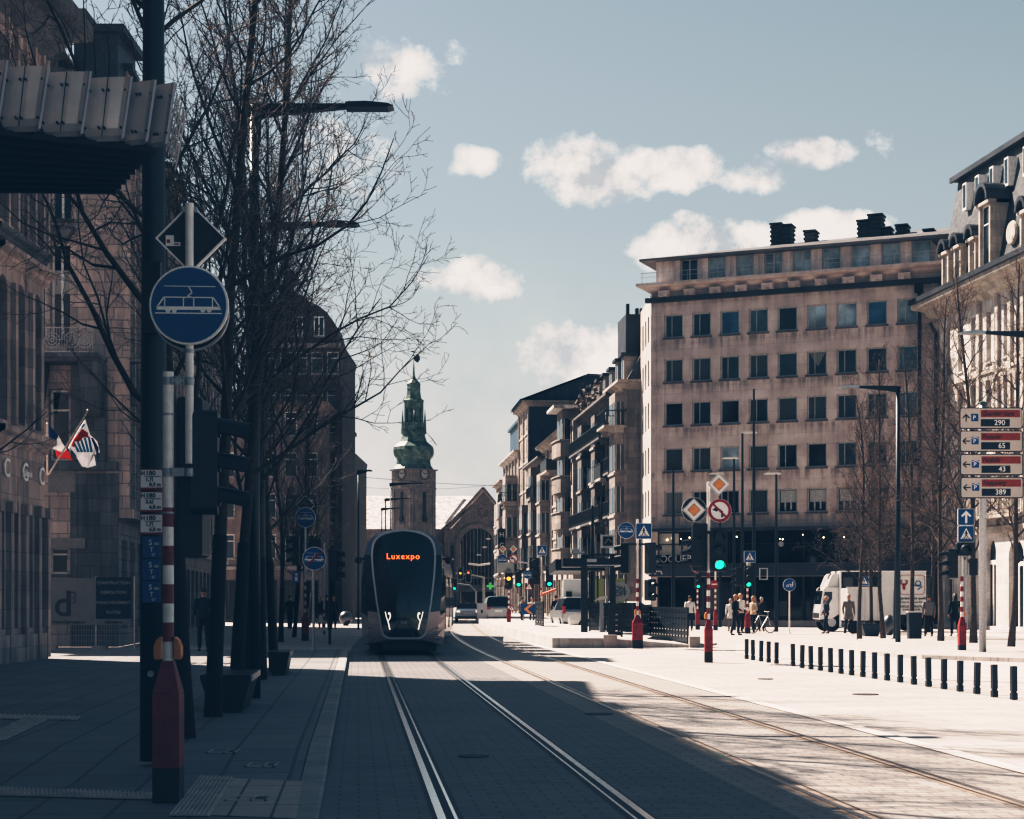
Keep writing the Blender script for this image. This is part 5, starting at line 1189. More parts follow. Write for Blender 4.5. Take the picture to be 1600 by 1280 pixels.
for i in range(3):
    y2 = YM-.3; k = y2/FPX; p = at(236, 855+i*35, y2)
    o = thing('gate_valve_plate', 'blue water-main S plate, %s of three below the hydrant plates' % ['topmost','middle','lowest'][i], 'plate', p, 0, 'blue plates on the mast')
    mb = MB(); mb.box(-14*k, 14*k, 0, .012, -16.5*k, 16.5*k); mb.build('plate', 'blue', o); text('S', 12*k, (-1*k, -.004, 7*k), 'ltext', o, ext=.001); text('180', 6*k, (8*k, -.004, 5*k), 'ltext', o, ext=.001); text('T', 10*k, (1*k, -.004, -4*k), 'ltext', o, ext=.001); text('67', 6*k, (4*k, -.004, -12*k), 'ltext', o, ext=.001)
# -- aluminium canopy at the top left
cp = thing('canopy', 'shelter canopy with stepped brushed aluminium panels and dark underside at the top left', 'canopy', (X(0, 12.2), 12.2, 4.98))
e0, e1 = Vector((X(-260, 11.75)-cp.location.x, 11.75-12.2)), Vector((X(256, 12.75)-cp.location.x, 12.75-12.2)); ux = (e1-e0).normalized()
seams = [-260, -200, -130, -68, -2, 63, 131, 198, 238, 271]; kk = lambda px: (px-256)/(256+260)
mb = MB()
def epx(px, yoff=0):
    f = kk(px)+1; return e0.lerp(e1, f)+Vector((-ux.y, ux.x))*yoff
tops = 0.0
for i in range(len(seams)-1):
    a, b = seams[i], seams[i+1]; pa, pb = epx(a, .10), epx(b, -.04); pa2 = epx(a-4, .12); zt_ = .46; tl_ = .0
    lean_ = epx(b-14, -.02); la = epx(a-14, .12)
    nu, zr_ = 8, [(0,.075),(.03,.035),(.08,.012),(.16,.002),(.30,0),(zt_,0)]; vs = []
    for zq, yo in zr_:
        for u_ in range(nu+1):
            f = u_/nu; fz_ = zq/zt_; p = la.lerp(lean_, f).lerp(pa.lerp(pb, f), fz_); vs.append((p.x, p.y+yo+.05*(1-f)**3-.025*(f > .9), zq))
    base_ = len(mb.f); mb.add(vs, [(j*(nu+1)+i_, j*(nu+1)+i_+1, (j+1)*(nu+1)+i_+1, (j+1)*(nu+1)+i_) for j in range(len(zr_)-1) for i_ in range(nu)])
    bk = epx(b, .14); bl_ = epx(b-14, .14)
    mb.cur = 1; mb.add([(lean_.x,lean_.y,0),(bl_.x,bl_.y,0),(bk.x,bk.y,zt_),(pb.x,pb.y,zt_)], [(0,1,2,3)])
    d_ = Vector((.012,-.004)); mb.add([(lean_.x,lean_.y-.006,0),(lean_.x+.02,lean_.y-.004,0),(pb.x+.02,pb.y-.004,zt_),(pb.x,pb.y-.006,zt_)], [(0,1,2,3)]); mb.cur = 0
for i in range(6):                              # the panels fan away around the corner
    yy = 12.95+.22*i; tx_, ty_, bx_, by_ = 272+3.4*i, 138+7*i, 256+3.4*i, 222+8*i
    q = [Vector(at(px, py, yy))-cp.location for px, py in ((bx_, by_), (bx_+3.0, by_+2), (tx_+3.0, ty_+2), (tx_, ty_))]
    mb.cur = 0; mb.add([tuple(v) for v in q], [(0,1,2,3)]); q2 = [v+Vector((-.03, .16, 0)) for v in (q[0], q[3])]
    mb.cur = 1; mb.add([tuple(v) for v in (q2[0], q[0], q[3], q2[1])], [(0,1,2,3)])
mb.cur = 2
for i in range(len(seams)-1):
    a, b = seams[i], seams[i+1]; m_ = (a+b)/2
    if b > 20 and b < 200:
        pa, pb = epx(m_, .02), epx(m_-10, .03); mb.add([(pb.x-.004,pb.y-.012,.01),(pb.x+.004,pb.y-.012,.01),(pa.x+.004,pa.y-.012,.45),(pa.x-.004,pa.y-.012,.45)], [(0,1,2,3)])
    for f_ in (.1,.42,.54,.92):
        for zz in (.08, .36): p = epx(a+(b-a)*f_-(.46-zz)*26, .10-.14*f_); mb.lathe([(.009,-.012),(.009,.03)], 8, (p.x, p.y, zz), 'y')
mb.build('fascia_panels', ['louvre','tramt','blackm'], cp, smooth=False)
mb = MB(); w0, w1 = epx(-260, .16), epx(250, .16); v0, v1 = epx(-260, 2.9), epx(258, 1.75)
mb.add([(w0.x,w0.y,.02),(w1.x,w1.y,.02),(v1.x,v1.y,.02),(v0.x,v0.y,.02),(w0.x,w0.y,.44),(w1.x,w1.y,.44),(v1.x,v1.y,.44),(v0.x,v0.y,.44)], [(0,3,2,1),(4,5,6,7),(0,1,5,4),(1,2,6,5),(2,3,7,6),(3,0,4,7)])
mb.build('roof_deck', 'canopyd', cp)
mb = MB()
for i in range(9):
    f_ = i/9; a, b = w0.lerp(v0, f_), w1.lerp(v1, f_); mb.tube([(a.x,a.y,-.01),(b.x,b.y,-.01)], .028, 4)
mb.build('soffit_slat', 'canopyd', cp)
mb = MB(); mb.lathe([(.09,-4.9),(.09,.0)], 14, (-1.4,.9,0)); mb.build('column', 'pole', cp)

# ------------------------------------------------------------------ street lamps
def lamp(label, px, Y, zt_, tip, zbase=0., rr=.085, grp='street lamps with single flat arms'):
    xb = X(px, Y); r = thing('street_lamp', label, 'street lamp', (xb, Y, zbase), 0, grp)
    H = zt_-zbase; mb = MB(); mb.lathe([(rr*1.15,0),(rr,H*.4),(rr*.8,H)], 12); mb.build('pole', 'pole', r, smooth=True)
    s_ = 1 if tip > 0 else -1; L_ = abs(tip)
    mb = MB(Matrix.Scale(s_, 4, (1,0,0)) if s_ < 0 else Matrix())
    mb.prism([(-.08,-.18),(-.08,.0),(.1,.02),(L_*.66,.02),(L_*.66,-.05),(.35,-.15),(.10,-.20)], -.05, .05); mb.v = [(a, b, c+H) for a, b, c in mb.v]; mb.build('arm', 'pole', r)
    mb = MB(Matrix.Scale(s_, 4, (1,0,0)) if s_ < 0 else Matrix()); mb.prism([(L_*.66,.02),(L_*.8,.03),(L_*.96,.0),(L_,-.035),(L_*.96,-.06),(L_*.66,-.055)], -.15, .15); mb.v = [(a, b, c+H) for a, b, c in mb.v]; mb.build('lamp_head', 'steel' if s_ < 0 else 'pole', r)
    return r
lamp('dark street lamp behind the left trees, its long arm reaching over the near track', 397, 25.6, Z(165,25.6), X(615,25.6)-X(397,25.6), .1)
lamp('dark street lamp one further back among the left trees', 408, 33.8, Z(349,33.8), X(562,33.8)-X(408,33.8), .1)
lamp('black street lamp in front of the apartment block, arm pointing left', 1403, 59, Z(604,59), X(1310,59)-X(1403,59))
lamp('street lamp reaching in from the right edge, in front of the limestone building', 1618, 47.5, Z(519,47.5), X(1497,47.5)-X(1618,47.5), .11)
for px, Y, py, tp, lb in ((610.5,108,755,52,'first of the far lamps beside the clock tower, the tallest'), (602.5,124,779,40,'second of the far lamps beside the clock tower'), (596.5,138,794,34,'third of the far lamps beside the clock tower, the shortest'), (560,90,735,22,'far lamp poking out beside the narrow brown house')):
    lamp(lb, px, Y, Z(py,Y), (X(px+tp,Y)-X(px,Y)), 0, .05)
for px, ptop, py, lb in ((1160,676,960,'slim dark lamp post with a small bright head, left of the group at the crossing'), (1147,716,958,'shorter slim lamp post just left of the small bright-headed one'), (1213,740,985,'slim dark lamp post behind the round cycle sign'), (1125,740,955,'short slim lamp post behind the no-left-turn sign')):
    Y = 1.58*FPX/(py+25-HY) if py < 970 else 86.; Y = {1160:91,1147:89,1213:84,1125:98}[px]
    r = thing('lamp_post', lb, 'street lamp', (X(px, Y), Y, 0), 0, 'slim lamp posts on the square'); H = Z(ptop, Y)
    mb = MB(); mb.lathe([(.10,0),(.075,H*.5),(.05,H)], 10); mb.build('pole', 'pole', r)
    mb = MB(); mb.prism([(-.45,-.04),(-.3,.03),(.3,.03),(.42,-.04)], -.3, .1); mb.v = [(a+(.35 if px == 1160 else -.2), b, c+H) for a, b, c in mb.v]; mb.build('lamp_head', 'cwhite', r)
for px, ptop, Y, lb in ((1178,608,90,'tallest thin dark mast in front of the apartment block'), (1400,870,68,'dark post without a lamp beside the tree in front of the truck'), (926,790,70,'dark mast beside the tram shelter'), (1052,735,92,'thick dark mast at the left corner of the apartment block')):
    r = thing('mast', lb, 'mast', (X(px, Y), Y, 0)); H = Z(ptop, Y); mb = MB(); mb.lathe([(.12,0),(.09,H*.5),(.05,H)], 10); mb.build('pole', 'pole', r)
    mb = MB(); mb.lathe([(.2,0),(.2,.04),(.13,.05),(.13,.1)], 10); mb.build('base_plate', 'pole', r)

# ------------------------------------------------------------------ bollards
bx = [213,245,285,323,362,445,490,535,582,633,685,738,794,853,916,981,1050,1123,1200,1280,1364,1452,1549]
by = [799,805,811,817,823,835,844,851,858,866,873,881,889,898,907,916,927,938,950,962,974,990,1003]
mb = MB(); hb = .53; mb.frus(0,0,0,.11,.048,.048,.048,.048); mb.frus(0,0,.1101,.135,.036,.036,.036,.036); mb.frus(0,0,.1351,hb,.045,.045,.045,.045)
me = mb.mesh('bollard', 'black')
for i, (a, b) in enumerate(zip(bx, by)):
    px, py = 1100+a/3.2, 780+b/3.2; Y = gy(py)
    o = bpy.data.objects.new('bollard', me); C.objects.link(o); o.location = (X(px,Y), Y, 0); o.rotation_euler = (R(random.Random(i).uniform(-1,1)), R(random.Random(i+50).uniform(-1,1)), R(10)); 
    m_ = o.modifiers.new('bevel', 'BEVEL'); m_.width = .006; m_.segments = 2
    tag(o, 'short black bollard, %s from the left in the long row across the plaza' % ordn(i), 'bollard', 'bollards across the plaza')
# ------------------------------------------------------------------ tram
YT0 = 48.0
tr = thing('tram', 'dark silver tram with big egg-shaped black windscreen showing Luxexpo in orange', 'tram', (X(631.5, YT0), YT0, 0), math.atan(-ST))
def bodyhw(z):
    P = [(.28,1.12),(.5,1.17),(1.25,1.20),(2.2,1.19),(2.75,1.14),(3.1,1.05),(3.35,.92),(3.5,.72),(3.56,.4),(3.57,0)]
    for (a, b), (c, d) in zip(P, P[1:]):
        if a <= z <= c: return b+(d-b)*(z-a)/(c-a)
    return P[0][1]
zsn = [.28,.5,.8,1.1,1.22,1.3,1.7,2.1,2.5,2.7,2.85,3.0,3.15,3.28,3.38,3.46,3.52,3.555,3.57]
def outline():
    R_ = [(bodyhw(z), z) for z in zsn]; return R_[:-1] + [(0, 3.57)] + [(-a, b) for a, b in reversed(R_[:-1])]
def maskx(z):
    P = [(.46,.42),(.50,.52),(.56,.60),(.66,.645),(1.5,.79),(2.4,.905),(2.9,.93),(3.15,.905),(3.3,.84),(3.42,.71),(3.5,.54),(3.56,.30),(3.59,0)]
    for (a, b), (c, d) in zip(P, P[1:]):
        if a <= z <= c: return b+(d-b)*(z-a)/(c-a)
    return P[0][1]
def my(x, z): return .02 + .05*abs(z-1.0)*(z < 1.0) + max(0, z-1.1)**1.7*.16 + .22*(abs(x)/.93)**2.2
def mout(k=1.):
    zz = [.46+(3.59-.46)*((i/17)**1.0) for i in range(18)]
    zz = [.46,.50,.56,.66,.95,1.22,1.5,1.9,2.3,2.6,2.85,3.05,3.2,3.32,3.42,3.5,3.56,3.588]
    a = [(maskx(z), z) for z in zz] + [(0, 3.59)]; return a[:-1] + [a[-1]] + [(-x, z) for x, z in reversed(a[:-1])]
mo = mout(); bo = outline(); cxz = (0, 2.0)
# same count: 37 each
def scale_(pts, k): return [(cxz[0]+(x-cxz[0])*k, cxz[1]+(z-cxz[1])*(1-(1-k)*.62)) for x, z in pts]
def skin_(a, b, ya, yb, name, mats, selm, close=True):
    mb = MB(); n = len(a); vs = [(x, ya(x, z), z) for x, z in a] + [(x, yb(x, z), z) for x, z in b]
    for i in range(n if close else n-1):
        j = (i+1) % n; zc = (b[i][1]+b[j][1])/2; mb.cur = selm(zc, i); o = len(mb.v); mb.v += [vs[i], vs[j], vs[n+j], vs[n+i]]; mb.f.append((o, o+1, o+2, o+3)); mb.mi.append(mb.cur)
    return mb.build(name, mats, tr, smooth=False)
sel = lambda zc, i: 1 if 1.22 < zc < 2.86 else (2 if zc >= 2.86 else 0)
yb0 = lambda x, z: .75+max(0, z-1.1)**1.6*.12
mid = [((a[0]+b[0])/2+(.06 if a[0] > 0 else -.06)*(1 if abs(a[0]) > .1 else 0), (a[1]+b[1])/2) for a, b in zip(mo, bo)]
ymid = lambda x, z: .30+max(0, z-1.1)**1.7*.14
skin_(mo, mid, my, ymid, 'nose', ['tramb','tramg','tramroof'], sel); skin_(mid, bo, ymid, yb0, 'front_shell', ['tramb','tramg','tramroof'], sel)
tin = scale_(mo, .94)
skin_(mo, tin, lambda x, z: my(x, z)-.03, lambda x, z: my(x, z)-.03, 'windscreen_trim', 'tramt', lambda z, i: 0)
skin_(mo, mo, my, lambda x, z: my(x, z)-.03, 'windscreen_trim', 'tramt', lambda z, i: 0)
mb = MB(); ringsz = [tin]+[scale_(mo, k) for k in (.8,.6,.4,.2)]; n = len(tin)
for rg_ in ringsz: mb.v += [(x, my(x, z)-.02, z) for x, z in rg_]
mb.v.append((0, my(0, 2.0)-.02, 2.0))
for q in range(4):
    for i in range(n): j = (i+1) % n; mb.f.append((q*n+i, q*n+j, (q+1)*n+j, (q+1)*n+i)); mb.mi.append(0)
for i in range(n): mb.f.append((4*n+i, 4*n+(i+1) % n, 5*n)); mb.mi.append(0)
ws = mb.build('windscreen', 'tramg', tr, smooth=True)
def car(y0, y1, dx0, dx1, tag_):
    mb = MB(); n = len(bo)
    for y, dx in ((y0, dx0), (y1, dx1)): mb.v += [(x+dx, y, z) for x, z in bo]
    for i in range(n):
        j = (i+1) % n; zc = (bo[i][1]+bo[j][1])/2; mb.f.append((i, j, n+j, n+i)); mb.mi.append(0 if i == n-1 else sel(zc, i))
    mb.f.append(tuple(range(n, 2*n))); mb.mi.append(0)
    b = mb.build('car_body', ['tramb','tramg','tramroof'], tr)
    m2 = MB(); 
    for s_ in (-1, 1):
        for k in range(3): yy_ = y0+.8+(y1-y0-2)*k/2; f_ = (yy_-y0)/(y1-y0); xx = dx0+(dx1-dx0)*f_; m2.box(xx+s_*1.19-.02, xx+s_*1.19+.02, yy_, yy_+1.2, .45, 2.5)
    m2.build('door', 'tramg', b)
    m3 = MB(); m3.box(dx0-.8, dx0+.8, y0+.8, y1-.5, 3.5, 3.72); m3.build('roof_box', 'tramroof', b)
mb = MB(); n = len(bo)
for f_, (fn, y_) in enumerate(((yb0, None), (None, 6.0))):
    mb.v += [(x, fn(x, z) if fn else y_, z) for x, z in bo]
for i in range(n): j = (i+1) % n; zc = (bo[i][1]+bo[j][1])/2; mb.f.append((i, j, n+j, n+i)); mb.mi.append(0 if i == n-1 else sel(zc, i))
mb.build('front_car', ['tramb','tramg','tramroof'], tr)
car(6.4, 16.5, .06, .75, 0); car(16.9, 27, .8, 1.7, 1)
mb = MB(); mb.box(-1.0,1.0,6.0,6.4,.4,3.4); mb.box(-.3,1.7,16.5,16.9,.4,3.4); mb.build('bellows', 'blackm', tr)
mb = MB(); mb.box(-.95,.95,.9,5.8,.10,.4); mb.box(-.6,.6,.4,.9,.16,.42); mb.build('skirt', 'black', tr)
for s_ in (-1, 1):
    mb = MB(); f_ = lambda x, z: my(x, z)-.035
    def strip(pts, w_):
        for (a, b), (c, d) in zip(pts, pts[1:]):
            mb.add([(s_*(a-w_), f_(a, b), b), (s_*(a+w_), f_(a, b), b), (s_*(c+w_), f_(c, d), d), (s_*(c-w_), f_(c, d), d)], [(0,1,2,3)])
    strip([(.53,1.24),(.50,1.10),(.46,.97)], .014); strip([(.40,1.20),(.385,1.12),(.40,1.05),(.455,.97),(.43,.88),(.40,.73)], .018)
    mb.lathe([(.036,-.06),(.036,-.03)], 12, (s_*.42, my(.42,1.19), 1.19), 'y'); mb.build('headlight', 'lhead', tr)
    mb = MB(); mb.tube([(s_*1.13,.75,2.75),(s_*1.27,.6,2.72)], .03, 6); mb.lathe([(0,.48),(.10,.52),(.11,.62),(.06,.72)], 10, (s_*1.28,0,2.70), 'y'); mb.build('camera_pod', 'black', tr)
    mb = MB(); mb.box(s_*.88-.12, s_*.88+.12, .27, .30, .76, .78); mb.box(s_*.98-.08, s_*.98+.08, .33, .36, .52, .54); mb.build('panel_gap', 'black', tr)
text('Luxexpo', .235, (-.02, my(0,2.8)-.06, 2.80), 'lnix', tr, ext=.004, name='destination_display')
text('CAF', .10, (0.0, my(0,.95)-.04, .93), 'tramt', tr, name='maker_badge')
mb = MB(); mb.box(-.62, .25, my(0,2.45)-.0, my(0,2.45)+.004, 2.2, 2.3); mb.build('dash_reflection', 'tramg', tr)
mb = MB(); fz = lambda x, z: my(x, z)-.026
mb.add([(.28, fz(.28,1.75), 1.55), (.48, fz(.48,1.75), 1.62), (.52, fz(.5,2.), 2.0), (.30, fz(.3,2.), 1.86)], [(0,1,2,3)]); mb.build('cab_seat', paint('cab_grey', (.06,.07,.075), .7), ws)
mb = MB(); mb.lathe([(0,-.004),(.10,0),(0,.004)], 12, (.06, my(.06,2.0)-.03, 2.06), 'y'); mb.add([(-.05, my(0,1.9)-.028, 1.8), (.20, my(.1,1.9)-.028, 1.8), (.14, my(.1,1.95)-.028, 1.97), (0., my(0,1.95)-.028, 1.97)], [(0,1,2,3)]); mb.build('driver_silhouette', paint('cab_dim', (.045,.052,.058), .8), ws)

# ------------------------------------------------------------------ more signal posts and signs
def placed(px, py, label, **kw): return sigpost(label, px, py, **kw)
# centre: the one with green light and three signs
r, Y = placed(1107, 1035, 'striped signal post on the plaza with a green light and three signs on top', H=4.55, hw=.10, button='left')
k = Y/FPX; head(r, (1121-1107)*k, -.25, Z(828,Y), 0, 2, h=1.05, w_=.42); head(r, -.20, .12, Z(818,Y), PI, None, h=1.2, w_=.40, d=.3); head(r, (1088-1107)*k, .0, Z(840,Y), -PI/2, None, h=.75, w_=.28)
mb = MB(); mb.box(-.3, .35, -.05, .06, Z(828,Y)-.1, Z(828,Y)-.04); mb.build('bracket', 'blackm', r)
sign('dia', 'orange and white priority diamond, topmost above the plaza signal', 1123.5, 757, Y-.12, 18)
sign('noleft', 'no-left-turn sign in red and white above the plaza signal', 1124.5, 798, Y-.14, 18.5)
sign('back', 'dark round backing disc behind the lower left priority diamond', 1084.5, 796.5, Y-.02, 19.5, name='round_sign')
sign('dia', 'priority diamond in front of a dark round disc, left of the no-left-turn sign', 1084.5, 797, Y-.12, 18.5)
# centre left: post with tram and crossing sign, two heads seen from the side
r, Y = placed(996, 1013, 'striped signal post at the foot of the platform ramp, tram and crossing signs above', H=4.2, hw=.17, button='both')
k = Y/FPX; head(r, (978-996)*k, 0, Z(848,Y), -PI/2-.3, None, h=1.0, w_=.36); head(r, (1016-996)*k, 0, Z(848,Y), PI/2+.3, None, h=1.0, w_=.36); head(r, (1016-996)*k, 0, Z(905,Y), .4, None, h=.7, w_=.3, n=2)
mb = MB(); mb.box(-.5,.6,-.03,.03, Z(852,Y), Z(849,Y)); mb.build('bracket', 'blackm', r)
sign('tram', 'round blue tram sign left of the square crossing sign, above the ramp post', 978.5, 829, Y-.15, 13)
sign('cross', 'square blue pedestrian crossing sign above the ramp post', 1006, 830, Y-.15, 12.5)
# right: next to the parking guide
r, Y = placed(1503, 1022, 'striped signal post with red pedestal beside the parking guide mast at the right', H=4.1, hw=.105, button='right')
k = Y/FPX; head(r, (1488-1503)*k, 0, Z(858,Y), -PI/2, None, h=.85, w_=.26); head(r, .05, 0, Z(848,Y), 0, None, h=.38, w_=.45, n=1); mb = MB(); mb.box((1515-1503)*k, (1527-1503)*k, -.05, .05, Z(899,Y), Z(873,Y)); mb.build('control_box', 'black', r)
mb = MB(); mb.lathe([(.03,Z(985,Y)),(.03,Z(796,Y))], 12, ((1512-1503)*k,.1,0)); mb.box(-.02, (1512-1503)*k, .02, .1, Z(902,Y), Z(898,Y)); mb.box(-.02, (1512-1503)*k, .02, .1, Z(860,Y), Z(857,Y)); mb.build('sign_pole', 'galv', r)
sign('up', 'blue square one-way arrow sign above the crossing sign at the right', 1509.5, 808, Y-.05, 13)
sign('cross', 'blue square pedestrian sign under the one-way arrow at the right', 1509.5, 834.5, Y-.05, 12.8)
# behind the group of people
r, Y = placed(1168, 990, 'distant striped signal post with green light amid the waiting group', H=3.5, hw=.12, button=None)
k = Y/FPX; head(r, 0, -.2, Z(885,Y), 0, 2, h=1.0, w_=.36); head(r, -.42, 0, Z(887,Y), -PI/2, None, h=.85, w_=.3); mb = MB(); mb.ring([(.55,3.05),(.95,3.05),(.95,2.5),(.55,2.5)][::-1], [(.6,3.0),(.9,3.0),(.9,2.55),(.6,2.55)][::-1], -.03, .03); mb.build('countdown_frame', 'galv', r)
mb = MB(); mb.lathe([(.03,2.9),(.03,Z(870,Y))], 10, (.12,.05,0)); mb.build('sign_pole', 'galv', r)
sign('cross', 'small square pedestrian sign above the waiting group', 1171.5, 870, Y-.1, 9)
r, Y = placed(1118, 985, 'distant thin striped post with a red no-entry sign, behind the plaza signal', H=3.2, hw=.11, button=None); sign('noentry', 'small no-entry sign on the thin striped post', 1116, 913, Y-.1, 6.5)
r, Y = placed(1090, 984, 'distant thin striped post with a small green light, left of the plaza signal', H=3.0, hw=.11, button=None); head(r, 0, -.15, 2.95, 0, 2, h=.8, w_=.3); 
sign('yield', 'small yield triangle hanging left of the plaza signal', 1086, 888, Y-.3, 8.5); sign('bike', 'small round blue sign behind the left side of the plaza signal', 1083, 858, Y-.3, 7); sign('cross', 'small pedestrian sign under the small round blue sign', 1085, 873, Y-.3, 6.5)
# round cycle sign on its own pole
Y = gy(990); o = thing('sign_pole', 'pale thin pole carrying the round blue cycle sign', 'pole', (X(1233.5,Y), Y, 0)); mb = MB(); mb.lathe([(.035,0),(.035,Z(905,Y))], 10); mb.build('pole', 'polew', o); mb = MB(); mb.lathe([(.08,0),(.08,.03),(.04,.06)], 10); mb.build('foot', 'galv', o)
sign('bike', 'round blue cycle and pedestrian sign standing alone before the shopfront', 1233.5, 914, Y-.06, 10)
# sidewalk end: tram-end sign and the far tram sign
Y = gy(1017, .1); o = thing('sign_pole', 'grey pole of the struck-through tram sign at the sidewalk end', 'pole', (X(490,Y), Y, .1)); mb = MB(); mb.lathe([(.038,0),(.038,Z(860,Y)-.1)], 12); mb.build('pole', 'galv', o); mb = MB(); mb.lathe([(.08,0),(.08,.03),(.045,.06)], 12); mb.build('foot', 'galv', o)
sign('tramend', 'round blue tram sign with red slash at the sidewalk end', 491, 873, Y-.06, 18.5)
r, Y = placed(477, 1001, 'far striped signal post with black heads seen between trees and tram', H=5.0, hw=.13, button='both')
head(r, -.35, 0, Z(838,Y), -PI/2, None, h=1.1, w_=.4); head(r, .35, .2, Z(842,Y), PI, None, h=1.2, w_=.5)
sign('tram', 'smaller round blue tram sign above the struck-through one', 477.3, 808.5, Y-.15, 16); sign('diaback', 'small diamond sign seen from behind, above the smaller tram sign', 477.3, 789, Y-.05, 15)
r, Y = placed(506.5, 997, 'striped post with white cap behind the person with the white bag', H=3.9, base=False, button=None)
o = thing('signal_box', 'black signal head seen side-on to the right of the struck-through tram sign', 'traffic light', (X(522,60), 60, 0)); head(o, 0, 0, Z(858,60), PI/2, None, h=1.1, w_=.5, n=3); mb = MB(); mb.lathe([(.05,0),(.05,Z(858,60))], 10, (-.15,0,0)); mb.build('pole', 'pole', o)
o = thing('information_sign', 'small blue pedestrian panel between the left trunks', 'sign', at(463,902,62)); mb = MB(); mb.box(-.14,.14,0,.03,-.22,.22); mb.build('plate', 'blue', o); mb = MB(); mb.box(-.05,.05,-.02,-.001,-.14,.02); mb.lathe([(.05,-.02),(.05,-.001)], 10, (0,0,.1), 'y'); mb.build('symbol', 'white', o)
# far cluster by the road
r, Y = placed(795, 981, 'far red and black striped post with an amber light near the parked van', H=3.8, hw=.12, button=None); head(r, 0, -.15, Z(888,Y), 0, 1, h=1.15, w_=.42); head(r, .55, 0, Z(890,Y), 0, 2, h=1.0, w_=.35)
sign('dia', 'left one of two distant priority diamonds over the avenue', 785.3, 858, Y-.3, 6.5); sign('dia', 'right one of two distant priority diamonds over the avenue', 802.3, 858, Y-.3, 6.5)
sign('tram', 'distant round blue sign under the left distant diamond', 785, 874.5, Y-.3, 8); sign('noleft', 'distant round red-ringed sign under the right distant diamond', 802.5, 873.5, Y-.3, 7.5)
o = thing('traffic_mirror', 'pale reflecting traffic mirror below the distant signs', 'mirror', at(790.5,887,Y-.35)); mb = MB(); mb.prism(rrect(.42,.26,.1), 0, .05); mb.build('mirror', 'blind', o); mb = MB(); mb.ring(rrect(.45,.29,.11), rrect(.42,.26,.1), -.02, .06); mb.build('frame', 'galv', o)
r, Y = placed(846, 980, 'far signal post under a square crossing sign, mid-avenue', H=4.0, hw=.12, button=None); head(r, .45, -.15, Z(885,Y), 0, 2, h=1.2, w_=.4); head(r, -.4, 0, Z(872,Y), 0, None, h=1.5, w_=.6); mb = MB(); mb.tube([(0,0,Z(884,Y)),(-1.8,0,Z(875,Y))], .04, 8); mb.build('arm', 'galv', r)
sign('cross', 'distant square crossing sign over the mid-avenue signal', 847, 860, Y-.3, 7.6); sign('tram', 'distant dark blue round sign left of the mid-avenue signal', 824, 898, Y-.3, 6.5); sign('warn', 'distant red-edged warning triangle beside the avenue', 826.5, 918, Y-.3, 7); sign('warn', 'second warning triangle lower down, behind the van', 799.5, 951, 105, 5.5)
# cantilever with two pairs of pale-edged signal heads
Y = 150.; o = thing('signal_gantry', 'grey overhead arm carrying four pale-rimmed traffic signals before the station', 'traffic light', (X(756,Y), Y, 0))
mb = MB(); H1, H2 = Z(902,Y), Z(915,Y); mb.lathe([(.12,0),(.1,H1)], 10); mb.tube([(0,0,H1),(X(740,Y)-X(756,Y),0,Z(899,Y)),(X(712,Y)-X(756,Y),0,Z(896,Y))], .07, 6); mb.tube([(X(744,Y)-X(756,Y),0,0),(X(744,Y)-X(756,Y),0,Z(925,Y)),(X(735,Y)-X(756,Y),0,Z(915,Y)),(X(705,Y)-X(756,Y),0,Z(911,Y))], .07, 6); mb.build('arm', 'galv', o)
for px, py, lit in ((719.5,887,1),(732,892,0),(701.5,899,None),(710.5,905,2)):
    hx = X(px,Y)-X(756,Y); hh = head(o, hx, -.12, Z(py,Y), 0, lit, h=.98, w_=.36); mb = MB(); mb.ring(rrect(.29,.58,.12,4,(hx,Z(py,Y)-.49)), rrect(.24,.53,.1,4,(hx,Z(py,Y)-.49)), -.1, -.05); mb.build('backboard', 'blind', hh)
o = thing('overhead_lamp', 'pale V-shaped lamp hanging over the avenue in front of the station window', 'street lamp', at(749,882,140)); mb = MB(); k = 140/FPX
mb.tube([(-17*k,0,1*k),(0,0,-1*k),(17*k,0,1.2*k)], .09, 6); mb.build('lamp_tubes', 'cwhite', o); mb = MB(); mb.tube([(0,0,-1*k),(0,0,60*k)], .02, 4); mb.build('suspension_wire', 'blackm', o)
for i, (px, py, Y) in enumerate(((763,842,180),(757.5,855,200),(748,867,230),(706,874,160))):
    o = thing('overhead_lamp', 'small pale lamp hanging over the avenue, %s from the top' % ordn(i), 'street lamp', at(px,py,Y), 0, 'hanging lamps over the avenue'); k = Y/FPX; mb = MB(); mb.frus(0,0,-.08,.08,3.5*k,.2,3*k,.15); mb.build('lamp_head', 'cwhite', o); mb = MB(); mb.tube([(0,0,.08),(14*k,0,.3)], .02, 4); mb.build('arm', 'blackm', o)
wires = [((568,762,170),(778,757,210)),((560,745,120),(930,757,140)),((545,776,150),(770,780,200)),((330,620,60),(905,690,118))]
for i, (a, b) in enumerate(wires[:3]):
    p, q = at(*a), at(*b); mb = MB(); mb.tube([p.lerp(q, t/12)-Vector((0,0,.35*math.sin(PI*t/12))) for t in range(13)], .017, 4); tag(mb.build('overhead_wire', 'blackm'), 'thin overhead wire across the avenue, %s from the top' % ['upper one','middle one','lower one'][i], 'wire', 'overhead wires')
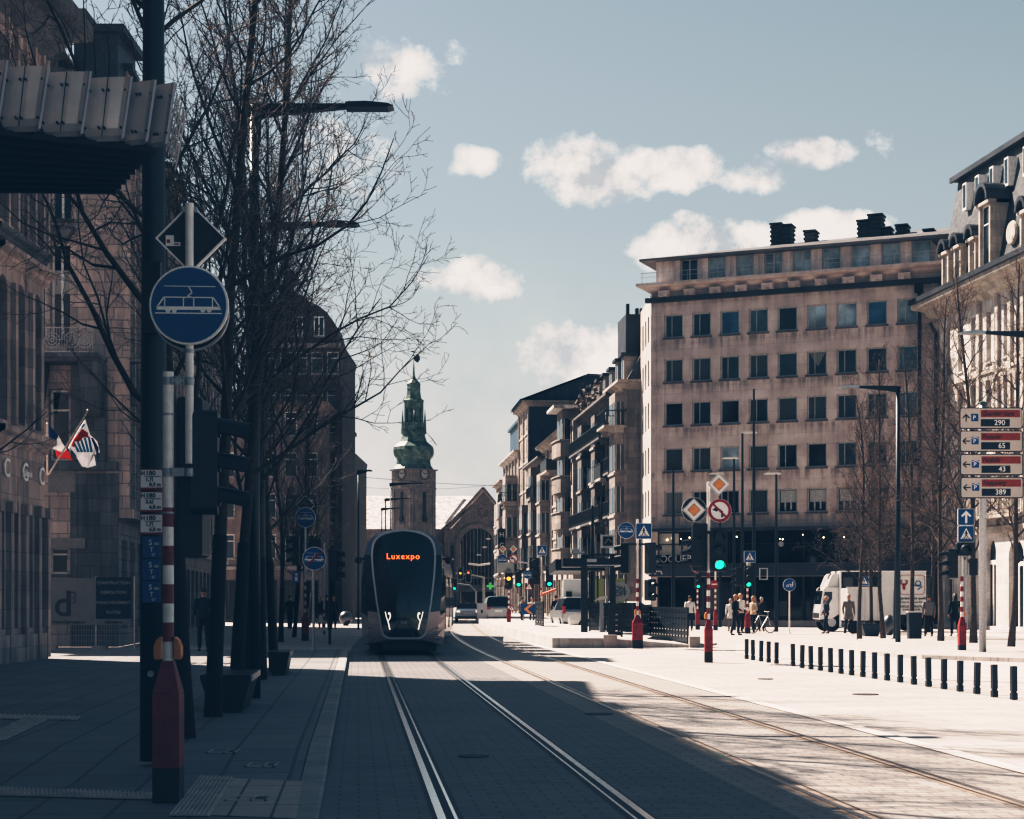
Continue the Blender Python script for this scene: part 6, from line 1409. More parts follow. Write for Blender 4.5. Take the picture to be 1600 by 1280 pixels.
# ------------------------------------------------------------------ parking guide at the right
Y = gy(1025); pg = thing('parking_guide_mast', 'grey mast carrying the four parking boards at the right', 'mast', (X(1535.5,Y), Y, .0)); mb = MB(); mb.lathe([(.10,0),(.10,6.2),(.09,7.05)], 18); mb.build('pole', 'galv', pg, smooth=True); mb = MB(); mb.lathe([(.1,7.05),(.1,7.12),(.02,7.16)], 18); mb.build('cap', 'copper', pg)
for i, (nm, num, ar, py) in enumerate((('Quartier Gare','290','u',653.5),('Rocade','65','l',689.5),('Nobilis','43','l',726),('Neipperg','389','l',762))):
    y2 = Y-.18; k = y2/FPX; o = thing('parking_board', 'pale parking board reading %s %s, %s of four on the mast' % (nm, num, ['topmost','second','third','lowest'][i]), 'parking sign', at(1548.5+.5*i,py,y2), 0, 'parking guidance boards')
    mb = MB(); mb.prism(rrect(49*k,16.6*k,3*k), 0, .08); mb.build('cabinet', 'blackm', o); mb = MB(); mb.prism(rrect(47.8*k,15.2*k,2.6*k), -.006, -.001); mb.build('face', 'beige', o)
    mb = MB(); mb.box(-16*k,45*k,-.012,-.007,1.5*k,12.5*k); mb.build('name_strip', 'brownsign', o); mb = MB(); mb.box(-16*k,29*k,-.012,-.007,-13*k,-1.8*k); mb.build('number_display', 'dtext', o)
    mb = MB(); mb.box(-31*k,-20*k,-.012,-.007,-5*k,6.5*k); mb.build('parking_symbol', 'blue', o); text('P', 9*k, (-26.3*k,-.013,.0 if i else .5*k), 'white', o, ext=.002)
    if i: mb = MB(); mb.line((-30.5*k,4.2*k),(-25.5*k,6.2*k),1.*k,-.016,-.0125); mb.line((-25.5*k,6.2*k),(-20.5*k,4.2*k),1.*k,-.016,-.0125); mb.build('roof_symbol', 'white', o)
    mb = MB()
    if ar == 'u': mb.line((-39*k,-5.5*k),(-39*k,5*k),1.6*k,-.012,-.007); mb.line((-44*k,0),(-39*k,5.5*k),1.6*k,-.012,-.007); mb.line((-34*k,0),(-39*k,5.5*k),1.6*k,-.013,-.007)
    else: mb.line((-44*k,0),(-33.5*k,0),1.6*k,-.012,-.007); mb.line((-39.5*k,4.5*k),(-44.5*k,0),1.6*k,-.012,-.007); mb.line((-39.5*k,-4.5*k),(-44.5*k,0),1.6*k,-.013,-.007)
    mb.build('arrow', 'dtext', o)
    text(nm, 9.6*k, (-14.5*k,-.013,6.8*k), 'dtext', o, align='LEFT', shear=.25, ext=.002, sx_=.98 if i else .88, name='name_lettering'); text(num, 11.5*k, (22*k,-.013,-7.4*k), 'ltext', o, align='RIGHT', ext=.002, name='number_lettering')
# ------------------------------------------------------------------ platform furniture
def rail_panel(label, p0, p1, zb, zt, nx):
    p0, p1 = Vector(p0), Vector(p1); d = p1-p0; W = d.length
    r = thing('platform_railing', label, 'railing', (p0.x, p0.y, zb), math.atan2(d.y, d.x), 'black slotted railings on the platform'); H = zt-zb
    mb = MB(); mb.box(0,.07,-.03,.03,0,H); mb.box(W-.07,W,-.03,.03,0,H); mb.box(.07,W-.07,-.03,.03,H-.08,H); mb.build('frame', 'fence', r)
    mb = MB(); s_ = (W-.14)/nx
    for i in range(nx+1): x = .07+i*s_; mb.box(max(.07,x-s_*.2), min(W-.07,x+s_*.2), -.02, .02, .05, H-.08)
    for j in range(6):
        za = .05+(H-.2)*j/5; mb.box(.07, W-.07, -.015, .015, za if j else .05, min(za+(H-.2)/5-.045, H-.081))
    mb.build('slotted_panel', 'fence', r)
rail_panel('black slotted railing nearest the platform end, left of the ramp post', at(950,1000,57.5).xy, at(973,1000,57.5).xy, .32, Z(944,57.5)-.0, 8)
rail_panel('longest black slotted railing along the right of the ramp', at(1016,1000,63).xy, at(1075,1000,57).xy, .12, 1.32, 13)
rail_panel('black slotted railing behind the shelter post', at(921,1000,68).xy, at(950,1000,66).xy, .32, 1.45, 9)
rail_panel('black slotted railing deeper on the platform, behind the near one', at(966,1000,66).xy, at(990,1000,64).xy, .32, 1.45, 9)
rail_panel('solid-looking black railing directly beside the ramp post', at(1003,1000,60).xy, at(1016,1000,63).xy, .3, 1.4, 3)
rail_panel('small black slotted railing at the far platform end', at(837,1000,83).xy, at(849,1000,80).xy, .3, 1.5, 3)
o = thing('tram_shelter', 'dark tram shelter with a long flat roof and slim post on the platform', 'shelter', (X(913,66), 66, .32)); k = 66/FPX
mb = MB(); mb.box(-.13,.13,-.1,.1,0,Z(868,66)-.3); mb.box((954-913)*k,(963-913)*k,.4,.6,0,Z(868,66)-.3); mb.build('post', 'black', o)
mb = MB(); mb.box((879-913)*k,(983-913)*k,-.6,1.8,Z(886,66)-.32,Z(873,66)-.32); mb.box((870-913)*k,(950-913)*k,2.0,14,Z(890,66)-.32,Z(872,66)-.32); mb.build('roof', 'blackm', o)
mb = MB(); mb.box((916-913)*k,(931-913)*k,-.68,-.601,Z(879,66)-.32,Z(874,66)-.32); mb.box((916-913)*k,(975-913)*k,-.66,-.602,Z(885,66)-.32,Z(883,66)-.32); mb.build('roof_trim', 'galv', o)
mb = MB(); mb.lathe([(.16,-.2),(.16,.2)], 12, (-.35,0,Z(863,66)-.3), 'y'); mb.box((895-913)*k,0,-.3,.3,Z(866,66)-.3,Z(863,66)-.3); mb.build('lamp_head', 'galv', o)
o = thing('shelter_glass_wall', 'glazed rear wall of the shelter with lime panel and ON OFF poster', 'shelter', (X(920,72), 72, .32)); k = 72/FPX
mb = MB(); mb.box(0,.06,0,.06,0,3.1); mb.box((933-920)*k,(933-920)*k+.05,0,.06,0,3.1); mb.box((977-920)*k,(977-920)*k+.06,0,.06,0,3.1); mb.box(0,(980-920)*k,0,.06,3.1,3.2); mb.build('frame', 'black', o)
mb = MB(); mb.box(.07,(944-920)*k,.02,.04,Z(944,72)-.3,Z(905,72)-.3); mb.box((960-920)*k,(976-920)*k,.02,.04,Z(944,72)-.3,Z(905,72)-.3); mb.build('advert_panel', 'lime', o)
mb = MB(); mb.lathe([(.42,-.02),(.42,.018)], 24, ((968.5-920)*k,0,Z(925,72)-.3), 'y'); pst = mb.build('poster', 'blind', o); text('ON', .28, ((968.5-920)*k,-.03,Z(921,72)-.3), 'dtext', pst); text('OFF', .28, ((970-920)*k,-.03,Z(929,72)-.3), 'dtext', pst)
o = thing('display_panel', 'square pale notice panel with a dark picture, over the shelter roof', 'sign', at(949,846,70)); k = 70/FPX; mb = MB(); mb.box(-10*k,10*k,0,.05,-10.5*k,10.5*k); mb.build('panel', 'cwhite', o); mb = MB(); mb.box(-6.5*k,8.5*k,-.02,-.001,-7*k,7.5*k); mb.build('picture', 'blackm', o); mb = MB(); mb.line((-4*k,-4*k),(1*k,4*k),1.3*k,-.04,-.021); mb.line((1*k,4*k),(7*k,-1*k),1.3*k,-.04,-.021); mb.build('lines', 'blind', o)
o = thing('ticket_machine', 'dark grey ticket column on the platform beside the railings', 'machine', (X(941,66.5), 66.5, .32)); mb = MB(); mb.box(-.1,.1,-.1,.1,0,1.2); mb.build('column', 'galv', o); mb = MB(); mb.prism([(-.35,1.2),(-.1,1.38),(.2,1.4),(.2,1.28)], -.15, .15); mb.build('sloped_top', 'cwhite', o)
o = thing('delivery_van', 'tall white box van behind the shelter post', 'van', (X(895,90), 90, 0)); k = 90/FPX
mb = MB(); mb.frus(.3,1.4,.5,Z(905,90),.85,1.4,.8,1.35); mb.build('body', 'carw', o, bev=.06); mb = MB()
mb.box(-.35,-.05,-.03,.02,1.2,2.0); mb.box(.5,.8,-.03,.02,1.2,2.0); mb.build('rear_window', 'glass', o)
for s_ in (-1,1): mb = MB(); mb.lathe([(.3,-.1),(.34,-.08),(.34,.08),(.3,.1)], 14, (.3+s_*.78,.6,.34), 'x'); mb.build('wheel', 'rubber', o)
text('ALEX', .55, (.2, 0, Z(893,90)), 'galv', thing('shop_name_sign', 'pale shop lettering on the dark facade above the white box van', 'sign', at(893,893,96)), name='lettering').location = (0,0,0)

# ------------------------------------------------------------------ vehicles
def auto(name, label, px, py, L_, W_, H_, rz, matn, lights='rear', z=0., kind='suv', Y=None):
    Y = Y or gy(py, z); r = thing(name, label, 'car', (X(px,Y), Y, z), rz)
    sec = {'suv':[(0,.45,.55*H_,1),(.03,.3,.62*H_,1),(.06,.28,.98*H_,.9),(.12,.28,H_,.86),(.55,.28,H_*.98,.86),(.72,.28,.66*H_,.94),(.97,.3,.56*H_,.95),(1,.42,.45*H_,.88)],
           'car':[(0,.42,.58*H_,.95),(.03,.3,.64*H_,1),(.1,.28,.70*H_,1),(.24,.28,.99*H_,.80),(.55,.28,H_,.80),(.75,.28,.66*H_,.98),(.97,.3,.55*H_,.95),(1,.42,.45*H_,.88)]}[kind]
    mb = MB(); mg = MB(); K = []
    for f, z0, z1, wf in sec:
        y = f*L_; w0 = W_/2*(.97 if 0 < f < 1 else .86); belt = min(z1, .60*H_); wt = W_/2*wf*.86 if z1 > .7*H_ else w0*.96
        K.append([(-w0*.95,y,z0),(-w0,y,z0+.25),(-w0,y,belt),(-wt,y,z1-.06 if z1 > belt+.1 else z1),(-wt*.85,y,z1),(wt*.85,y,z1),(wt,y,z1-.06 if z1 > belt+.1 else z1),(w0,y,belt),(w0,y,z0+.25),(w0*.95,y,z0)])
    for a in K: mb.v += a
    for i in range(len(K)-1):
        for j in range(9):
            f_ = (i*10+j, i*10+j+1, i*10+j+11, i*10+j+10); glassy = (j in (2, 6) and 1 <= i <= 4 and kind == 'suv') or (j in (2,6) and 2 <= i <= 4) or (i == 1 and j in (3,4,5) and kind == 'suv') or (i == 2 and j in (3,4,5) and kind == 'car') or (i == 4 and j in (3,4,5))
            mb.f.append(f_); mb.mi.append(1 if glassy else 0)
    mb.f.append(tuple(range(10))); mb.mi.append(0); mb.f.append(tuple((len(K)-1)*10+j for j in range(9,-1,-1))); mb.mi.append(0)
    mb.build('body', [matn,'shopglass'], r)
    for y in (.17*L_, .8*L_):
        for s_ in (-1, 1):
            mb = MB(); mb.lathe([(.22,-.1),(.32,-.1),(.34,-.06),(.34,.06),(.32,.1),(.22,.1)], 16, (s_*(W_/2-.1), y, .33), 'x'); wh = mb.build('wheel', 'rubber', r); mb = MB(); mb.lathe([(.2,-.105),(.2,.105)], 10, (s_*(W_/2-.1), y, .33), 'x'); mb.build('rim', 'galv', wh)
    for s_ in (-1, 1):
        mb = MB(); mb.box(s_*W_*.38-.12, s_*W_*.38+.12, -.03, .06, .52*H_, .62*H_) if lights != 'suv' else mb.box(s_*W_*.42-.07, s_*W_*.42+.07, -.03, .25, .5*H_, .72*H_); mb.build('tail_light' if lights != 'head' else 'headlight', 'lhead' if lights == 'head' else 'redsign', r)
    mb = MB(); mb.box(-.26,.26,-.02,.02,.42*H_,.50*H_); mb.build('number_plate', 'white', r)
    mb = MB(); mb.box(-W_*.45, W_*.45, -.06, .05, .24, .44); mb.build('bumper', 'card', r)
    return r
auto('suv', 'silver SUV seen from behind, just left of the shelter post', 905, 981, 4.6, 1.85, 1.72, .12, 'cars', 'suv', Y=88)
auto('parked_car', 'white car with lit headlights coming down the avenue beside the tram', 731, 973, 4.2, 1.75, 1.35, R(2), 'carw', 'head', kind='car', Y=118)
auto('suv', 'grey van-like car behind the far striped post', 779, 973, 4.5, 1.75, 1.8, .1, 'cars', 'rear', Y=113)
auto('taxi', 'white car whose roof shows over the long platform railing', 1032, 980, 4.5, 1.8, 1.5, R(78), 'carw', 'rear', kind='car', Y=84)
o = thing('utility_cabinet', 'grey roadside cabinet right of the oncoming white car', 'cabinet', (X(753,112), 112, 0)); mb = MB(); mb.box(-.33,.33,-.2,.3,0,1.35); mb.build('body', 'galv', o); mb = MB(); mb.box(-.06,.06,-.22,-.201,.7,.9); mb.build('emblem', 'blackm', o)
# truck: cab at the left end, seen side-on
YK = 84.; k = YK/FPX; tk_ = thing('box_truck', 'white box truck with roof deflector and a framed crest on its side', 'truck', (X(1275,YK), YK, 0))
xx = lambda px: (px-1275)*k; zz_ = lambda py: Z(py, YK)
mb = MB(); mb.prism([(xx(1281),zz_(968)),(xx(1281),zz_(957)),(xx(1283),zz_(945)),(xx(1287),zz_(920)),(xx(1290),zz_(917.5)),(xx(1311),zz_(917.5)),(xx(1311),zz_(960)),(xx(1300),zz_(967)),(xx(1284),zz_(968))][::-1], 0, 2.0); mb.build('cab', 'carw', tk_, bev=.02)
mb = MB(); f_ = lambda a, b, y, o=.015: (xx(a)-o, y, zz_(b)); mb.add([f_(1283.2,944,.12), f_(1286.4,923,.12), f_(1286.4,923,1.88), f_(1283.2,944,1.88)], [(0,1,2,3)]); mb.build('windscreen', 'shopglass', tk_)
mb = MB(); mb.add([f_(1281,966,.2), f_(1281,958,.2), f_(1281,958,1.8), f_(1281,966,1.8)], [(0,1,2,3)]); mb.build('grille', 'black', tk_)
mb = MB(); mb.prism([(xx(1286),zz_(944)),(xx(1288.5),zz_(925)),(xx(1300),zz_(925)),(xx(1300),zz_(936)),(xx(1295),zz_(944))][::-1], -.02, -.003); mb.build('side_window', 'shopglass', tk_)
mb = MB(); mb.prism([(xx(1293),zz_(917)),(xx(1300),zz_(900)),(xx(1304),zz_(896)),(xx(1311),zz_(896)),(xx(1311),zz_(917))][::-1], .1, 2.1); mb.build('roof_deflector', 'carw', tk_)
mb = MB(); mb.box(xx(1311.5), xx(1447), -.05, 2.3, zz_(961), zz_(892)); mb.build('cargo_box', 'carw', tk_, bev=.04)
mb = MB(); mb.box(xx(1311), xx(1314), -.10, -.051, zz_(981), zz_(892)); mb.box(xx(1314.1), xx(1447), -.09, -.051, zz_(893.5), zz_(892)); mb.box(xx(1311), xx(1319), -.1, -.051, zz_(982), zz_(980)); mb.build('box_frame', 'white', tk_)
mb = MB(); mb.box(xx(1314.2), xx(1372), -.07, -.052, zz_(960), zz_(894)); mb.build('dark_side_panel', 'shopglass', tk_)
mb = MB(); mb.box(xx(1283), xx(1447), .3, 1.9, zz_(972), zz_(962)); mb.build('chassis', 'black', tk_)
for px in (1300, 1395, 1430):
    for y in (.2, 2.0): mb = MB(); mb.lathe([(.25,-.14),(.42,-.14),(.45,-.1),(.45,.1),(.42,.14),(.25,.14)], 18, (xx(px), y, .45), 'y'); wh = mb.build('wheel', 'rubber', tk_); mb = MB(); mb.lathe([(.22,-.15),(.22,.15)], 12, (xx(px), y, .45), 'y'); mb.build('rim', 'galv', wh)
mb = MB(); mb.prism([(xx(1279),zz_(918)),(xx(1277),zz_(921)),(xx(1278),zz_(924)),(xx(1281),zz_(921))], -.25, -.1); mb.prism([(xx(1277),zz_(931)),(xx(1276),zz_(938)),(xx(1279),zz_(938)),(xx(1280),zz_(931))], -.3, -.1); mb.build('wing_mirror', 'black', tk_)
mb = MB(); mb.ring(rrect(.62,.48,.14,4,(xx(1425),zz_(914))), rrect(.60,.46,.13,4,(xx(1425),zz_(914))), -.10, -.092); lg = mb.build('crest_frame', 'redsign', tk_)
mb = MB(); cx_, cz_ = xx(1412), zz_(912)
for s_ in (-1, 1): mb.tube([(cx_,-.1,cz_-.1),(cx_+s_*.14,-.1,cz_+.0),(cx_+s_*.16,-.1,cz_+.14),(cx_+s_*.08,-.1,cz_+.16)], .03, 5)
mb.tube([(cx_,-.1,cz_-.3),(cx_,-.1,cz_)], .06, 6); mb.cur = 1; cx_ = xx(1434); mb.ring([(cx_+a, cz_+b) for a, b in circ(.15, 14)], [(cx_+a, cz_+b) for a, b in circ(.11, 14)], -.11, -.10); mb.tube([(cx_-.3,-.1,cz_-.12),(cx_,-.1,cz_-.08),(cx_+.2,-.1,cz_-.14),(cx_,-.1,cz_-.3)], .025, 5); mb.build('crest', ['redsign','blue'], lg)
for i, (s_, px, py, sz) in enumerate((('la garantie de qualité',1425,935,.19),('fruits et légumes frais',1424,941,.13),('NOUS LIVRONS',1424,948,.16),('à votre domicile',1424,952.5,.13))): text(s_, sz, (xx(px), -.10, zz_(py)), 'dtext', tk_)
sign('cross', 'blue pedestrian sign panel partly in front of the truck box', 1350, 908, 82, 7.5)
YK2 = 79.; tr2 = thing('box_trailer', 'lower white panelled box trailer parked before the truck', 'trailer', (X(1324,YK2), YK2, 0)); k2 = YK2/FPX
mb = MB(); mb.box(0, (1397-1324)*k2, 0, 1.6, Z(970,YK2), Z(919,YK2)); mb.build('box', 'carw', tr2, bev=.04)
mb = MB()
for px in (1324,1340,1348,1352,1372,1396): mb.box((px-1324)*k2, (px-1324)*k2+.05, -.03, -.002, Z(969,YK2), Z(922,YK2))
mb.box(-.05, (1398-1324)*k2, -.05, -.001, Z(920,YK2), Z(917,YK2)); mb.build('panel_frame', 'cwhite', tr2)
for px in (1335,1385): mb = MB(); mb.lathe([(.2,-.1),(.3,-.1),(.3,.1),(.2,.1)], 16, ((px-1324)*k2, .2, .3), 'y'); mb.build('wheel', 'rubber', tr2)
# ------------------------------------------------------------------ small furniture
def bench(label, pts, Yn, Yf, xn, wn, H=.46):
    r = thing('planter_bench', label, 'bench', (xn, Yn, .1), math.atan(-ST)); L_ = Yf-Yn
    mb = MB(); mb.add([(-wn*.28,0,0),(wn*.32,0,0),(wn*.5,-.0,H),(-wn*.5,0,H),(-wn*.28,L_,0),(wn*.32,L_,0),(wn*.5,L_,H),(-wn*.5,L_,H)], [(0,1,2,3),(5,4,7,6),(1,5,6,2),(4,0,3,7),(3,2,6,7)]); mb.build('trough', 'black', r)
    mb = MB()
    n = int(L_/.12)
    for i in range(n): mb.box(-wn*.5, wn*.5, i*.12, i*.12+.085, H+.002, H+.035)
    mb.build('seat_slats', 'blackm', r)
    mb = MB(); mb.box(-wn*.5-.02, -wn*.5, 0, L_, H-.05, H+.03); mb.box(wn*.5, wn*.5+.02, 0, L_, H-.05, H+.03); mb.build('edge_strip', 'steel', r)
Yb = 22.3; bench('long dark tapered bench between the second and third left trees', None, Yb, Yb+1.9, X(352,Yb), .66)
Yb = 33.3; bench('smaller dark tapered bench further along the left tree row', None, Yb, Yb+1.6, X(435,Yb), .42, .42)
g0_ = thing('planter_bench', 'dark tapered bench under the trees in front of the truck', 'bench', (X(1360,74), 74, .0)); mb = MB(); mb.frus(0,0,0,.5,.28,.3,.42,.35); mb.build('trough', 'bin', g0_); mb = MB(); mb.box(-.43,.43,-.36,.36,.502,.54); mb.build('seat_slats', 'blackm', g0_)
Yb = gy(1001); o = thing('litter_bin', 'tall slate-blue litter bin on the right pavement', 'bin', (X(1428.5,Yb), Yb, 0)); mb = MB(); k = Yb/FPX; mb.frus(0,0,0,1.08,.23,.22,.25,.24); mb.build('body', 'bin', o, bev=.01); mb = MB(); mb.box(-.26,.26,-.25,.25,1.082,1.13); mb.build('lid', 'cwhite', o)
for px, Y, rr, lb in ((540.5,104,.42,'polished steel ball by the crossing left of the tram'), (1389.5,76,.30,'rounded steel dome standing between the right trees')):
    o = thing('steel_ball', lb, 'sphere', (X(px,Y), Y, 0)); mb = MB(); mb.lathe([(rr*math.sin(PI*i/14)+.001, rr+.04-rr*math.cos(PI*i/14)*(1 if rr > .35 else 1.5)+(.0 if rr > .35 else .12)) for i in range(15)], 24); mb.build('ball', 'darksteel', o, smooth=True); mb = MB(); mb.lathe([(rr*.45,0),(rr*.4,.06)], 16); mb.build('foot', 'blackm', o)
# building-site fence with banners across the side street
Yf = 54.; k = Yf/FPX; fx = lambda px: (px-72)*k
o = thing('site_fence', 'dim mesh fence hung with a grey d3 banner and a navy construction banner', 'fence', (X(72,Yf), Yf, .0))
mb = MB(); zl, zh = Z(1004,Yf), Z(903,Yf)
for px in (40,72,150,210): mb.box(fx(px)-.02, fx(px)+.02, -.02, .02, .02, zh+.05)
for i in range(44): mb.box(fx(40)+i*.08, fx(40)+i*.08+.006, -.004, .004, .1, zh)
for i in range(12): mb.box(fx(40), fx(210), -.004, .004, .1+i*.17, .106+i*.17)
mb.build('mesh_panel', 'galv', o); mb = MB()
for px in (72,150): mb.box(fx(px)-.1, fx(px)+.35, -.15, .15, 0, .12)
mb.build('concrete_foot', 'kerb', o)
mb = MB(); mb.box(fx(60), fx(149), -.04, -.03, Z(977,Yf), Z(904,Yf)); bn = mb.build('banner', 'banner', o); text('d', 1.15, (fx(99),-.05,Z(945,Yf)), 'dtext', bn); text('3', .55, (fx(115),-.05,Z(935,Yf)), 'stonedk', bn); text('www.d3groupe.eu', .14, (fx(108),-.05,Z(972,Yf)), 'dtext', bn)
mb = MB(); mb.box(fx(150), fx(206), -.04, -.03, Z(967,Yf), Z(902,Yf)); bn = mb.build('banner', 'bannerd', o)
for s_, py in (('CONSTRUCTION',911),('DEMOLITION',926),('PARACHEVEMENT',942),('PLATRE',957)): text(s_, .135, (fx(178),-.05,Z(py,Yf)), 'bannert', bn)
mb = MB(); mb.box(fx(150), fx(206), -.04, -.03, Z(976,Yf), Z(968,Yf)); bb = mb.build('banner', 'banner', o); text('d3groupe.eu', .11, (fx(178),-.05,Z(972,Yf)), 'dtext', bb)
# shop signs and awnings on the far avenue
o = thing('shop_blade_sign', 'tall dark hanging shop sign with pale letters, above the distant diamonds', 'sign', at(784,843,128)); k = 128/FPX; mb = MB(); mb.box(-5.5*k,5.5*k,0,.2,-17*k,17*k); mb.build('panel', 'black', o); text('H', .5, (0,-.02,.35), 'ltext', o); text('C', .5, (0,-.02,-.45), 'ltext', o)
o = thing('awning', 'slanted orange awning over the far pavement', 'awning', at(866,920,98)); k = 98/FPX; mb = MB(); mb.add([(-22*k,-1.2,-10*k),(2*k,-1.2,-1*k),(2*k,.8,1*k),(-22*k,.8,-8*k),(-22*k,-1.2,-12*k),(2*k,-1.2,-3*k)], [(0,1,2,3),(4,5,1,0)]); mb.build('canvas', 'awning', o); mb = MB(); mb.tube([(-20*k,-1.1,-11*k),(-20*k,.6,-22*k)], .03, 5); mb.tube([(0,-1.1,-3*k),(0,.6,-20*k)], .03, 5); mb.build('arm', 'galv', o)
o = thing('pharmacy_cross', 'glowing green pharmacy cross on the distant avenue', 'sign', at(766,916,140)); mb = MB(); mb.box(-.3,.3,0,.15,-.1,.1); mb.box(-.1,.1,.002,.148,-.3,.3); mb.build('cross', 'lcross', o); mb = MB(); mb.box(.5,.9,.05,.1,-.03,.03); mb.build('bracket', 'blackm', o)
o = thing('direction_chevron', 'blue and orange chevron board among the people on the far pavement', 'sign', at(825,952,100)); mb = MB(); mb.box(-.42,.42,0,.04,-.3,.3); mb.build('panel', 'blue', o); mb = MB(); mb.prism([(-.25,0),(.1,.28),(.3,.28),(-.02,0),(.3,-.28),(.1,-.28)][::-1], -.02, -.001); mb.build('chevron', 'dia', o); mb = MB(); mb.box(-.3,-.25,.01,.04,-1.0,-.3); mb.box(.25,.3,.01,.04,-1.0,-.3); mb.build('leg', 'galv', o)
o = thing('bicycle', 'grey bicycle parked behind the group at the crossing', 'bicycle', (X(1190,80), 80, 0), .5)
for x in (-.5,.5): mb = MB(); mb.ring([(x+a,.33+b) for a,b in circ(.33,20)], [(x+a,.33+b) for a,b in circ(.29,20)], -.02, .02); mb.build('wheel', 'rubber', o)
mb = MB(); mb.tube([(-.5,0,.33),(-.15,0,.85),(.38,0,.8),(.5,0,.33)], .022, 6); mb.tube([(-.15,0,.85),(0,0,.3),(.38,0,.8)], .022, 6); mb.tube([(.38,0,.8),(.36,0,1.0),(.3,.2,1.02)], .018, 6); mb.tube([(.36,0,1.0),(.3,-.2,1.02)], .018, 6); mb.build('frame', 'galv', o); mb = MB(); mb.box(-.3,-.08,-.05,.05,.9,.94); mb.build('saddle', 'black', o)

# ------------------------------------------------------------------ people
def skinmesh(name, nodes, edges, mat, parent, sub=1, root=0):
    me = bpy.data.meshes.new(name); me.from_pydata([n[0] for n in nodes], edges, []); me.materials.append(M[mat])
    o = bpy.data.objects.new(name, me); C.objects.link(o); o.parent = parent
    m = o.modifiers.new('skin', 'SKIN'); 
    if not me.skin_vertices: me.attributes
    if len(me.skin_vertices) == 0:
        bpy.context.view_layer.objects.active = o
    for i, n in enumerate(nodes):
        rr = n[1]; me.skin_vertices[0].data[i].radius = rr if isinstance(rr, tuple) else (rr, rr)
    me.skin_vertices[0].data[root].use_root = True
    m.use_smooth_shade = True
    s_ = o.modifiers.new('sub', 'SUBSURF'); s_.levels = sub; s_.render_levels = sub
    return o
def person(label, px, py, Y=None, rz=0., h=1.74, top='cnavy', legs='cblack', hair='hair', stride=.0, arms=(.0,.0), coat=0., long_hair=False, grp=None, bag=None, skirt=False, z=0., shoes='cblack', hat=False):
    """joints scaled to height h, facing local -y; arms = forearm lift left / right; stride = leg spread"""
    Y = Y or gy(py, z); r = thing('person', label, 'person', (X(px,Y), Y, z), rz, grp); q = h/1.74
    def V3(x, y, z_): return (x*q, y*q, z_*q)
    def arm(s_, a):
        sh = V3(s_*.19, .0, 1.42); el = V3(s_*(.245), .03-.04*a, 1.13); ha = V3(s_*(.25-.08*a), -.04-.24*a, .89+.22*a); return sh, el, ha
    def leg(s_, st_): return V3(s_*.09,0,.90), V3(s_*.10, -.03-st_*.16*s_, .50), V3(s_*.10, .03-st_*.30*s_, .09), V3(s_*.11, -.12-st_*.30*s_, .035)
    # body: one continuous skinned figure
    nd = [(V3(0,0,.94), .09*q), (V3(0,0,1.15), .085*q), (V3(0,0,1.36), .09*q), (V3(0,0,1.46), .062*q), (V3(0,-.005,1.52), .062*q), (V3(0,-.015,1.57), (.078*q,.085*q)), (V3(0,-.01,1.64), (.098*q,.115*q)), (V3(0,-.005,1.70), (.10*q,.115*q)), (V3(0,.0,1.755), .07*q)]
    ed = [(0,1),(1,2),(2,3),(3,4),(4,5),(5,6),(6,7),(7,8)]
    for i, s_ in enumerate((-1,1)):
        sh, el, ha = arm(s_, arms[i]); b = len(nd); nd += [(sh,.035*q),(el,.030*q),(ha,(.024*q,.032*q))]; ed += [(2,b),(b,b+1),(b+1,b+2)]
        hv = (Vector(ha)-Vector(el)).normalized()
        sdv = hv.cross(Vector((s_,0,0))).normalized() if abs(hv.x) < .9 else Vector((0,1,0)); pm_ = Vector(ha)+hv*.045*q; nd.append((tuple(pm_), (.014*q,.030*q))); ed.append((b+2,b+3))
        for f_ in range(4):
            o_ = sdv*(f_-1.5)*.019*q; tip = pm_+o_+hv*(.065, .08, .075, .055)[f_]*q*.9; c_ = len(nd); nd += [(tuple(pm_+o_*1.0+hv*.03*q), .0085*q), (tuple(tip), .007*q)]; ed += [(b+3,c_),(c_,c_+1)]
        c_ = len(nd); nd.append((tuple(Vector(ha)+sdv*-.045*q+hv*.035*q), .009*q)); ed.append((b+2,c_))
        hp, kn, an, to = leg(s_, stride if True else 0); b = len(nd); nd += [(hp,.06*q),(kn,.04*q),(an,.032*q),(to,(.03*q,.025*q))]; ed += [(0,b),(b,b+1),(b+1,b+2),(b+2,b+3)]
    skinmesh('body', nd, ed, 'skin', r)
    # jacket or shirt: lofted over the torso with separate sleeves
    def loft(mb, rings, n=14):
        vs = []
        for (x, y, z_, rx, ry) in rings: vs += [(x*q+rx*q*math.cos(2*PI*i/n), y*q+ry*q*math.sin(2*PI*i/n)*(1 if abs(math.sin(2*PI*i/n)) < 2 else 1), z_*q) for i in range(n)]
        k_ = len(rings); mb.add(vs, [(j*n+i, j*n+(i+1) % n, (j+1)*n+(i+1) % n, (j+1)*n+i) for j in range(k_-1) for i in range(n)]+[tuple(range(n-1,-1,-1)), tuple((k_-1)*n+i for i in range(n))])
    mb = MB(); hem = .90-coat; fl = .02+coat*.25
    R0 = [(0,0,hem,.165+fl,.125+fl),(0,0,(hem+1.0)/2,.162+fl*.6,.122+fl*.6),(0,0,1.02,.155,.115),(0,0,1.14,.152,.112),(0,-.005,1.28,.175,.128),(0,0,1.38,.192,.122),(0,0,1.43,.175,.10),(0,0,1.465,.105,.085),(0,0,1.50,.062,.064)]
    loft(mb, R0)
    for i, s_ in enumerate((-1,1)):
        sh, el, ha = arm(s_, arms[i]); w_ = tuple(Vector(el).lerp(Vector(ha),.90)); sh0 = (sh[0]*.72, sh[1], sh[2]-.015); mid1 = tuple(Vector(sh).lerp(Vector(el), .5))
        mb.tube([sh0, sh, mid1, el, tuple(Vector(el).lerp(Vector(w_), .5)), w_], [.062*q,.066*q,.058*q,.052*q,.047*q,.040*q], 9)
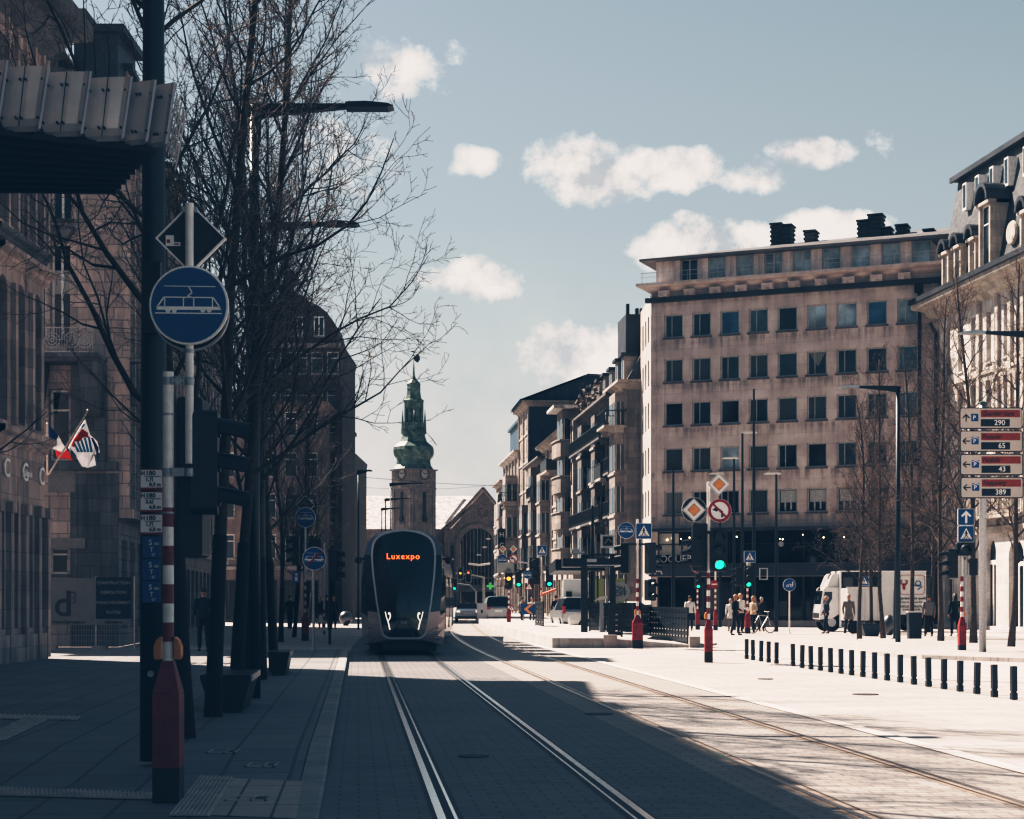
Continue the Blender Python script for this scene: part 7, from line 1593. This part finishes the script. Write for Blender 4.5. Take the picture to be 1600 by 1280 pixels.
    mb.build('jacket', top, r, smooth=True)
    mb = MB(); loft(mb, [(0,0,.86,.150,.118),(0,0,.93,.158,.122),(0,0,1.0,.146,.112)])
    for s_ in (-1,1):
        hp, kn, an, to = leg(s_, stride); an2 = (an[0], an[1]+.005, an[2]+.01); top_ = V3(s_*.078, 0, .93)
        mb.tube([top_, tuple(Vector(top_).lerp(Vector(kn), .35)), kn, tuple(Vector(kn).lerp(Vector(an2), .4)), an2], [.088*q,.088*q,.066*q,.064*q,.052*q], 10)
    mb.build('trousers', legs, r, smooth=True)
    for s_ in (-1,1): hp, kn, an, to = leg(s_, stride); skinmesh('shoe', [((an[0],an[1]+.02,an[2]-.04), .045*q), ((an[0],an[1]-.08*q,.04), (.045*q,.035*q)), ((to[0],to[1]-.04*q,.035), (.035*q,.028*q))], [(0,1),(1,2)], shoes, r)
    if hair != 'skin':
        mb = MB(); cc = (0, .012*q, 1.665*q); vs = []; n = 14
        prof = [(1.0,-.25),(1.03,.1),(.95,.45),(.72,.78),(.38,.97),(.02,1.03)]
        for rr_, hh_ in prof: vs += [(cc[0]+.088*q*rr_*math.cos(2*PI*i/n), cc[1]+.105*q*rr_*math.sin(2*PI*i/n)+(.02*q if hh_ < .2 and math.sin(2*PI*i/n) < 0 else 0), cc[2]+.115*q*hh_+(.05*q if hh_ < .2 and math.sin(2*PI*i/n) < -.3 else 0)) for i in range(n)]
        mb.add(vs, [(j*n+i, j*n+(i+1) % n, (j+1)*n+(i+1) % n, (j+1)*n+i) for j in range(len(prof)-1) for i in range(n)])
        if long_hair: mb.tube([(0,.05*q,1.74*q),(0,.075*q,1.62*q),(0,.085*q,1.48*q),(0,.09*q,1.36*q)], [.07*q,.088*q,.085*q,.05*q], 10)
        mb.build('hair', hair, r, smooth=True)
    mb = MB()
    for s_ in (-1,1): mb.lathe([(.001,-.104*q),(.011*q,-.098*q)], 6, (s_*.032*q,0,1.655*q), 'y')
    mb.box(-.022*q,.022*q,-.101*q,-.096*q,1.587*q,1.594*q); mb.build('face_features', 'hair', r)
    if bag:
        kind, m_, sd_ = bag
        if kind == 'pack': mb = MB(); mb.frus(0, .19*q, 1.02*q, 1.42*q, .15*q, .07*q, .13*q, .06*q); b_ = mb.build('backpack', m_, None, bev=.03); b_.location = r.location; b_.rotation_euler = r.rotation_euler; tag(b_, 'pale grey backpack worn by ' + label.split(',')[0], 'backpack')
        else:
            sh, el, ha = arm(sd_, arms[0 if sd_ < 0 else 1]); mb = MB(); mb.frus(ha[0], ha[1], ha[2]-.50*q, ha[2]-.14*q, .14*q, .05*q, .12*q, .03*q); mb.tube([(ha[0]-.06,ha[1],ha[2]-.15*q),(ha[0],ha[1],ha[2]-.04),(ha[0]+.06,ha[1],ha[2]-.15*q)], .008, 5); b_ = mb.build('carrier_bag', m_); b_.location = r.location; b_.rotation_euler = r.rotation_euler; tag(b_, ('white' if m_ == 'cwhite' else 'pale') + ' bag carried by ' + label.split(',')[0], 'bag')
    return r
person('bald man in a black top, leaning at the crossing, left in the group', 1149, 993, rz=R(55), top='cblack', legs='cnavy', hair='skin', arms=(.8,.7), h=1.80, stride=.4)
person('man in a white T-shirt standing behind the bald man', 1157, 991, Y=80, rz=R(35), top='cwhite', legs='cblack', hair='hairb', h=1.84, arms=(.3,.6))
person('grey-haired woman in a pale coat at the left of the group', 1141.5, 985, Y=85, rz=R(-20), top='cwhite', legs='cgrey', hair='hairg', h=1.6, coat=.2, bag=('bag','cgrey',-1))
person('long-haired woman in a beige jacket at the right of the group', 1177, 992, Y=78.5, rz=R(-60), top='cbeige', legs='cblack', hair='hairb', long_hair=True, h=1.72, arms=(.5,.5), stride=.3, shoes='cwhite')
person('man in dark clothes turned away, right of the beige jacket', 1190, 985, Y=84, rz=R(150), top='cblack', legs='cblack', hair='hairg', h=1.68, arms=(.6,.2))
person('person in a white shirt walking behind the platform railing', 1078, 981, Y=86, rz=R(170), top='cwhite', legs='cnavy', h=1.75, stride=.4)
person('older man in a navy sweater in front of the truck cab', 1291, 990, Y=79, rz=R(-80), top='cnavy', legs='cnavy', hair='hairg', h=1.72, stride=.5, arms=(.3,.2))
person('white-haired man in an open grey coat facing the camera', 1326, 993, rz=R(8), top='cgrey', legs='cnavy', hair='hairg', h=1.80, coat=.22, arms=(.1,.1), stride=.5, shoes='cwhite')
person('woman in black with hair tied up looking at her phone', 1354, 988, Y=82, rz=R(60), top='cblack', legs='cblack', h=1.66, arms=(1.3,1.3), shoes='cgrey')
person('walker in a dark jacket and hood seen from behind', 1451, 994, Y=73, rz=R(178), top='cgrey', legs='cblack', h=1.76, stride=.6, bag=('pack','cgrey',1))
person('person in a long black coat seen from behind', 1492, 994, Y=73.5, rz=R(185), top='cblack', legs='cblack', long_hair=True, h=1.82, coat=.28, stride=.4, bag=('bag','cbeige',-1))
person('dark figure in black on the far pavement beside the silver SUV', 869, 975, Y=98, rz=R(180), top='cblack', legs='cblack', h=1.78, stride=.3)
person('person in dark top and pale trousers next to the SUV', 881.5, 975, Y=99, rz=R(160), top='cblack', legs='cbeige', h=1.74, stride=.2)
person('cyclist-like figure in grey beside the chevron board', 816, 974, Y=104, rz=R(150), top='cgrey', legs='cnavy', h=1.7, stride=.5)
person('person in a light shirt near the chevron board', 831, 974, Y=105, rz=R(30), top='cwhite', legs='cjean', h=1.68, stride=.2)
person('shadowed person in dark clothes between the near tree trunks', 318, 1018, z=.1, rz=R(200), top='cnavy', legs='cblack', h=1.80, stride=.3, arms=(.5,.6))
person('person in black walking in the shade left of the far signal post', 453, 981, Y=88, rz=R(170), top='cblack', legs='cblack', h=1.78, stride=.5, shoes='cwhite')
person('person in jeans carrying a white bag near the steel ball', 510, 981, Y=88, rz=R(185), top='cnavy', legs='cjean', h=1.80, bag=('bag','cwhite',1), stride=.2)
person('person in black standing beside the person with the white bag', 521, 979, Y=92, rz=R(20), top='cblack', legs='cblack', h=1.74)
person('person in a long red skirt by the far crossing', 502, 979, Y=91, rz=R(10), top='cblack', legs='cred', h=1.66)
